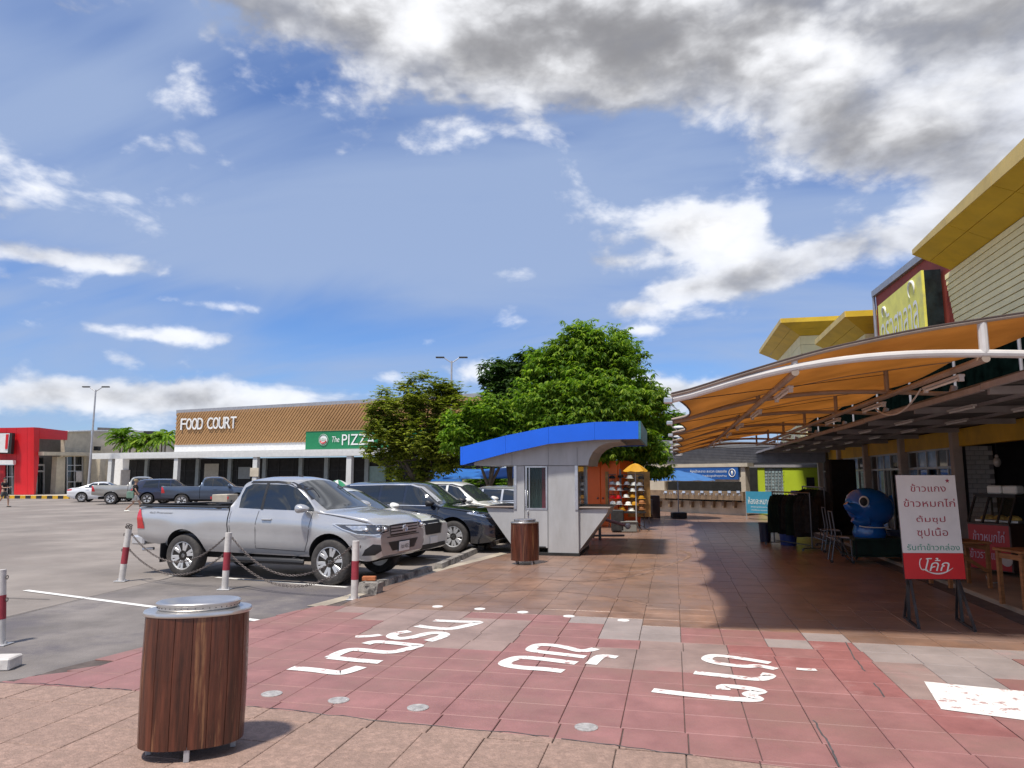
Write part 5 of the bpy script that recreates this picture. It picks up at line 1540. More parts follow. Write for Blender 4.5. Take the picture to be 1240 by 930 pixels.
q = MB(); q.bar(c0 + V(0, 0, topz(su0)), c1 + V(0, 0, topz(su1)), .16, .5); mk('parapet_cap', q, m_flash, parent=fc)
fl0 = fp(219, 521, OW + .2); fl1 = fp(288, 520, OW + .2); hh = fp(250, 506, OW + .2).z - fp(250, 520, OW + .2).z
fsg = thing('food_court_letters', 'white FOOD COURT letters on the tan slatted wall', 'sign', (fl0 + fl1) / 2)
words_ = 'FOOD COURT'; x_ = 0; tot = (fl1 - fl0).length; lw = tot / 9.9
for ch in words_:
    if ch != ' ':
        o_ = fl0 + fd * x_ + V(0, 0, (x_ / tot) * (0))
        mbx = lettering(ch, V(o_.x, o_.y, fl0.z + .02), fd, (0, 0, 1), lw * .92, hh, .0, bold=.075)
        vs0 = list(mbx.v); nn_ = fn * .08
        m2 = MB(); m2.add(vs0, [tuple(f) for f in mbx.f]); m2.add([v + nn_ for v in vs0], [tuple(f) for f in mbx.f])
        mk('letter', m2, m_wht, parent=fsg)
        x_ += lw
    else: x_ += lw * .7
# ground floor: one flat dark sheet standing for the shade of the open interior, with a few lit looking shapes
fbox('interior_shade_sheet', 0, FL, 0, zpb, OW - .1, OW - .02, m_dark)
random.seed(5)
for i in range(23):
    s = 1 + i * (FL - 2) / 23; fbox('mullion', s - .03, s + .03, 0, zpb - .05, OW - .02, OW + .03, m_hub)
for z in (1.1, 2.3): fbox('transom', .5, FL - .5, z - .03, z + .03, OW - .02, OW + .035, m_hub)
for px, w_, z0, z1, m in ((256, 1.6, .9, 2.9, mat('menu_board', (.45, .42, .34), .6)), (263, .9, .2, .85, m_wht), (296, 1.3, 1.6, 2.6, mat('grey_menu', (.25, .27, .27), .6)), (152, 1.2, 1.0, 2.4, mat('poster_grey', (.36, .34, .32), .6)), (436, 1.4, .0, 1.0, m_wht), (455, 1.9, 0, 2.6, mat('green_glass_panel', (.22, .32, .29), .3))):
    s = fs_(fp(px, 580, OW)); fbox('poster', s - w_ / 2, s + w_ / 2, z0, z1, OW + .03, OW + .06, m)
# green pizza shop sign
g0, g1 = fp(370, 522, .3 - 2.0), fp(520, 512, .3 - 2.0)
s0, s1 = fs_(g0), fs_(g1); zg0, zg1 = fp(371, 545, -1.7).z, fp(371, 522.5, -1.7).z
gs = thing('shop_sign', 'green pizza shop sign board above the portico with a round white emblem', 'sign', (g0 + g1) / 2)
fbox('board', s0, s1, zg0, zg1, -2.1, -1.75, m_gsign, parent=gs)
fbox('board_frame', s0 - .05, s1, zg1, zg1 + .07, -2.12, -1.7, m_tanb, parent=gs)
ce = fp(391.5, 532.5, -1.7); rr = (fp(391.5, 525.5, -1.7) - ce).length
q = MB(); q.add([ce + (fd * cos(2 * pi * i / 24) + V(0, 0, sin(2 * pi * i / 24))) * rr for i in range(24)], [tuple(range(24))]); mk('round_emblem', q, m_wht, parent=gs)
q = MB(); q.tube([ce + fn * .02 + (fd * cos(2 * pi * i / 24) + V(0, 0, sin(2 * pi * i / 24))) * rr * .88 for i in range(25)], .03, 4, cap=False); mk('emblem_ring', q, m_gsign, parent=gs)
q = MB(); q.tube([ce + fn * .03 + (fd * cos(t) + V(0, 0, sin(t))) * rr * .6 for t in [radians(200 + 14 * i) for i in range(11)]], .06, 4); mk('emblem_ribbon', q, mat('sign_red', (.55, .02, .03), .4), parent=gs)
mk('sign_lettering', lettering('PIZZA', ce - fd * rr * .6 + V(0, 0, -.08) + fn * .04, fd, (0, 0, 1), rr * 1.2, rr * .4, .01, bold=.03), m_gsign, parent=gs)
o_ = fp(402, 535.5, -1.72); e_ = fp(411, 535.5, -1.72); mk('sign_lettering', lettering('The', o_, fd, (0, 0, 1), (e_ - o_).length, fp(402, 528.5, -1.72).z - o_.z, .02, bold=.02, shear=.2), m_wht, parent=gs)
o_ = fp(414, 539, -1.72); e_ = fp(470, 539, -1.72); mk('sign_lettering', lettering('PIZZA', o_, fd, (0, 0, 1), (fp(454, 539, -1.72) - o_).length, fp(414, 526, -1.72).z - o_.z, .02, bold=.045), m_wht, parent=gs)
o_ = fp(458, 539, -1.72); e_ = fp(515, 539, -1.72); mk('sign_lettering', lettering('Company', o_, fd, (0, 0, 1), (e_ - o_).length, fp(458, 526, -1.72).z - o_.z, .02, bold=.03), m_wht, parent=gs)
# roofless rear part and hall body
fbox('hall_body', su0 + .2, su1, zpt, topz(su0) - .4, OW - 12, OW - .35, m_wht)
fbox('hall_body', -2.0, su0, 0, zpt - .3, OW - 12, OW - .12, m_wht)
# a notice on a column
s = fs_(fp(307.5, 580, .1)); fbox('column_notice', s - .45, s + .40, fp(307, 577, .1).z, fp(307, 566.5, .1).z, .03, .08, m_beige)

# ---------------------------------------------------------------- red restaurant
m_red = mat('red_panel', (.62, .012, .018), .35, var=.05, scale=.8)
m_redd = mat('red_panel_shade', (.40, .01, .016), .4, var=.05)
kf = thing('red_restaurant', 'red fronted fast food restaurant with a beige wing at the far left', 'building', P(40, 600))
dK = 66.0
k_c = P(41, 599, d=dK); k_c.z = 0      # corner between the two visible red faces
kr = (P(82, 598, d=70.5) - P(41, 599, d=dK)); kr.z = 0; kr.normalize()     # face going right and away
kl = (P(-40, 601, d=65.2) - P(41, 599, d=dK)); kl.z = 0; kl.normalize()
def kpt(px, py, face):
    u = kr if face == 'R' else kl; n_ = Vector((u.y, -u.x, 0)); r = RAY(px, py); t = (k_c - Vector((0, 0, EYE))).dot(n_) / r.dot(n_); return Vector((0, 0, EYE)) + r * t
def kpoly(nm, pts, face, m, th=.3, out=0.0, par=None):
    u = kr if face == 'R' else kl; n_ = Vector((u.y, -u.x, 0)); n_ = n_ if n_.dot(FWD0) < 0 else -n_
    q = MB(); q.prism([kpt(a, b, face) + n_ * out for a, b in pts], -n_ * th); return mk(nm, q, m, parent=par or kf)
# left face: panels between joints
for a0, a1 in ((-45, -18), (-18, 8), (8, 20), (20, 33), (33, 41)):
    y0 = 517.6 + (41 - a0) * .02 - .2; y1 = 517.4 + (41 - a1) * .02
    kpoly('red_panel', [(a0 + .12, y0), (a1 - .12, y1), (a1 - .12, 599), (a0 + .12, 599)] if a0 >= 20 else [(a0 + .12, y0), (a1 - .12, y1), (a1 - .12, 558), (a0 + .12, 558)], 'L', m_red)
kpoly('red_panel', [(17.5, 558.2), (20, 558.2), (20, 599), (17, 599)], 'L', m_red)
kpoly('white_canopy', [(-45, 557), (20, 557.5), (20, 562.5), (-45, 562.5)], 'L', m_wht, .5, .6)
kpoly('window', [(-45, 563), (17.5, 563), (17, 599), (-45, 599)], 'L', m_darkg, .1, -.6)
for x in (-20, -8, 5, 11): kpoly('mullion', [(x, 563), (x + .8, 563), (x + .8, 599), (x, 599)], 'L', m_frame, .08, -.45)
kpoly('mullion', [(-45, 577), (17, 577), (17, 577.8), (-45, 577.8)], 'L', m_frame, .08, -.44)
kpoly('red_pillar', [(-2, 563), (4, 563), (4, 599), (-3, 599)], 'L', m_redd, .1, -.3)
# right face: slanting red arch and upper band
kpoly('red_panel', [(41, 517.4), (48, 517.8), (47, 560), (43, 599), (41, 599)], 'R', m_red)
kpoly('red_panel', [(48.1, 517.9), (82, 522), (81.5, 532.8), (48.1, 531.3)], 'R', m_red)
kpoly('recess_wall', [(44, 527), (98, 530), (98, 599), (40, 599)], 'R', mat('recess_grey', (.17, .165, .155), .8), .2, -1.8)
kpoly('canopy_slab', [(46.5, 547), (107, 548), (107, 552), (46.5, 551.5)], 'R', m_beige, .8, .5)
kpoly('door_glass', [(47, 554), (67, 554), (66, 598), (46, 598)], 'R', m_darkg, .1, -1.2)
for x in (48, 56.5, 65): kpoly('door_frame', [(x, 562), (x + 1.3, 562), (x + 1.1, 598), (x - .2, 598)], 'R', m_frame, .08, -1.0)
for y in (562, 569.5): kpoly('door_frame', [(48, y), (66, y), (66, y + 2.2), (48, y + 2.2)], 'R', m_frame, .08, -.98)
kpoly('beige_pier', [(68, 553), (78, 553), (77, 599), (65.5, 599)], 'R', m_beige, .5, .1)
kpoly('beige_wall', [(72, 532), (76, 523.3), (188, 524.5), (188, 530), (122, 547), (72, 547)], 'R', m_beige, .4, -.15) if False else None
kpoly('beige_wall', [(80, 523), (112, 522), (112, 599), (104, 599), (104, 553), (80, 553)], 'R', m_beige, .4, -.15)
kpoly('window', [(83, 553), (104, 553), (104, 599), (81, 599)], 'R', m_darkg, .1, -.4)
for x in (84, 93, 102.5): kpoly('mullion', [(x, 553), (x + 1, 553), (x + 1, 599), (x, 599)], 'R', m_frame, .08, -.25)
for y in (563, 570, 583): kpoly('mullion', [(84, y), (103, y), (103, y + .9), (84, y + .9)], 'R', m_frame, .08, -.24)
kpoly('poster', [(94, 571), (101, 571), (101, 583), (94, 583)], 'R', mat('poster_white', (.6, .55, .52), .6), .02, -.15)
kpoly('parapet_cap', [(82, 521.6), (112, 520.8), (112, 522.2), (82, 523)], 'R', m_wht, .5, .1)
# beige wing facing us to the right of the corner
wl0 = kpt(112, 599, 'R'); wl0.z = 0
q = MB()
def bw(nm, px0, px1, y00, y01, yb, d0, d1, m, th=.3):
    a_, b_ = P(px0, y00, d=d0), P(px1, y01, d=d1); q = MB(); q.prism([a_, b_, V(b_.x, b_.y, P(px1, yb, d=d1).z), V(a_.x, a_.y, P(px0, yb, d=d0).z)], FWD0 * th); return mk(nm, q, m, parent=kf)
d_w = (wl0 - Vector((0, 0, 0))).dot(FWD0)
bw('beige_wall', 112, 196, 522, 529, 600, d_w, d_w + 5, m_beige, 8)
bw('parapet_cap', 111.5, 196, 520.6, 528, 522.2, d_w - .1, d_w + 4.9, m_wht, .5)
bw('beige_pier', 112, 122, 552, 552, 600, d_w - 1.0, d_w - .9, m_beige, 1)
bw('roof_unit', 174, 186, 522, 522, 528, d_w + 3, d_w + 3, m_hub, 1)
bw('wall_lamp', 113.5, 119.5, 540.5, 540.5, 545.5, d_w - .4, d_w - .4, m_hub, .4)
bw('dark_roof', 118, 143, 517.5, 518.5, 521, d_w + 4, d_w + 4, m_soff, 5)
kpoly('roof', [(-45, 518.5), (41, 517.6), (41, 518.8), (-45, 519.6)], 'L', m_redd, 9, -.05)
# sign: white panel with two red stripes (the portrait on it is left out)
sgn = kpoly('sign_case', [(-3, 524.3), (20, 524.8), (18, 549.8), (-3, 549.3)], 'L', m_hub, .5, .7)
kpoly('sign_panel', [(-3, 525.5), (17, 525.3), (14.5, 548.5), (-3, 548)], 'L', m_wht, .1, .75, par=sgn)
kpoly('sign_stripe', [(13, 526.5), (16, 526.3), (14.5, 544), (11.8, 544)], 'L', m_red, .05, .80, par=sgn)
kpoly('sign_stripe', [(.5, 526.5), (3.5, 526.5), (2.8, 544), (-.5, 544)], 'L', m_red, .05, .80, par=sgn)
# kerb in black and yellow blocks
kb0, kb1 = P(-20, 603.5), P(84, 604)
kerb = thing('striped_kerb', 'black and yellow striped kerb in front of the red restaurant', 'kerb', (kb0 + kb1) / 2)
for i in range(16):
    a_ = kb0.lerp(kb1, i / 16); b_ = kb0.lerp(kb1, (i + 1) / 16); q = MB(); q.bar(V(a_.x, a_.y, .07), V(b_.x - .02, b_.y, .07), .14, .35)
    mk('kerb_block', q, mat('kerb_yellow', (.65, .38, .02), .7, var=.2) if i % 2 else m_hub, parent=kerb)
pv = MB(); a_, b_ = P(-60, 603), P(100, 603.2); pv.prism([V(a_.x, a_.y, 0), V(b_.x, b_.y, 0), V(b_.x, b_.y, .12), V(a_.x, a_.y, .12)], FWD0 * 12)
mk('restaurant_pavement', pv, m_beige, kind='structure')
# ================================================================== TREES AND PLANTS
def leaf_mat(name, a, b, c, trans=.45):
    m = bpy.data.materials.new(name); m.use_nodes = True; nt = m.node_tree; N = nt.nodes; L = nt.links; bs = N['Principled BSDF']
    g = N.new('ShaderNodeNewGeometry'); cr = N.new('ShaderNodeValToRGB'); L.new(g.outputs['Random Per Island'], cr.inputs[0])
    e = cr.color_ramp.elements; e[0].color = (*a, 1); e[1].color = (*c, 1); k = e.new(.55); k.color = (*b, 1)
    n = N.new('ShaderNodeTexNoise'); n.inputs['Scale'].default_value = .9; n.inputs['Detail'].default_value = 3; L.new(g.outputs['Position'], n.inputs[0])
    mr = N.new('ShaderNodeMapRange'); L.new(n.outputs[0], mr.inputs[0]); mr.inputs[1].default_value = .3; mr.inputs[2].default_value = .7; mr.inputs[3].default_value = .65; mr.inputs[4].default_value = 1.3
    v = N.new('ShaderNodeVectorMath'); v.operation = 'SCALE'; L.new(cr.outputs[0], v.inputs[0]); L.new(mr.outputs[0], v.inputs[3])
    L.new(v.outputs[0], bs.inputs['Base Color']); bs.inputs['Roughness'].default_value = .6; bs.inputs['Specular IOR Level'].default_value = .25
    t = N.new('ShaderNodeBsdfTranslucent'); v2 = N.new('ShaderNodeVectorMath'); v2.operation = 'MULTIPLY'; L.new(v.outputs[0], v2.inputs[0]); v2.inputs[1].default_value = (1.3, 1.5, .5); L.new(v2.outputs[0], t.inputs[0])
    ms = N.new('ShaderNodeMixShader'); ms.inputs[0].default_value = trans; L.new(bs.outputs[0], ms.inputs[1]); L.new(t.outputs[0], ms.inputs[2]); L.new(ms.outputs[0], N['Material Output'].inputs[0])
    return m


m_leafA = leaf_mat('leaf_mid_green', (.055, .12, .012), (.14, .25, .022), (.32, .42, .04))
m_leafB = leaf_mat('leaf_olive', (.085, .12, .016), (.20, .23, .035), (.38, .38, .06))
m_leafC = leaf_mat('leaf_dark', (.016, .045, .010), (.045, .095, .018), (.09, .15, .022))
m_leafD = leaf_mat('leaf_bright', (.06, .13, .012), (.12, .22, .02), (.20, .32, .03))
m_bark = mat('bark', (.13, .10, .075), .9, var=.3, scale=6, bump=.6, bscale=25)


def foliage(blobs, n, size, droop=.5, seed=1, asp=3.0, cl=7, shell=.35):
    """leaf sprays spread through ellipsoids (center, radii, weight); each spray is a whorl of drooping pointed leaves"""
    rnd = random.Random(seed); mb = MB(); tot = sum(b[1][0] * b[1][1] * b[1][2] ** .5 for b in blobs)
    vs = []; fs = []
    for c, r in blobs:
        k = int(n * (r[0] * r[1] * r[2] ** .5) / tot)
        # uneven lumps inside the blob
        lumps = []
        for _ in range(max(8, k // 26)):
            d = Vector((rnd.gauss(0, 1), rnd.gauss(0, 1), rnd.gauss(0, 1))).normalized(); q = shell + (1 - shell) * rnd.random() ** .6
            lumps.append((Vector((c[0] + d.x * r[0] * q, c[1] + d.y * r[1] * q, c[2] + d.z * r[2] * q)), d, rnd.uniform(.20, .40) * (r[0] + r[2]) * .5))
        for _ in range(k):
            L_, d0, lr = rnd.choice(lumps)
            o = Vector((rnd.gauss(0, .55), rnd.gauss(0, .55), rnd.gauss(0, .42))) * lr
            p = L_ + o; d = (d0 * .7 + Vector((rnd.gauss(0, .5), rnd.gauss(0, .5), rnd.gauss(0, .4)))).normalized()
            for j in range(cl):
                a = 2 * pi * j / cl + rnd.random(); s = size * rnd.uniform(.7, 1.25)
                u = Vector((cos(a), sin(a), 0)); t = (u + d * .5 + Vector((0, 0, -droop * rnd.uniform(.4, 1.5)))).normalized()
                w = t.cross(Vector((rnd.gauss(0, .3), rnd.gauss(0, .3), 1))).normalized() * s / asp * .5
                b0 = p + t * s * .12; m_ = p + t * s * .55; e = p + t * s + Vector((0, 0, -s * .18 * droop))
                i0 = len(vs); vs += [b0, m_ + w, e, m_ - w]; fs.append((i0, i0 + 1, i0 + 2, i0 + 3))
    mb.add(vs, fs); return mb


def tree(name, label, base, blobs, n, size, leafm, trunk_r=.16, seed=1, droop=.5, group=None, cat='tree', cl=7, asp=3.0, fork=1.5, shell=.35):
    rnd = random.Random(seed + 99); base = Vector(base)
    t = thing(name, label, cat, base, 0, group)
    tk = MB(); top = Vector((sum(b[0][0] for b in blobs) / len(blobs), sum(b[0][1] for b in blobs) / len(blobs), fork + base.z))
    top = base.lerp(top, .25); top.z = base.z + fork
    tk.tube([base + V(0, 0, -.05), base + V(.01, 0, .15), base.lerp(top, .5) + V(rnd.uniform(-.06, .06), rnd.uniform(-.06, .06), 0), top], [trunk_r * 1.35, trunk_r * 1.05, trunk_r * .9, trunk_r * .8], 10)
    mk('trunk', tk, m_bark, parent=t, smooth=True)
    for i, (c, r) in enumerate(blobs[:10]):
        c = Vector(c); p1 = top.lerp(c, .4) + V(rnd.uniform(-.2, .2), rnd.uniform(-.2, .2), .12 * (c - top).length)
        lm = MB(); lm.tube([top - V(0, 0, .15), p1, top.lerp(c, .75) + V(0, 0, .08), c + V(0, 0, r[2] * .3)], [trunk_r * .55, trunk_r * .38, trunk_r * .22, trunk_r * .08], 7)
        for _ in range(4):
            d = Vector((rnd.gauss(0, 1), rnd.gauss(0, 1), rnd.gauss(.2, .7))).normalized(); s = top.lerp(c, rnd.uniform(.5, .95)); lm.tube([s, s + Vector((d.x * r[0], d.y * r[1], d.z * r[2])) * .45, s + Vector((d.x * r[0], d.y * r[1], d.z * r[2])) * .85], [trunk_r * .2, trunk_r * .12, trunk_r * .04], 5)
        mk('limb', lm, m_bark, parent=t, smooth=True)
    mk('crown', foliage(blobs, n, size, droop, seed, asp, cl, shell), leafm, parent=t)
    return t


def PB_(px, py, d, rx, ry, rd=None):
    c = P(px, py, d=d); k = d / F; return (tuple(c), (rx * k, (rd or (rx + ry) / 2) * k, ry * k))


# big mango-like tree behind the kiosk
D0 = 27.0
bl = [PB_(718, 425, D0, 46, 42), PB_(690, 450, D0 + .3, 50, 42), PB_(755, 462, D0, 42, 44), PB_(664, 492, D0, 42, 36), PB_(720, 490, D0 - .8, 60, 42), PB_(775, 500, D0, 34, 42), PB_(638, 512, D0 + .6, 38, 28),
      PB_(700, 530, D0 - 1.2, 50, 30), PB_(772, 540, D0 - 1, 34, 28), PB_(793, 566, D0 - .6, 18, 24), PB_(748, 562, D0 + .4, 28, 16), PB_(642, 462, D0 + .5, 22, 22)]
tree('mango_tree', 'tallest green tree rising behind the kiosk with leaves hanging past its blue roof', P(705, 636, Z=.02), bl, 15500, .21, m_leafA, .20, 3, .75, fork=2.0)
# darker tree just behind it to the left
D1 = 31
bl = [PB_(608, 452, D1, 24, 24), PB_(622, 485, D1, 30, 32), PB_(596, 500, D1, 26, 26), PB_(640, 440, D1, 22, 16)]
tree('dark_tree', 'dark narrow tree half hidden behind the left shoulder of the tallest tree', P(618, 628, Z=.0), bl, 3600, .25, m_leafC, .14, 5, .6)
# middle low tree
D2 = 27
bl = [PB_(588, 505, D2, 30, 26), PB_(562, 520, D2, 26, 26), PB_(605, 535, D2, 26, 16), PB_(640, 520, D2, 26, 20)]
tree('mid_tree', 'mid green leafy tree between the olive tree and the kiosk roof', P(590, 634, Z=.0), bl, 4200, .22, m_leafA, .12, 8, .6)
# olive tree beside the pizza sign
D3 = 29
bl = [PB_(520, 478, D3, 36, 25), PB_(478, 500, D3, 34, 30), PB_(545, 500, D3, 30, 28), PB_(505, 525, D3, 42, 32), PB_(468, 540, D3, 28, 28), PB_(535, 548, D3, 36, 26), PB_(496, 565, D3, 30, 18), PB_(556, 525, D3, 24, 26), PB_(455, 517, D3, 18, 20)]
tree('olive_green_tree', 'broad olive green tree covering the right end of the pizza sign', P(512, 632, Z=.0), bl, 8800, .17, m_leafB, .15, 12, .3, asp=2.4, fork=1.3)
# far trees
D4 = 46
bl = [PB_(800, 508, D4, 26, 20), PB_(822, 530, D4, 18, 16), PB_(785, 530, D4, 22, 22)]
tree('pale_tree', 'pale green tree far behind the washroom roof beside the canopy tips', P(803, 605, Z=.0), bl, 1300, .40, m_leafD, .16, 15, .3, asp=2.2)
for i, (px, py, d, lb, lm) in enumerate(((660, 575, 60, 'far hedge-like tree seen under the tall tree, left of the kiosk window', m_leafC), (735, 560, 52, 'far tree closing the gap behind the orange doors', m_leafC), (560, 575, 58, 'far tree seen above the parked cars left of the kiosk', m_leafC))):
    tree('far_tree', lb, P(px, 603, Z=.0), [PB_(px, py, d, 40, 26), PB_(px + 30, py + 8, d, 30, 20), PB_(px - 30, py + 8, d, 30, 22)], 1100, .5, lm, .15, 20 + i, .3, asp=2.2)
# round bush
c = P(588, 622, Z=0); d_ = c.dot(FWD0)
bs_ = thing('round_bush', 'bright green rounded bush behind the last parked car', 'bush', c)
mk('stem', MB().tube([c, c + V(0, 0, .7)], .04, 6), m_bark, parent=bs_)
mk('leaves', foliage([PB_(586, 585, d_, 26, 18), PB_(570, 594, d_, 14, 11), PB_(603, 594, d_, 13, 12)], 2200, .16, .2, 31, 2.2, 6), m_leafD, parent=bs_)
# palms behind the portico roof
for i, (px, py, h, lb) in enumerate(((149, 530, 1.35, 'leftmost clump of palms above the portico roof'), (171, 534, 1.1, 'middle clump of palms above the portico roof'), (196, 533, 1.25, 'palm clump touching the tan slatted wall'))):
    d = 71; c = P(px, py, d=d); b = V(c.x, c.y, 3.2)
    t = thing('palm', lb, 'palm tree', b); rnd = random.Random(50 + i)
    for s in range(3):
        o = V(rnd.uniform(-.9, .9), rnd.uniform(-.6, .6), 0); topz_ = c.z + rnd.uniform(-.6, .5)
        tkp = V(c.x + o.x, c.y + o.y, topz_); mk('trunk', MB().tube([b + o, tkp], [.09, .06], 6), m_bark, parent=t)
        q = MB()
        for f in range(16):
            a = 2 * pi * f / 16 + rnd.random() * .4; L_ = 1.7 * h * rnd.uniform(.8, 1.15); el_ = rnd.uniform(.15, 1.1)
            mid = [tkp + V(cos(a) * L_ * u * cos(el_) , sin(a) * L_ * u * cos(el_), L_ * (u * sin(el_) * 1.3 - u * u * .75)) for u in (0, .25, .5, .75, 1)]
            for m0, m1 in zip(mid[:-1], mid[1:]):
                for k in range(4):
                    p = m0.lerp(m1, k / 4); tdir = (m1 - m0).normalized()
                    for sg_ in (-1, 1):
                        w = (V(-sin(a), cos(a), 0) * sg_ + tdir * .7 + V(0, 0, -.5)).normalized() * .42; n_ = tdir * .10
                        q.add([p, p + w * .5 + n_, p + w, p + w * .5 - n_], [(0, 1, 2, 3)])
        mk('fronds', q, m_leafD if i == 0 else m_leafA, parent=t)

# ================================================================== LAMP POSTS
m_pole = mat('galvanised_pole', (.42, .42, .43), .45, metal=.3, var=.1)
for px, base_y, d, ytop, lb in ((106, 603, 60, 469, 'tall twin-armed lamp post by the red restaurant'), (545, 610, 50, 434, 'twin-headed lamp post rising above the olive tree')):
    b = P(px, base_y, d=d); b.z = 0; t_ = P(px + (7.5 if px < 200 else -1), ytop + 3, d=d)
    tp = V(b.x, b.y, t_.z)
    r = thing('lamp_post', lb, 'lamp post', b)
    mk('pole', MB().tube([b, b + V(0, 0, 3), tp], [.11, .09, .06], 10), m_pole, parent=r, smooth=True)
    mk('base_cover', MB().lathe([(.22, 0), (.22, .3), (.12, .36)], 12, b), m_pole, parent=r)
    for s_ in (-1, 1):
        a0 = tp; a1 = tp + RGT * s_ * .55 + V(0, 0, .22)
        h = mk('lamp_arm', MB().tube([a0 - V(0, 0, .15), a1], .035, 6), m_pole, parent=r)
        mk('lamp_head', MB().box(a1 + RGT * s_ * .28 + V(0, 0, .03), (.62, .26, .10), rz=YAW, bv=.03), m_hub, parent=h)
# ================================================================== NEAR THINGS
m_wood = mat('stained_timber', (.105, .030, .015), .36, var=.45, scale=5, stretch=(7, 7, .45), coat=.25, bump=.25, bscale=30, dirt=(.24, .11, .05), dirt_t=(.57, .68), rnd=.10)
m_ss = mat('stainless', (.62, .60, .58), .30, metal=.85, var=.10, scale=3, bump=.04, bscale=12)
m_core = mat('bin_core', (.02, .015, .012), .9)


def superell(a, n_=2.4): return (abs(cos(a)) ** (2 / n_)) * (1 if cos(a) >= 0 else -1), (abs(sin(a)) ** (2 / n_)) * (1 if sin(a) >= 0 else -1)


def litter_bin(loc, rz, w, d, h, label, nsl):
    r = thing('litter_bin', label, 'litter bin', loc, rz, 'oval timber litter bins')
    A, B = w / 2, d / 2
    def ring(k, z, sc=1.0): return V(k[0] * A * sc, k[1] * B * sc, z)
    zb, zt = .075, h - .085
    # slats round the oval, equal arc lengths
    N_ = 400; pts = [Vector((*[c * q for c, q in zip(superell(2 * pi * i / N_), (A, B))],)) for i in range(N_)]
    cum = [0]
    for i in range(N_): cum.append(cum[-1] + (pts[(i + 1) % N_] - pts[i]).length)
    per = cum[-1]
    def at(s):
        s %= per
        lo, hi = 0, N_
        while hi - lo > 1:
            m = (lo + hi) // 2
            if cum[m] <= s: lo = m
            else: hi = m
        t = (s - cum[lo]) / (cum[lo + 1] - cum[lo]); return pts[lo % N_].lerp(pts[(lo + 1) % N_], t)
    rnd = random.Random(4)
    for i in range(nsl):
        s0 = per * i / nsl + .0016; s1 = per * (i + 1) / nsl - .0016; q = MB(); vs = []
        n_ = 4; pr = []
        for j in range(n_ + 1):
            p = at(s0 + (s1 - s0) * j / n_); pr.append(p)
        dz = rnd.uniform(-.0012, .0012)
        outer = [p * (1 + dz) for p in pr]; inner = [p * (1 - .02 / p.length) for p in pr]
        ol = outer[:1][0].lerp(outer[1], .12), outer[-1].lerp(outer[-2], .12)
        poly = [inner[0]] + [outer[0] * .996] + [ol[0] * 1.002] + outer[1:-1] + [ol[1] * 1.002] + [outer[-1] * .996] + [inner[-1]]
        bow = [(0, 1.0), (.25, 1.012), (.5, 1.02), (.75, 1.012), (1, 1.0)]
        vs = [V(p.x * sc, p.y * sc, zb + (zt - zb) * u) for u, sc in bow for p in poly]; m_ = len(poly); K = len(bow)
        fs = [tuple(range(m_))[::-1], tuple((K - 1) * m_ + a for a in range(m_))] + [(k * m_ + a, k * m_ + (a + 1) % m_, (k + 1) * m_ + (a + 1) % m_, (k + 1) * m_ + a) for k in range(K - 1) for a in range(m_)]
        q.add(vs, fs); mk('timber_slat', q, m_wood, parent=r, w=False, smooth=True, sharp=30)
    def rings(prof, n_=64):
        q = MB(); vs = []; fs = []
        for sc, z in prof:
            for i in range(n_): k = superell(2 * pi * i / n_, 2.15); vs.append(ring(k, z, sc))
        for k in range(len(prof) - 1):
            for i in range(n_): fs.append((k * n_ + i, k * n_ + (i + 1) % n_, (k + 1) * n_ + (i + 1) % n_, (k + 1) * n_ + i))
        fs.append(tuple(range(n_))[::-1]); fs.append(tuple((len(prof) - 1) * n_ + i for i in range(n_)))
        return q.add(vs, fs)
    mk('inner_shell', rings([(.93, zb + .01), (.93, zt - .01)]), m_core, parent=r, w=False, smooth=True)
    mk('rim_plate', rings([(.96, zt + .001), (1.035, zt + .001), (1.055, zt + .008), (1.055, zt + .020), (1.04, zt + .028), (.80, zt + .030)]), m_ss, parent=r, w=False, smooth=True, sharp=25)
    mk('lid', rings([(.76, zt + .028), (.80, zt + .040), (.80, zt + .060), (.83, zt + .064), (.83, zt + .074), (.80, zt + .080), (.76, zt + .079), (.60, zt + .058), (.35, zt + .036), (.05, zt + .030)]), m_ss, parent=r, w=False, smooth=True, sharp=30)
    q = MB()
    for i in range(40):
        k = superell(2 * pi * i / 40, 2.15); p = ring(k, zt + .050, .803); q.sphere(p, .0035, 6, 4)
    mk('lid_bolts', q, m_core, parent=r, w=False, kind='stuff')
    for a_ in (-pi / 2, pi / 2, 0, pi):
        k = (cos(a_), sin(a_)); q = MB(); q.box((k[0] * A * .80, k[1] * B * .93, .045), (.035, .02, .09), bv=.003); mk('foot', q, m_pole, parent=r, w=False)
    return r


bc = P(233, 880, d=4.93)
litter_bin(V(bc.x, bc.y, .017), YAW + radians(16), .64, .43, .965, 'large oval timber litter bin with a steel lid in the foreground', 16)
b2 = P(636, 684, Z=.017) + FWD0 * .22
litter_bin(V(b2.x, b2.y, .017), YAW + radians(38), .58, .50, .91, 'smaller looking timber litter bin standing in front of the grey kiosk', 22)

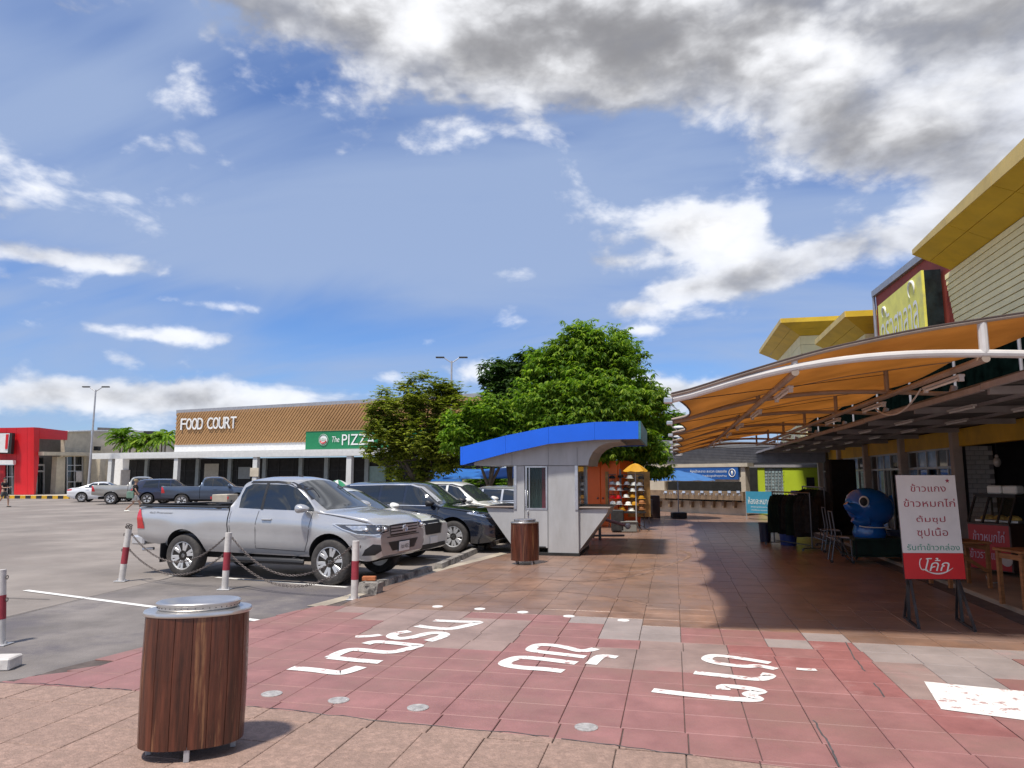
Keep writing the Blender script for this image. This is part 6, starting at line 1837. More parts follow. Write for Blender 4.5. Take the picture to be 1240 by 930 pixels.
# ---------------------------------------------------------------- posts and chains
m_pw = mat('white_post_paint', (.62, .58, .54), .6, var=.15, scale=8, bump=.1, dirt=(.35, .28, .24), dirt_t=(.55, .7))
m_pr = mat('red_post_paint', (.33, .035, .05), .6, var=.15, scale=8, dirt=(.45, .25, .24), dirt_t=(.62, .72))
m_chain = mat('rusty_chain', (.16, .135, .125), .6, metal=.5, var=.3, scale=20)
posts = [((0, 781), (1, 690), 'at the left edge of the lot, cut by the frame'), ((147, 704), (156, 641), 'leaning by the silver pickup tail with a knotted chain on top'), ((272, 714), (277, 645), 'upright in front of the silver pickup doors'), ((429, 726), (431, 655), 'by the front wheel of the silver pickup, next to a brick')]
pobj = []
for (b_, t_, lb) in posts:
    b = P(*b_); d = b.dot(FWD0); t = P(t_[0], t_[1], d=d)
    r = thing('bollard', 'red and white bollard ' + lb, 'bollard', V(b.x, b.y, 0), 0, 'red and white bollards with chains'); ax = (t - b)
    rr = .052
    L3 = [(0, .34, m_pw), (.34, .66, m_pr), (.66, 1.0, m_pw)]
    for u0, u1, m in L3: mk('post_band', MB().tube([b + ax * u0, b + ax * u1], rr if m is m_pw else rr + .0015, 18), m, parent=r, smooth=True)
    mk('base_plate', MB().box((b.x, b.y, .008), (.20, .16, .014), rz=.2, bv=.003), m_pole, parent=r)
    for dx in (-.075, .075): mk('anchor_bolt', MB().lathe([(.013, 0), (.013, .03), (0, .03)], 6, (b.x + dx, b.y, .014)), m_pole, parent=r)
    q = MB()
    for u in (.90, .60):
        c = b + ax * u
        for s_ in (-1, 1): q.tube([c + RGT * s_ * (rr + .018) + V(0, .014 * cos(k), .02 * sin(k)) for k in [2 * pi * j / 8 for j in range(9)]], .005, 5, cap=False)
    mk('chain_eye', q, m_chain, parent=r, kind='stuff')
    pobj.append((b, ax))


def chain(a, b, s, label, link=.050):
    pts = sag(a, b, s, 60); L_ = sum((q - p).length for p, q in zip(pts[:-1], pts[1:])); n_ = int(L_ / (link * .74)); mb = MB()
    cum = [0]
    for p, q in zip(pts[:-1], pts[1:]): cum.append(cum[-1] + (q - p).length)
    for i in range(n_):
        s_ = L_ * (i + .5) / n_; j = max(k for k in range(len(cum)) if cum[k] <= s_); j = min(j, len(pts) - 2)
        c = pts[j].lerp(pts[j + 1], (s_ - cum[j]) / max(1e-6, cum[j + 1] - cum[j])); t = (pts[j + 1] - pts[j]).normalized(); up = Vector((0, 0, 1)) if i % 2 else t.cross(Vector((0, 0, 1))).normalized()
        x = t; y = (up - t * up.dot(t)).normalized()
        mb.tube([c + x * cos(k) * link * .5 + y * sin(k) * link * .3 for k in [2 * pi * m / 8 for m in range(9)]], link * .115, 5, cap=False)
    return mk('chain', mb, m_chain, smooth=True, label=label, cat='chain', group='chains between the bollards')


nm = ['between the frame edge and the leaning bollard', 'between the leaning and the middle bollard', 'between the middle bollard and the one beside the brick']
for k in (1, 2):
    (b0, a0), (b1, a1) = pobj[k], pobj[k + 1]
    chain(b0 + a0 * .90 + RGT * .07, b1 + a1 * .90 - RGT * .07, .42 if k == 1 else .50, 'upper rusty chain hanging ' + nm[k])
    chain(b0 + a0 * .60 + RGT * .07, b1 + a1 * .60 - RGT * .07, .36 if k == 1 else .40, 'lower rusty chain hanging ' + nm[k])
bt = pobj[1][0] + pobj[1][1]
q = MB()
for i in range(7): q.tube([bt + V(.03 * cos(i * 1.3), .03 * sin(i * 1.9), .01 + .012 * i) + V(.03 * cos(k), .012 * sin(k * 2), .018 * sin(k)) for k in [2 * pi * m / 8 for m in range(9)]], .006, 5, cap=False)
mk('chain_knot', q, m_chain, smooth=True, label='knotted chain end heaped on top of the leaning bollard', cat='chain')
# brick on a lump of concrete
c = P(446, 719); m_conc = mat('broken_concrete', (.30, .275, .245), .9, var=.3, scale=9, bump=.9, bscale=30, dirt=(.08, .07, .065), dirt_t=(.5, .62))
q = MB(); q.prism([c + V(-.16, -.05, 0), c + V(.17, -.09, 0), c + V(.18, .12, 0), c + V(-.14, .13, 0)], V(.015, .02, .17)); q.box(c + V(.05, .02, .15), (.22, .15, .08), rz=.3, bv=.02)
mk('concrete_lump', q, m_conc, label='rough lump of concrete at the foot of the last bollard', cat='rubble')
mk('loose_brick', MB().box(c + V(.0, .02, .23), (.21, .10, .065), rz=.25, bv=.008), mat('orange_brick', (.42, .14, .055), .85, var=.2, scale=14, bump=.4), label='orange brick lying on the concrete lump beside the bollard', cat='brick')
# small white block at the left edge
c = P(4, 812); mk('white_block', MB().box(c + V(-.12, .05, .055), (.32, .22, .11), rz=.3, bv=.012), m_pw, label='small white painted concrete block at the left edge of the lot', cat='block')
# wheel stops
for i, (a, b, lb) in enumerate((((459, 711), (519, 692), 'nearest wheel stop, by the silver pickup'), ((531, 689), (577, 668), 'wheel stop by the black car'), ((470, 726 - 40), (470, 726 - 41), None), ((582, 666), (607, 655), 'farthest wheel stop, near the grey kiosk'))):
    if lb is None: continue
    A_, B_ = P(*a), P(*b); q = MB(); z = .075
    dv = (B_ - A_).normalized(); nv = V(-dv.y, dv.x, 0)
    prof = [(-.09, 0), (.09, 0), (.065, .105), (-.065, .105)]
    q.prism([A_ + nv * x + V(0, 0, zz) for x, zz in prof], (B_ - A_))
    for t in (.33, .67): pass
    mk('wheel_stop', q, m_conc, label='dirty concrete ' + lb, cat='wheel stop', group='concrete wheel stops along the plaza edge')

# ---------------------------------------------------------------- A-frame menu board
m_board = mat('menu_white', (.70, .68, .64), .45, var=.06, scale=3, dirt=(.50, .44, .36), dirt_t=(.62, .85))
m_mred = mat('menu_red', (.62, .008, .012), .4, var=.05)
m_txt = mat('maroon_letter', (.33, .015, .035), .5)
m_grn = mat('green_letter', (.03, .28, .17), .5)
m_leg = mat('black_steel_leg', (.03, .028, .028), .5, var=.3, dirt=(.16, .12, .10), dirt_t=(.5, .75))
BL, BR, TL, TR = P(1097, 701, d=8.95), P(1168, 702, d=8.93), P(1091, 576, d=9.05), P(1154.5, 577, d=9.0)
wv = (BR - BL); wv.z = 0; wv.normalize(); BR = BL + wv * .725; hv = (Vector((0, 0, 1)) + Vector((-wv.y, wv.x, 0)) * .05).normalized(); Hh = (TL - BL).length
TL = BL + hv * Hh; TR = TL + wv * .725; Wd = .725; nv = wv.cross(hv)
sgn_ = thing('menu_board', 'leaning menu board with Thai dishes in maroon over a red drinks logo band', 'sign', V((BL.x + BR.x) / 2, (BL.y + BR.y) / 2 + .15, .017))
def bp(u, v, o=0.0): return BL + wv * Wd * u + hv * Hh * v + nv * o
vr = .245
q = MB(); q.prism([bp(0, vr + .001), bp(1, vr + .001), bp(1, 1), bp(0, 1)], -nv * .02); pan = mk('panel', q, m_board, parent=sgn_)
q = MB(); q.prism([bp(0, 0), bp(1, 0), bp(1, vr - .001), bp(0, vr - .001)], -nv * .02); rdp = mk('logo_band', q, m_mred, parent=sgn_)
q = MB(); q.prism([bp(-.006, -.005, -.021), bp(1.006, -.005, -.021), bp(1.006, 1.005, -.021), bp(-.006, 1.005, -.021)], -nv * .012); mk('back_board', q, m_leg, parent=sgn_)
for tx, u0, u1, v0, v1, m, bd_ in (('ข้าวแกง', .22, .82, .838, .915, m_txt, .028), ('ข้าวหมกไก่', .08, .95, .690, .770, m_txt, .028), ('ต้มซุป', .27, .76, .525, .605, m_txt, .028), ('ซุปเนื้อ', .26, .78, .385, .490, m_txt, .028), ('รับทำข้าวกล่อง', .07, .95, .272, .335, m_grn, .006)):
    o = bp(u0, v0, .001); mk('menu_line', lettering(tx, o, wv, hv, (u1 - u0) * Wd, (v1 - v0) * Hh, .002, bold=bd_), m, parent=pan)
o = bp(.33, .075, .001); mk('drink_logo', lettering('โค้ก', o, wv, hv, .42 * Wd, .125 * Hh, .002, bold=.03, shear=.3), m_sw, parent=rdp)
q = MB(); q.tube([bp(.30 + .50 * t, .095 - .05 * t * (1 - t) * 4 + .01 * t, .004) for t in [i / 12 for i in range(13)]], [.003 + .007 * sin(pi * i / 12) for i in range(13)], 5); mk('logo_swash', q, m_sw, parent=rdp)
q = MB(); q.tube([bp(.30 + .05 * cos(t), .14 + .055 * sin(t), .004) for t in [radians(100 + 18 * i) for i in range(12)]], .006, 5); mk('logo_swash', q, m_sw, parent=rdp)
c = bp(.86, .945, .003); q = MB(); q.add([c + (wv * sin(2 * pi * i / 10) + hv * cos(2 * pi * i / 10)) * (.032 if i % 2 == 0 else .013) for i in range(10)], [tuple(range(10))]); mk('star', q, m_txt, parent=pan)
for u, ff, rf in ((.10, (1113, 761), (1095, 747)), (.90, (1181, 764), (1158, 749))):
    f0 = P(*ff, Z=.03); r0 = P(*rf, Z=.03); tp_ = bp(u, .02, -.05)
    post = bp(u, .30, -.05)
    mk('leg', MB().bar(tp_ + hv * .6, tp_.lerp(f0, 0.0) * .0 + (r0.lerp(f0, .35)), .032, .032), m_leg, parent=sgn_)
    mk('leg', MB().bar(tp_, r0, .028, .028), m_leg, parent=sgn_)
    mk('leg', MB().bar(tp_ + V(0, 0, -.0), f0, .028, .028), m_leg, parent=sgn_)
    mk('foot_bar', MB().bar(r0, f0, .03, .03), m_leg, parent=sgn_)
mk('cross_bar', MB().bar(bp(.1, .03, -.06), bp(.9, .03, -.06), .03, .03), m_leg, parent=sgn_)

# ---------------------------------------------------------------- food display case, tables, boxes
m_case = mat('case_red', (.44, .015, .02), .4, var=.15, scale=2)
m_cbrown = mat('case_brown', (.085, .045, .032), .5, var=.3, scale=2)
m_cgl = glass_mat('case_glass', (.10, .09, .05), .14)
m_food = mat('cooked_rice', (.75, .55, .15), .8, var=.4, scale=8, bump=.5)
cF = P(1176, 688, Z=.14); cN = P(1226, 694, Z=.14)
cd = (cN - cF).normalized(); cs = (cN - cF).length; cn = V(cd.y, -cd.x, 0)
if cn.dot(FWD0) > 0: cn = -cn
ck = thing('food_display_case', 'glass topped red food case with white Thai lettering under the dark stall', 'display case', V(cF.x, cF.y, .14))
def cp_(s, z, o): return cF + cd * (cs * s) + V(0, 0, z) - cn * o
q = MB(); q.prism([cp_(0, .02, 0), cp_(1, .02, 0), cp_(1, .80, 0), cp_(0, .80, 0)], -cn * .04); fr_ = mk('front_panel', q, m_case, parent=ck)
q = MB(); q.prism([cp_(1, .0, .001), cp_(1, 0, .75), cp_(1, .80, .75), cp_(1, .80, .001)], cd * .03); mk('side_panel', q, m_cbrown, parent=ck)
q = MB(); q.prism([cp_(0, .0, .041), cp_(.99, 0, .041), cp_(.99, 0, .75), cp_(0, 0, .75)], V(0, 0, .80)); mk('cabinet', q, m_cbrown, parent=ck)
q = MB(); q.prism([cp_(-.02, .80, -.02), cp_(1.03, .80, -.02), cp_(1.03, .80, .77), cp_(-.02, .80, .77)], V(0, 0, .03)); mk('counter_ledge', q, m_cbrown, parent=ck)
q = MB()
for s in (0.0, .36, .72, 1.0): q.bar(cp_(s, .83, .02), cp_(s, 1.30, .28), .03, .03)
q.bar(cp_(0, 1.30, .28), cp_(1, 1.30, .28), .035, .035); q.bar(cp_(0, 1.30, .72), cp_(1, 1.30, .72), .03, .03); q.bar(cp_(0, .83, .72), cp_(0, 1.3, .72), .03); q.bar(cp_(1, .83, .72), cp_(1, 1.3, .72), .03)
mk('case_frame', q, m_hub, parent=ck)
q = MB(); q.prism([cp_(0, .84, .03), cp_(1, .84, .03), cp_(1, 1.29, .275), cp_(0, 1.29, .275)], -cn * .006); mk('case_glass', q, m_cgl, parent=ck)
q = MB(); q.prism([cp_(-.02, 1.315, .24), cp_(1.02, 1.315, .24), cp_(1.02, 1.315, .76), cp_(-.02, 1.315, .76)], V(0, 0, .03)); mk('case_top', q, m_hub, parent=ck)
for ti, s in enumerate((.18, .5, .82)):
    tr = thing('food_tray', '%s steel tray of cooked food inside the glass of the red food case' % ('farthest', 'middle', 'nearest')[ti], 'tray', cp_(s, .835, .35), 0, 'trays inside the food case')
    mk('tray', MB().box(cp_(s, .86, .38), (.30, .30, .05), rz=atan2(cd.y, cd.x), bv=.01), m_ss, parent=tr)
    mk('food', MB().sphere(cp_(s, .88, .38), (.13, .13, .09), 12, 6), m_food, parent=tr, smooth=True)
a_ = cp_(.10, .46, -.003)
mk('case_lettering', lettering('ข้าวหมกไก่', cp_(.12, .50, -.004), cd, (0, 0, 1), cs * .78, .20, .003, bold=.02, shear=.15), mat('pink_white_letter', (.62, .50, .60), .5), parent=fr_)
mk('case_lettering', lettering('ข้าวราดแกง', cp_(.02, .20, -.004), cd, (0, 0, 1), cs * .80, .17, .003, bold=.02, shear=.15), MATS['pink_white_letter'], parent=fr_)
q = MB(); q.lathe([(.0, 0), (.10, .0), (.10, .004), (0, .005)], 16, (0, 0, 0)); qq = MB(); qq.add([cp_(.90, .20, -.006) + cd * v.x + V(0, 0, v.y) + cn * v.z for v in q.v], [tuple(f) for f in q.f]); mk('plate_picture', qq, mat('print_white', (.55, .50, .45), .5), parent=fr_)
for k, s in enumerate((.42, .80)):
    mk('foam_box', MB().box(cp_(s, 1.42, .45), (.26, .22, .15), rz=atan2(cd.y, cd.x), bv=.02), m_sw, label=('left' if k == 0 else 'right') + ' white box of the pair standing on the food case', cat='box', group='white boxes on the food case')
# small low wooden table with a pot in front
m_tim = mat('orange_timber', (.36, .15, .05), .6, var=.25, scale=5, stretch=(1, 1, 6), bump=.2)
def table(c, w, d, h, rz, label, leg=.05):
    r = thing('wooden_table', label, 'table', c, rz); T = MB()
    mk('table_top', T.box((0, 0, h), (w, d, .035), bv=.006), m_tim, parent=r, w=False)
    for sx in (-1, 1):
        for sy in (-1, 1): mk('leg', MB().box((sx * (w / 2 - .05), sy * (d / 2 - .05), h / 2 - .01), (leg, leg, h - .03)), m_tim, parent=r, w=False)
        mk('side_rail', MB().box((sx * (w / 2 - .05), 0, h - .08), (.03, d - .14, .07)), m_tim, parent=r, w=False)
    mk('brace', MB().bar((-w / 2 + .05, -d / 2 + .04, h - .06), (w / 2 - .06, -d / 2 + .04, .25), .03, .05), m_tim, parent=r, w=False)
    return r
tpos = P(1180, 714, d=11.3); tpos.z = .068
table(tpos + FWD0 * .35, .72, .62, .70, YAW, 'rough orange timber table behind the menu board carrying a pot')
pt = tpos + FWD0 * .40 + V(-.12, 0, .72)
pot = thing('cooking_pot', 'wide grey aluminium pot on the timber table behind the menu board', 'pot', pt)
mk('pot_body', MB().lathe([(.16, 0), (.20, .04), (.21, .14), (.215, .145), (.20, .145), (.19, .05), (0, .04)], 24, pt), m_pole, parent=pot, smooth=True)
mk('lid', MB().lathe([(.22, .15), (.10, .185), (.02, .20), (.02, .22), (0, .22)], 24, pt), m_pole, parent=pot, smooth=True)
t2 = P(1250, 735, d=9.6); t2.z = .068
table(t2 + FWD0 * .2 + RGT * .15, .60, .55, .74, YAW, 'orange timber table cut off by the right edge of the picture')
q = MB(); c0_ = P(1196, 706, Z=.075); q.tube([c0_ + V(.02 * sin(i * .9) + i * .02, .05 * cos(i * .7), .012 + (.10 if i == 0 else 0)) for i in range(12)], .008, 5)
mk('extension_lead', q, m_pw, smooth=True, label='pale coiled cable lying under the timber table', cat='cable')
lp = P(1207, 555, d=15.2); lr = thing('hanging_bulb', 'bare bulb on a wire in the dark stall opening', 'lamp', lp)
mk('wire', MB().tube([lp + V(0, 0, .05), V(lp.x, lp.y, 2.95)], .006, 5), m_hub, parent=lr); mk('bulb', MB().sphere(lp - V(0, 0, .08), (.075, .075, .11), 14, 10), mat('bulb_glass', (.45, .42, .38), .15, coat=1), parent=lr, smooth=True)
mk('socket', MB().lathe([(.03, 0), (.035, .05), (.02, .08)], 10, lp + V(0, 0, .0)), m_pw, parent=lr)
# cooler box and black drum beside the table
mk('cooler', MB().box(P(1148, 700, d=12.4).xy.to_3d() + V(0, 0, .35), (.35, .35, .55), rz=YAW, bv=.03), mat('grey_cooler', (.30, .30, .31), .5), label='grey cooler standing behind the menu board', cat='cooler')

# ---------------------------------------------------------------- blue animal figure bin on a dark cart
m_blu = mat('glossy_blue', (.008, .12, .42), .22, coat=.8, var=.12, scale=2)
c = P(1052, 676, d=15.3); c.z = .09
fg = thing('blue_animal_figure', 'glossy blue fish shaped fibreglass figure with one round white eye', 'figure', c + V(0, 0, .45))
o = c + V(0, 0, .45)
U = -RGT; N_ = -FWD0
def L3(x, y, z): return o + RGT * x + FWD0 * y + V(0, 0, z)
q = MB()
q.grid(lambda u, v: L3(.08 + .47 * -cos(pi * v) * (1.0), .36 * sin(2 * pi * u) * sin(pi * v) ** .75, .62 + .40 * cos(2 * pi * u) * sin(pi * v) ** .75 + .04 * cos(pi * v)), 28, 20)
mk('body', q, m_blu, parent=fg, smooth=True, weld=True)
mk('snout', MB().tube([L3(-.20, -.12, .60), L3(-.36, -.16, .60), L3(-.46, -.18, .64), L3(-.50, -.18, .70)], [.20, .12, .09, .06], 14), m_blu, parent=fg, smooth=True)
mk('lower_jaw', MB().tube([L3(-.10, -.14, .36), L3(-.28, -.18, .30), L3(-.38, -.18, .36)], [.16, .09, .05], 12), m_blu, parent=fg, smooth=True)
mk('base', MB().lathe([(.36, -.02), (.40, .08), (.34, .24), (.28, .34)], 24, L3(.05, 0, 0), sx=.85, sy=.75), m_blu, parent=fg, smooth=True)
mk('mouth_line', MB().tube([L3(-.30, -.30, .24), L3(-.18, -.335, .22), L3(0, -.34, .21), L3(.20, -.32, .21), L3(.32, -.26, .22)], .012, 6), m_sw, parent=fg, smooth=True)
e_ = L3(-.17, -.300, .74); q = MB(); q.sphere(e_, (.10, .05, .12), 16, 10); ey = mk('eye', q, m_sw, parent=fg, smooth=True)
q = MB(); q.sphere(e_ + RGT * -.025 - FWD0 * .03, (.075, .035, .09), 16, 10); mk('pupil', q, m_hub, parent=ey, smooth=True)
mk('fin', MB().prism([L3(.40, 0, .75), L3(.58, 0, .88), L3(.62, 0, .60), L3(.58, 0, .40), L3(.44, 0, .50)], FWD0 * .05), m_blu, parent=fg)
ct = thing('dark_cart', 'dark wheeled cart carrying the blue figure', 'cart', c)
m_dgrn = mat('dark_green_steel', (.012, .035, .026), .5, var=.3)
mk('deck', MB().box(c + V(.1, 0, .42), (1.15, .75, .05), rz=YAW), m_dgrn, parent=ct)
mk('skirt', MB().box(c + V(.1, -.28, .24), (1.0, .03, .30), rz=YAW), m_dgrn, parent=ct)
mk('bottom_shelf', MB().box(c + V(.1, 0, .08), (1.1, .7, .03), rz=YAW), m_dgrn, parent=ct)
for sx in (-.5, .5):
    for sy in (-.3, .3):
        mk('leg', MB().box(c + RGT * (sx + .1) + FWD0 * sy + V(0, 0, .21), (.04, .04, .40), rz=YAW), m_hub, parent=ct)

# ---------------------------------------------------------------- clothes rails
m_gar = [mat('black_cloth', (.012, .012, .013), .95, var=.4, scale=9, bump=.4), mat('dark_green_cloth', (.012, .028, .018), .95, var=.4, scale=9, bump=.4), mat('charcoal_cloth', (.035, .033, .032), .95, var=.4, scale=9, bump=.4)]
m_grey_tube = mat('rail_chrome', (.13, .13, .135), .35, metal=.6)


def rail(p0, p1, h, ng, label, seed, gm=0):
    rnd = random.Random(seed); d = (p1 - p0); L_ = d.length; u = d.normalized(); n_ = V(-u.y, u.x, 0)
    r = thing('clothes_rail', label, 'clothes rail', (p0 + p1) / 2)
    f = MB()
    for t in (0, 1):
        b = p0 + d * t; f.tube([b - n_ * .25 + V(0, 0, .06), b + n_ * .25 + V(0, 0, .06)], .016, 6); f.tube([b + V(0, 0, .06), b + V(0, 0, h)], .018, 8)
        for s_ in (-.25, .25): f.lathe([(.03, -.012), (.03, .012)], 10, b + n_ * s_ + V(0, 0, .03), axis='Y')
    f.tube([p0 + V(0, 0, h), p1 + V(0, 0, h)], .018, 8); f.tube([p0 + V(0, 0, .12), p1 + V(0, 0, .12)], .014, 6)
    mk('rail_frame', f, m_grey_tube, parent=r, smooth=True)
    for i in range(ng):
        c = p0 + u * (L_ * (i + .6) / (ng + .2)); w = .24 * rnd.uniform(.8, 1.1); ln = (h - .35) * rnd.uniform(.85, 1.0); yaw = rnd.uniform(-.15, .15); nn = (n_ + u * yaw).normalized(); th = .035
        g = thing('garment', 'dark garment hanging edge-on, %s from the plaza end of the %s clothes rail' % (ORD[i], 'nearer' if gm else 'farther'), 'garment', c + V(0, 0, h), 0, 'dark garments on the ' + ('nearer' if gm else 'farther') + ' rail')
        q = MB()
        q.grid(lambda a, b: c + nn * ((.5 - abs(b - .5) * 0 - .5) + (b - .5) * 2 * w * (.55 + .45 * min(1, a * 5))) + u * (th * sin(b * 9 + i) * .5 + .018 * sin(a * 6 + i)) + V(0, 0, h - .06 - a * ln - .10 * abs(b - .5) * (1 - a)), 7, 8)
        q.grid(lambda a, b: c + nn * ((b - .5) * 2 * w * (.55 + .45 * min(1, a * 5))) + u * (th + th * sin(b * 7 + i * 2) * .4 + .018 * sin(a * 6 + i)) + V(0, 0, h - .06 - a * ln - .10 * abs(b - .5) * (1 - a)), 7, 8)
        mk('cloth', q, rnd.choice(m_gar), parent=g, smooth=True)
        mk('hanger', MB().tube([c + V(0, 0, h + .02), c + V(0, 0, h - .05), c + nn * w * .5 + V(0, 0, h - .09)], .005, 4), m_grey_tube, parent=g)
    return r


ra = P(938, 660); rb = P(984, 668)
rail(V(ra.x, ra.y, .017), V(rb.x, rb.y, .017), 1.38, 12, 'low chrome clothes rail hung with dark garments at the plaza side of the shops', 1, 1)
ra = P(975, 655); rb = P(1002, 665)
rail(V(ra.x, ra.y, .07), V(rb.x, rb.y, .07), 1.45, 7, 'second clothes rail close behind the first, nearer the shop columns', 2, 0)
rb2 = P(1022, 676)
# stall frame, chairs and small goods between the rails and the blue figure
for px, py, lb in ((1010, 668, 'folded silver chair frame by the clothes rail'), (1020, 680, 'silver folding trolley frame left of the blue figure')):
    b = P(px, py, Z=.075); r = thing('folding_frame', lb, 'trolley', b); q = MB()
    q.tube([b + V(-.2, 0, 0), b + V(-.1, 0, .55), b + V(-.15, 0, 1.0)], .014, 6); q.tube([b + V(.2, 0, 0), b + V(-.05, 0, .5)], .014, 6); q.tube([b + V(-.25, 0, .5), b + V(.18, 0, .45), b + V(.2, 0, 0)], .014, 6)
    q.tube([b + V(-.2, .35, 0), b + V(-.1, .35, .55), b + V(-.15, .35, 1.0), b + V(-.15, 0, 1.0)], .014, 6); q.tube([b + V(.2, .35, 0), b + V(-.25, .35, .5)], .014, 6)
    mk('frame', q, m_grey_tube, parent=r, smooth=True); mk('seat', MB().box(b + V(-.03, .17, .48), (.38, .34, .02)), m_pole, parent=r)
    for s_ in (-.2, .2): mk('castor', MB().lathe([(.035, -.012), (.035, .012)], 12, b + V(s_, 0, .0), axis='Y'), m_hub, parent=r)
# tall dark garment stack at the column and display screens
c = P(1022, 655, Z=.07); q = MB(); q.box(c + V(.1, .4, 1.15), (.70, .45, 2.1), rz=.1, bv=.05)
mk('covered_stand', q, m_gar[0], label='tall stand covered with black cloth beside the blue figure', cat='stand')
# buckets
m_bin = mat('navy_plastic', (.012, .018, .05), .4, var=.1); m_bin2 = mat('blue_plastic', (.02, .05, .22), .35, var=.1)
for px, py, r_, h_, m, lb in ((927, 656, .17, .52, m_bin, 'navy plastic tub left of the clothes rail'), (955, 660, .24, .42, m_bin2, 'blue plastic tub under the hanging garments'), (1085, 676, .25, .60, m_bin, 'dark blue drum to the right of the blue figure')):
    b = P(px, py, Z=.02); r = thing('plastic_tub', lb, 'tub', b); mk('tub', MB().lathe([(r_ * .82, 0), (r_ * .98, h_), (r_ * 1.06, h_), (r_ * 1.06, h_ - .03), (r_, h_ - .04), (r_ * .95, h_ - .02), (r_ * .78, .03), (0, .03)], 20, b, cap=False), m, parent=r, smooth=True)
# folded coloured goods above the rail
gt = P(972, 592, d=20.5)
for i in range(3):
    mk('packed_goods', MB().box(gt + RGT * .02 * i + V(0, 0, -.06 + .085 * i - .2), (.85 - .1 * i, .4, .08), rz=YAW, bv=.02), [mat('royal_blue_pack', (.02, .06, .42), .5), m_sw, MATS['royal_blue_pack']][i], label=['lowest', 'middle', 'topmost'][i] + ' bundle of packed goods stacked beyond the clothes rail', cat='package', group='packed goods beyond the clothes rail')
for i, (cc_, nm_) in enumerate((((.6, .32, .02), 'yellow'), ((.6, .02, .05), 'red'), ((.02, .25, .5), 'light blue'))):
    mk('package', MB().box(gt + RGT * (-.30 + .28 * i) + V(0, 0, -.37), (.24, .3, .12), rz=YAW, bv=.02), mat(nm_ + '_pack', cc_, .5), label=nm_ + ' packet in the row under the packed goods', cat='package', group='packed goods beyond the clothes rail')
st_ = thing('goods_stand', 'thin steel stand carrying packed goods behind the clothes rail', 'stand', V(gt.x, gt.y, .07)); mk('shelf', MB().box(gt + V(0, 0, -.44), (.95, .45, .02), rz=YAW), m_grey_tube, parent=st_)
for sx in (-.44, .44): mk('leg', MB().bar(gt + RGT * sx + V(0, 0, -.45), V((gt + RGT * sx).x, (gt + RGT * sx).y, .07), .03), m_grey_tube, parent=st_)

# ---------------------------------------------------------------- end of the plaza
def parasol(px, by, d, ytop, rad, drop, cm, label, base=True, n=8, pole_to=None, cat='parasol', px_top=None, grp=None):
    b = P(px, by, d=d); b.z = .02; top = P(px_top or px, ytop, d=d); r = thing('parasol', label, cat, b, 0, grp)
    mk('pole', MB().tube([b, V(b.x, b.y, top.z)], .022, 8), m_pole, parent=r, smooth=True)
    for i in range(n):
        a0, a1 = 2 * pi * i / n + .2, 2 * pi * (i + 1) / n + .2
        def fn(u, v):
            a = a0 + (a1 - a0) * v; rr_ = rad * u * (cos((a1 - a0) / 2) / cos(a - (a0 + a1) / 2) if u > .01 else 1)
            return V(b.x + cos(a) * rr_, b.y + sin(a) * rr_, top.z - drop * u ** 1.6 - .03 * sin(pi * v) * u)
        q = MB(); q.grid(fn, 5, 3); mk('canopy_panel', q, cm if not isinstance(cm, list) else cm[i % len(cm)], parent=r, smooth=True)
        mk('rib', MB().tube([V(b.x, b.y, top.z - .03), V(b.x + cos(a0) * rad * .98, b.y + sin(a0) * rad * .98, top.z - drop - .01)], .007, 4), m_pole, parent=r)
    if base: mk('base_block', MB().box(b + V(0, 0, .13), (.62, .42, .24), rz=YAW, bv=.02), m_hub, parent=r)
    return r


m_sky = mat('light_blue_cloth', (.075, .24, .60), .7, trans=.35, var=.06)
m_yelc = mat('yellow_cloth', (.70, .36, .02), .7, trans=.3, var=.1); m_pinkcl = mat('pink_cloth', (.60, .12, .24), .7, trans=.3, var=.1); m_cyan = mat('cyan_cloth', (.05, .35, .45), .7, trans=.3); m_wcl = mat('white_cloth', (.7, .7, .68), .7, trans=.2)
parasol(822, 626, 31.0, 569.5, 1.62, .42, m_sky, 'light blue parasol on a dark block in front of the washroom trough', n=10)
parasol(771, 642, 24.0, 561, .42, .26, m_yelc, 'small yellow parasol on a thin black tripod by the hat stall', base=False, n=6)
q = MB(); tb_ = P(771, 642, d=24.0); tb_.z = .02
for i in range(5): a = 2 * pi * i / 5; q.tube([tb_ + V(0, 0, .28), tb_ + V(cos(a) * .42, sin(a) * .42, .0)], .013, 6)
mk('tripod', q, m_hub, label='black five legged tripod foot under the yellow parasol', cat='tripod')
parasol(760, 634, 26.5, 561, .40, .22, m_pinkcl, 'small pink parasol left of the yellow one over the hat stall', base=False, n=6)
parasol(749, 632, 27.0, 559, .30, .2, m_cyan, 'small cyan parasol half hidden by the hanging leaves', base=False, n=6)
parasol(786, 632, 27.5, 572, .40, .2, m_pinkcl, 'small pink parasol right of the hat stall under the leaves', base=False, n=6)
parasol(408, 622, 33.0, 581, .62, .30, [mat('green_cloth', (.02, .22, .10), .7), m_wcl], 'green and white parasol seen over the pickup roof', n=10, base=False)
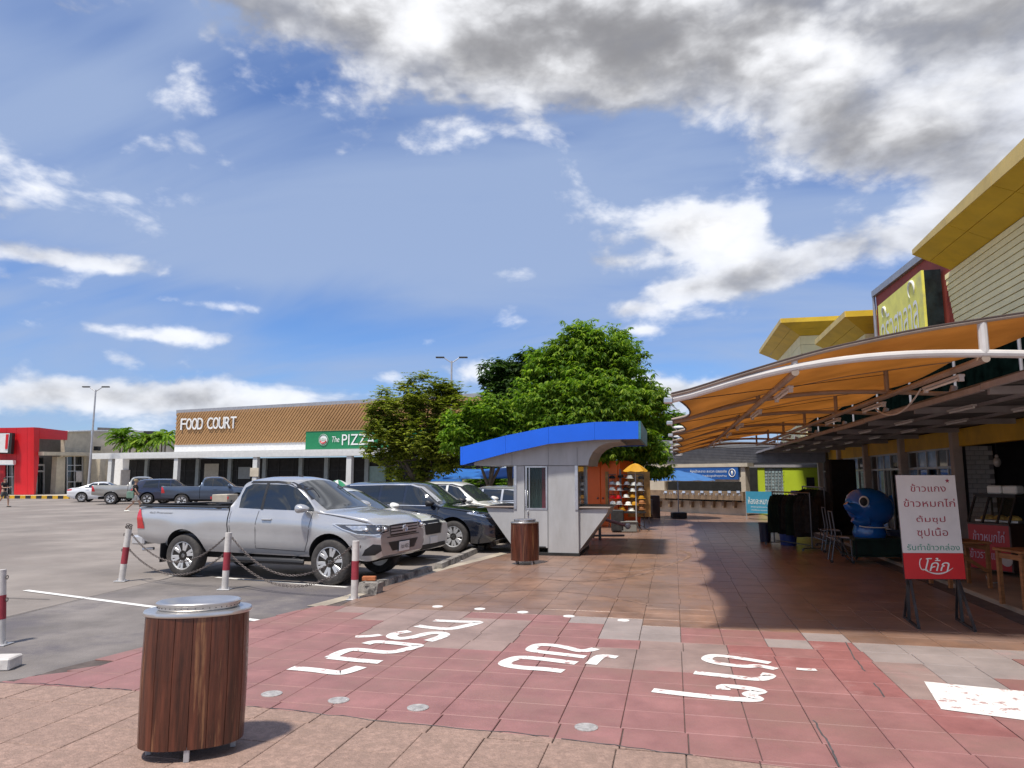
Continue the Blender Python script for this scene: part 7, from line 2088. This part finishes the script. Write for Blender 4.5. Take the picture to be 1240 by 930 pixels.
# hat stall
hb = P(759, 636, d=25.5); hb.z = .02
hs = thing('hat_stall', 'wire rack stall beside the orange doors', 'market stall', hb); q = MB()
hw_, hh_ = .62, 1.85
for sx in (-hw_, hw_): q.tube([hb + RGT * sx, hb + RGT * sx + V(0, 0, hh_)], .018, 6)
for z in (.5, .85, 1.15, 1.45, 1.75, hh_): q.tube([hb - RGT * hw_ + V(0, 0, z), hb + RGT * hw_ + V(0, 0, z)], .012, 6)
for i in range(9): q.tube([hb + RGT * (-hw_ + hw_ * 2 * i / 8) + V(0, 0, .5), hb + RGT * (-hw_ + hw_ * 2 * i / 8) + V(0, 0, hh_)], .006, 4)
mk('rack', q, m_grey_tube, parent=hs)
mk('table_top', MB().box(hb - FWD0 * .3 + V(0, 0, .55), (1.2, .5, .04), rz=YAW), m_hub, parent=hs)
mk('backdrop', MB().box(hb + FWD0 * .25 + V(.1, 0, 1.15), (1.6, .03, 1.6), rz=YAW), mat('tan_board', (.45, .27, .09), .7, var=.3, scale=4), parent=hs)
rnd = random.Random(9); hc = [('black', m_gar[0]), ('white', m_sw), ('grey', m_pole), ('red', m_mred), ('yellow', m_yelc), ('brown', m_tim)]
plan = [[0, 0, 1, 0], [2, 1, 2, 1, 2], [1, 2, 0, 1, 2], [3, 3, 1, 4, 4], [1, 2, 1, 4, 5], [5, 4, 1, 5]]
zr = [1.72, 1.50, 1.28, 1.04, .82, .62]; rown = ['top', 'second', 'third', 'fourth', 'fifth', 'lowest']; coln = ['far left', 'left', 'middle', 'right', 'far right']
for ri, row in enumerate(plan):
    for ci, k in enumerate(row):
        x = -.50 + 1.0 * ci / max(1, len(row) - 1) + rnd.uniform(-.04, .04); c = hb + RGT * x - FWD0 * (.08 + (.15 if ri > 3 else 0)) + V(0, 0, zr[ri] + rnd.uniform(-.03, .03))
        q = MB(); q.lathe([(.10, 0), (.104, .04), (.085, .085), (.05, .105), (0, .11)], 12, c, cap=False); h_ = mk('hat', q, hc[k][1], smooth=True, label='%s cap, %s in the %s row of the hat rack' % (hc[k][0], coln[ci], rown[ri]), cat='hat', group='caps on the hat rack')
        q = MB(); q.grid(lambda u, v: c + V((.09 + .07 * u) * sin(pi * (v - .5) * .9), -(.06 + .08 * u) * cos(pi * (v - .5) * .8), .008 - .015 * u), 2, 6); mk('peak', q, hc[k][1], parent=h_)
# orange double doors block
oa = P(710, 637, d=26.5); ob = P(752, 641, d=25.4)
od = (ob - oa); od.z = 0; ou = od.normalized(); on = V(ou.y, -ou.x, 0)
if on.dot(FWD0) > 0: on = -on
ocab = thing('orange_kiosk', 'bright orange metal doors of the locked stall beside the hat rack', 'kiosk', V(oa.x, oa.y, .02)); m_or = mat('orange_metal', (.74, .12, .008), .45, var=.08, scale=1.5)
H_o = P(730, 559, d=26).z; base_o = V(oa.x, oa.y, .02) - ou * .6; Lo = od.length + .6
q = MB(); q.prism([base_o, base_o + ou * Lo, base_o + ou * Lo - on * 1.2, base_o - on * 1.2], (0, 0, H_o)); mk('cabin', q, m_or, parent=ocab)
for i in range(2):
    s0 = .55 + i * (Lo - .6) / 2; w_ = (Lo - .65) / 2; q = MB(); p = base_o + ou * s0 + V(0, 0, .05); q.prism([p, p + ou * (w_ - .015), p + ou * (w_ - .015) + V(0, 0, H_o - .15), p + V(0, 0, H_o - .15)], on * .03); dd = mk('door', q, m_or, parent=ocab)
    q = MB(); q.sphere(p + ou * (w_ * (.85 if i == 0 else .12)) + V(0, 0, .95) + on * .05, .035, 8, 6); mk('handle', q, m_grey_tube, parent=dd)
q = MB(); p = base_o + ou * (Lo + .03); q.bar(p + on * .02, p + on * .02 + V(0, 0, H_o - .3), .07, .05); mk('door_post', q, m_grey_tube, parent=ocab)
# barrier machinery to the right of the kiosk
ba = P(733, 655); ba.z = .02
br = thing('folded_barrier', 'folded grey tube barrier with round end caps beside the kiosk counter', 'barrier', ba); q = MB()
q.tube([ba + V(-.35, .1, .05), ba + V(-.35, .1, .78)], .035, 8); q.tube([ba + V(-.15, 0, .0), ba + V(-.15, 0, .80)], .04, 8); q.tube([ba + V(-.4, .2, .10), ba + V(.5, .5, .10)], .03, 8)
mk('frame', q, m_grey_tube, parent=br, smooth=True)
for a_, b_, nm_ in ((V(-.6, .1, .55), V(.02, .05, .82), 'pole_arm'), (V(-.5, .2, .70), V(.62, .25, .38), 'pole_arm')):
    pr_ = mk(nm_, MB().tube([ba + a_, ba + b_], .045, 10), mat('faded_red_tube', (.35, .16, .14), .6, var=.3), parent=br, smooth=True); mk('end_cap', MB().sphere(ba + b_, .085, 12, 8), m_pw, parent=pr_, smooth=True)
# speaker and crate
b = P(748, 645); b.z = .02; r = thing('black_speaker', 'black box loudspeaker standing at the foot of the orange doors', 'speaker', b); mk('case', MB().box(b + V(0, 0, .36), (.38, .34, .70), rz=YAW, bv=.03), m_hub, parent=r); mk('grille', MB().box(b - FWD0 * .175 + V(0, 0, .36), (.32, .01, .6), rz=YAW), m_gar[2], parent=r)
b = P(761, 645); b.z = .02; r = thing('grey_crate', 'grey plastic crate between the loudspeaker and the tripod', 'crate', b); mk('crate_body', MB().box(b + V(0, 0, .16), (.50, .36, .30), rz=YAW, bv=.02), mat('crate_grey', (.22, .22, .20), .7), parent=r); mk('lid', MB().box(b + V(0, 0, .33), (.56, .42, .03), rz=YAW, bv=.01), MATS['crate_grey'], parent=r)
# slanted stall counter and wall by the washroom
b = P(783, 625); q = MB(); q.prism([P(772, 627, Z=.02), P(782, 605, d=29.5), P(790, 605, d=29.5), P(790, 627, Z=.02)], FWD0 * .9); mk('slanted_counter', q, m_kwall, label='pale slanted stall counter left of the washroom wall', cat='counter')
q = MB(); q.box(P(790, 613, d=31) + V(0, .3, -.05), (.55, .5, 1.0), rz=YAW, bv=.02); mk('brown_cabinet', q, m_cbrown, label='dark brown cabinet against the left end of the washroom wall', cat='cabinet')
# teal banner
ta, tb2 = P(903, 595, d=30.5), P(935, 597, d=29.6); z1 = ta.z; z0 = P(903, 621, d=30.5).z
bn = thing('teal_banner', 'light blue banner with white Thai lettering leaning beside the washroom corner', 'banner', V((ta.x + tb2.x) / 2, (ta.y + tb2.y) / 2, .02)); tu = (tb2 - ta); tu.z = 0; tl = tu.length; tu.normalize(); tn = V(tu.y, -tu.x, 0)
q = MB(); q.prism([V(ta.x, ta.y, z0), V(tb2.x, tb2.y, z0), V(tb2.x, tb2.y, z1), V(ta.x, ta.y, z1)], -tn * .02); pn = mk('banner_cloth', q, mat('banner_teal', (.05, .30, .46), .5, var=.06), parent=bn)
a0 = V(ta.x, ta.y, z0)
for tx, u0, u1, v0, v1 in (('ห้องละหมาด', .08, .92, .42, .75), ('สำหรับลูกค้าทุกท่าน', .18, .82, .24, .33), ('เปิดให้บริการทุกวัน', .18, .82, .10, .18)): mk('banner_lettering', lettering(tx, a0 + tu * tl * u0 + V(0, 0, (z1 - z0) * v0) + tn * .004, tu, (0, 0, 1), tl * (u1 - u0), (z1 - z0) * (v1 - v0), .003, bold=.02), m_sw, parent=pn)
for s_ in (0, 1): p = ta.lerp(tb2, s_); mk('stand_post', MB().bar(V(p.x, p.y + .03, .02), V(p.x, p.y + .03, z1 + .03), .04), m_pole, parent=bn)
# blue tarpaulins and wall seen between the cars and the kiosk
m_tarp = mat('blue_tarpaulin', (.03, .20, .62), .6, trans=.3, var=.12, scale=1.5)
for i, (x0, x1, y0, y1, d, lb) in enumerate(((540, 624, 566, 580, 33, 'blue tarpaulin awning stretched left of the kiosk'), (520, 560, 570, 592, 35, 'blue tarpaulin wall behind the olive tree trunk'))):
    a, b = P(x0, y0, d=d), P(x1, y0 - 1, d=d); hz = a.z - P(x0, y1, d=d).z; q = MB()
    q.grid(lambda u, v: a.lerp(b, u) - FWD0 * (1.6 * v) * (1 if i == 0 else .1) + V(0, 0, -hz * v - .10 * sin(pi * u) * (1 - v)), 12, 5); o = mk('tarpaulin', q, m_tarp, smooth=True, label=lb, cat='tarpaulin')
    md = o.modifiers.new('thickness', 'SOLIDIFY'); md.thickness = .01
wl_ = thing('back_wall', 'stained beige wall with a painted dark figure behind the bush and awning', 'wall', P(600, 615, d=36)); a, b = P(520, 578, d=37), P(705, 578, d=35); q = MB(); q.prism([V(a.x, a.y, 0), V(b.x, b.y, 0), V(b.x, b.y, b.z), V(a.x, a.y, a.z)], FWD0 * .2); mk('wall_panel', q, mat('stained_wall', (.36, .33, .28), .85, var=.3, scale=1.2, dirt=(.15, .14, .13), dirt_t=(.5, .65)), parent=wl_)
c = P(611, 588, d=35.9); q = MB(); q.box(c, (.9, .05, .8), rz=YAW, bv=.02); mk('graffiti', q, m_hub, parent=wl_)
b = P(606, 612, d=30); q = MB(); q.prism([b + V(-.9, 0, 1.5 - b.z), b + V(.4, 0, 1.0 - b.z), b + V(.5, 0, .3 - b.z), b + V(-.7, 0, .3 - b.z)], V(0, .1, 0)); mk('black_cloth', q, m_gar[0], label='black cloth hung by the wall left of the kiosk', cat='cloth')
# slim blue and white street banner on a pole
b = P(478, 612, d=36); b.z = 0; z1 = P(478, 565, d=36).z; z0 = P(478, 581, d=36).z; r = thing('pole_banner', 'slim blue and white vertical banner on a pole before the food court', 'banner', b)
mk('pole', MB().tube([b, V(b.x, b.y, z1 + .1)], .03, 8), m_pole, parent=r); mk('banner_cloth', MB().box(V(b.x, b.y, (z1 + z0) / 2), (.24, .03, z1 - z0), rz=YAW), mat('pale_banner', (.25, .45, .70), .6), parent=r); mk('banner_lettering', MB().box(V(b.x, b.y, (z1 + z0) / 2) - FWD0 * .02, (.07, .01, (z1 - z0) * .7), rz=YAW), m_sw, parent=r)
# cream tailgate box beside the slate pickup
c = P(272, 612, d=38); c.z = 0; r = thing('box_trailer', 'small cream box trailer just left of the silver pickup cab', 'trailer', c); zt_ = P(272, 598.5, d=38).z
mk('trailer_box', MB().box(c + V(0, 0, (zt_ + .45) / 2), (.80, 1.4, zt_ - .45), rz=YAW, bv=.02), mat('cream_panel', (.45, .40, .32), .6), parent=r); mk('wheel', MB().lathe([(.25, -.6), (.28, -.55), (.28, .55), (.25, .6)], 18, c + V(0, 0, .28), axis='X'), m_tyre, parent=r)
for s_ in (-.35, .35): mk('rear_lamp', MB().box(c + RGT * s_ * 1.25 - FWD0 * .71 + V(0, 0, .7), (.06, .03, .14), rz=YAW), m_tail, parent=r)


# ================================================================== PEOPLE
def skin_mesh(name, pts, edges, mat_, parent, subs=2, root=0, w=True):
    me = bpy.data.meshes.new(name); me.from_pydata([tuple(p[0]) for p in pts], edges, []); o = bpy.data.objects.new(name, me); COL.objects.link(o)
    md = o.modifiers.new('skin', 'SKIN'); md.use_smooth_shade = True
    sv = me.skin_vertices[0].data
    for i, p in enumerate(pts):
        r = p[1]; sv[i].radius = (r, r) if isinstance(r, float) else r; sv[i].use_root = (i == root)
    s2 = o.modifiers.new('sub', 'SUBSURF'); s2.levels = subs; s2.render_levels = subs
    dg = bpy.context.evaluated_depsgraph_get(); m2 = bpy.data.meshes.new_from_object(o.evaluated_get(dg)); o.modifiers.clear(); o.data = m2; bpy.data.meshes.remove(me); m2.name = name
    m2.materials.clear(); m2.materials.append(mat_); m2.polygons.foreach_set('use_smooth', [True] * len(m2.polygons)); o.parent = parent; WM[o] = WM[parent].copy()
    return o


m_skin = mat('skin', (.42, .25, .17), .5, var=.06); m_hair = mat('dark_hair', (.02, .014, .01), .6, var=.2, bump=.3)
m_blkc = mat('black_tshirt', (.012, .012, .014), .9, var=.2); m_whs = mat('white_shorts', (.62, .58, .52), .85, var=.1); m_grs = mat('grey_shorts', (.07, .075, .07), .85, var=.2)


def person(loc, rz, H, label, top, short, arms, stride=.26, hat=None, extra=None, hold=None):
    """faces local +x; arms: ((elbow, wrist) left, (elbow, wrist) right) in body units"""
    r = thing('person', label, 'person', loc, rz); k = H / 1.75
    def v(x, y, z): return Vector((x, y, z)) * k
    hip, chest, neck = v(0, 0, .93), v(.01, 0, 1.32), v(.01, 0, 1.50)
    pts = [(hip, (.15 * k, .11 * k)), (v(.0, 0, 1.10), (.125 * k, .09 * k)), (chest, (.155 * k, .105 * k)), (v(.0, 0, 1.44), (.10 * k, .075 * k)), (neck, .052 * k), (v(.02, 0, 1.58), (.065 * k, .075 * k)), (v(.02, 0, 1.665), (.078 * k, .09 * k)), (v(.01, 0, 1.735), (.05 * k, .06 * k))]
    ed = [(0, 1), (1, 2), (2, 3), (3, 4), (4, 5), (5, 6), (6, 7)]
    def chain_(parent, lst):
        prev = parent
        for p, rr in lst: pts.append((p, rr)); ed.append((prev, len(pts) - 1)); prev = len(pts) - 1
        return prev
    for s_, ph in ((1, 1), (-1, -1)):
        kx = .14 if ph > 0 else -.02; fx = stride * ph
        kn = v(kx + (.10 if ph > 0 else .0), s_ * .10, .52); an = v(fx - (.0 if ph > 0 else .08), s_ * .10, .10 if ph > 0 else .16)
        chain_(0, [(v(.01, s_ * .095, .84), .088 * k), (v(.01, s_ * .10, .84).lerp(kn, .5), .078 * k), (kn, .056 * k), (kn.lerp(an, .35), .055 * k), (an, .036 * k), (an + v(.05, 0, -.06), .034 * k), (an + v(.15, 0, -.065 if ph > 0 else -.10), .026 * k)])
        el, wr = arms[0 if s_ > 0 else 1]; sh = v(.0, s_ * .19, 1.42); el = v(*el); wr = v(*wr)
        w_ = chain_(3, [(sh, .052 * k), (sh.lerp(el, .5), .044 * k), (el, .036 * k), (el.lerp(wr, .4), .034 * k), (wr, .024 * k), (wr + (wr - el).normalized() * .05 * k, (.026 * k, .014 * k))])
        pd = (wr - el).normalized(); pal = pts[w_][0]; sd_ = pd.cross(Vector((0, 0, 1))); sd_ = sd_.normalized() if sd_.length > .2 else Vector((1, 0, 0))
        for f, (o_, ln) in enumerate(((-.026, .062), (-.009, .074), (.009, .070), (.026, .055))):
            b_ = pal + pd * .03 * k + sd_ * o_ * k
            chain_(w_, [(b_, .0085 * k), (b_ + (pd * .6 + V(0, 0, -.25)) * ln * k * .6, .0078 * k), (b_ + (pd * .75 + V(0, 0, -.6)) * ln * k, .006 * k)])
        chain_(w_, [(pal + sd_ * -.034 * k + pd * .005 * k, .009 * k), (pal + sd_ * -.05 * k + pd * .035 * k, .0075 * k)])
    body = skin_mesh('body', pts, ed, m_skin, r)
    def clothing(nm, lst, edges, m): return skin_mesh(nm, lst, edges, m, r)
    tpts = [(v(0, 0, .90), (.165 * k, .125 * k)), (v(0, 0, 1.10), (.14 * k, .108 * k)), (chest, (.17 * k, .122 * k)), (v(0, 0, 1.455), (.11 * k, .085 * k))]; te = [(0, 1), (1, 2), (2, 3)]
    for s_ in (1, -1):
        el = v(*arms[0 if s_ > 0 else 1][0]); sh = v(0, s_ * .19, 1.425); tpts.append((sh, .066 * k)); te.append((3, len(tpts) - 1)); tpts.append((sh.lerp(el, .62), .060 * k)); te.append((len(tpts) - 2, len(tpts) - 1))
    clothing('tshirt', tpts, te, top)
    sp = [(v(0, 0, .97), (.150 * k, .118 * k)), (v(0, 0, .88), (.16 * k, .13 * k))]; se = [(0, 1)]
    for s_, ph in ((1, 1), (-1, -1)):
        kn = v(.24 if ph > 0 else -.02, s_ * .10, .52); hp_ = v(.01, s_ * .10, .82); sp.append((hp_, .106 * k)); se.append((1, len(sp) - 1)); sp.append((hp_.lerp(kn, .72), .096 * k)); se.append((len(sp) - 2, len(sp) - 1))
    clothing('shorts', sp, se, short)
    q = MB(); q.grid(lambda u, w_: v(.0, 0, 1.685) + Vector((-.004 + .098 * cos(2 * pi * u) * sin(pi * w_ * .56), .088 * sin(2 * pi * u) * sin(pi * w_ * .56), .085 * cos(pi * w_ * .56))) * k + (V(-.02, 0, 0) if cos(2 * pi * u) > .3 and w_ > .8 else V(0, 0, 0)), 16, 8); mk('hair', q, m_hair, parent=r, w=False, smooth=True)
    q = MB(); q.sphere(v(.105, 0, 1.625), (.02 * k, .013 * k, .024 * k), 8, 6); mk('nose', q, m_skin, parent=r, w=False, smooth=True)
    for s_ in (1, -1):
        mk('eye', MB().sphere(v(.088, s_ * .032, 1.655), (.012 * k, .014 * k, .008 * k), 8, 6), m_hair, parent=r, w=False, smooth=True)
        mk('ear', MB().sphere(v(.01, s_ * .085, 1.635), (.018 * k, .009 * k, .030 * k), 8, 6), m_skin, parent=r, w=False, smooth=True)
        ph = s_; an = v(stride * ph - (.0 if ph > 0 else .08), s_ * .10, .10 if ph > 0 else .16)
        mk('shoe', MB().grid(lambda u, w_: an + v(.06, 0, -.065) + Vector((.145 * -cos(pi * w_), .052 * sin(2 * pi * u) * sin(pi * w_) ** .5, .036 * cos(2 * pi * u) * sin(pi * w_) ** .5)) * k, 12, 8), m_sw if hat else m_hub, parent=r, w=False, smooth=True)
    mk('mouth', MB().sphere(v(.095, 0, 1.595), (.008 * k, .024 * k, .006 * k), 8, 5), mat('lips', (.25, .08, .07), .5), parent=r, w=False, smooth=True)
    if hat:
        q = MB(); q.lathe([(.105 * k, 0), (.107 * k, .05 * k), (.08 * k, .10 * k), (0, .115 * k)], 16, v(.0, 0, 1.68), cap=False); ht = mk('cap', q, hat, parent=r, w=False, smooth=True)
        mk('cap_peak', MB().grid(lambda u, w_: v(.02, 0, 1.685) + Vector(((.08 + .10 * u) * cos(pi * (w_ - .5) * .8), (.09 + .02 * u) * sin(pi * (w_ - .5) * .9), -.012 * u)) * k, 3, 8), hat, parent=ht, w=False, smooth=True)
    return r, k


pw = P(162, 620.5); pm = P(3, 614.0)
rr_, k_ = person(V(pw.x, pw.y, 0), YAW + radians(8), 1.64, 'woman in black top, white shorts and cap striding past the pickups with green bag', m_blkc, m_whs, (((-.14, .24, 1.17), (.06, .24, 1.05)), ((.12, -.24, 1.18), (.22, -.22, 1.02))), .30, hat=mat('straw_cap', (.30, .22, .12), .8))
bag = thing('shoulder_bag', 'green cloth bag hanging at the hip of the walking woman', 'bag', V(pw.x, pw.y, .7)); q = MB(); c = V(pw.x, pw.y, .98) - FWD0 * .22 - RGT * .12
q.box(c - V(0, 0, .10), (.34, .09, .34), rz=YAW + .2, bv=.03); mk('bag_body', q, mat('sage_bag', (.16, .26, .20), .8, var=.2), parent=bag); mk('strap', MB().tube([c + V(.08, 0, .05), c + V(.10, .10, .42), c + V(-.02, .12, .42), c + V(-.10, 0, .05)], .012, 5), MATS['sage_bag'], parent=bag)
rr_, k_ = person(V(pm.x, pm.y, 0), YAW + radians(-6), 1.72, 'man in black T-shirt and grey shorts walking at the left edge, holding a phone', m_blkc, m_grs, (((.02, .24, 1.16), (.25, .16, 1.20)), ((.10, -.24, 1.15), (.33, -.12, 1.17))), .27)
ph_ = WM[rr_] @ (Vector((.40, -.03, 1.17)) * k_); mk('phone', MB().box(ph_, (.015, .075, .15), rz=YAW, bv=.004), m_pole, label='small phone held out by the man at the left edge', cat='phone')
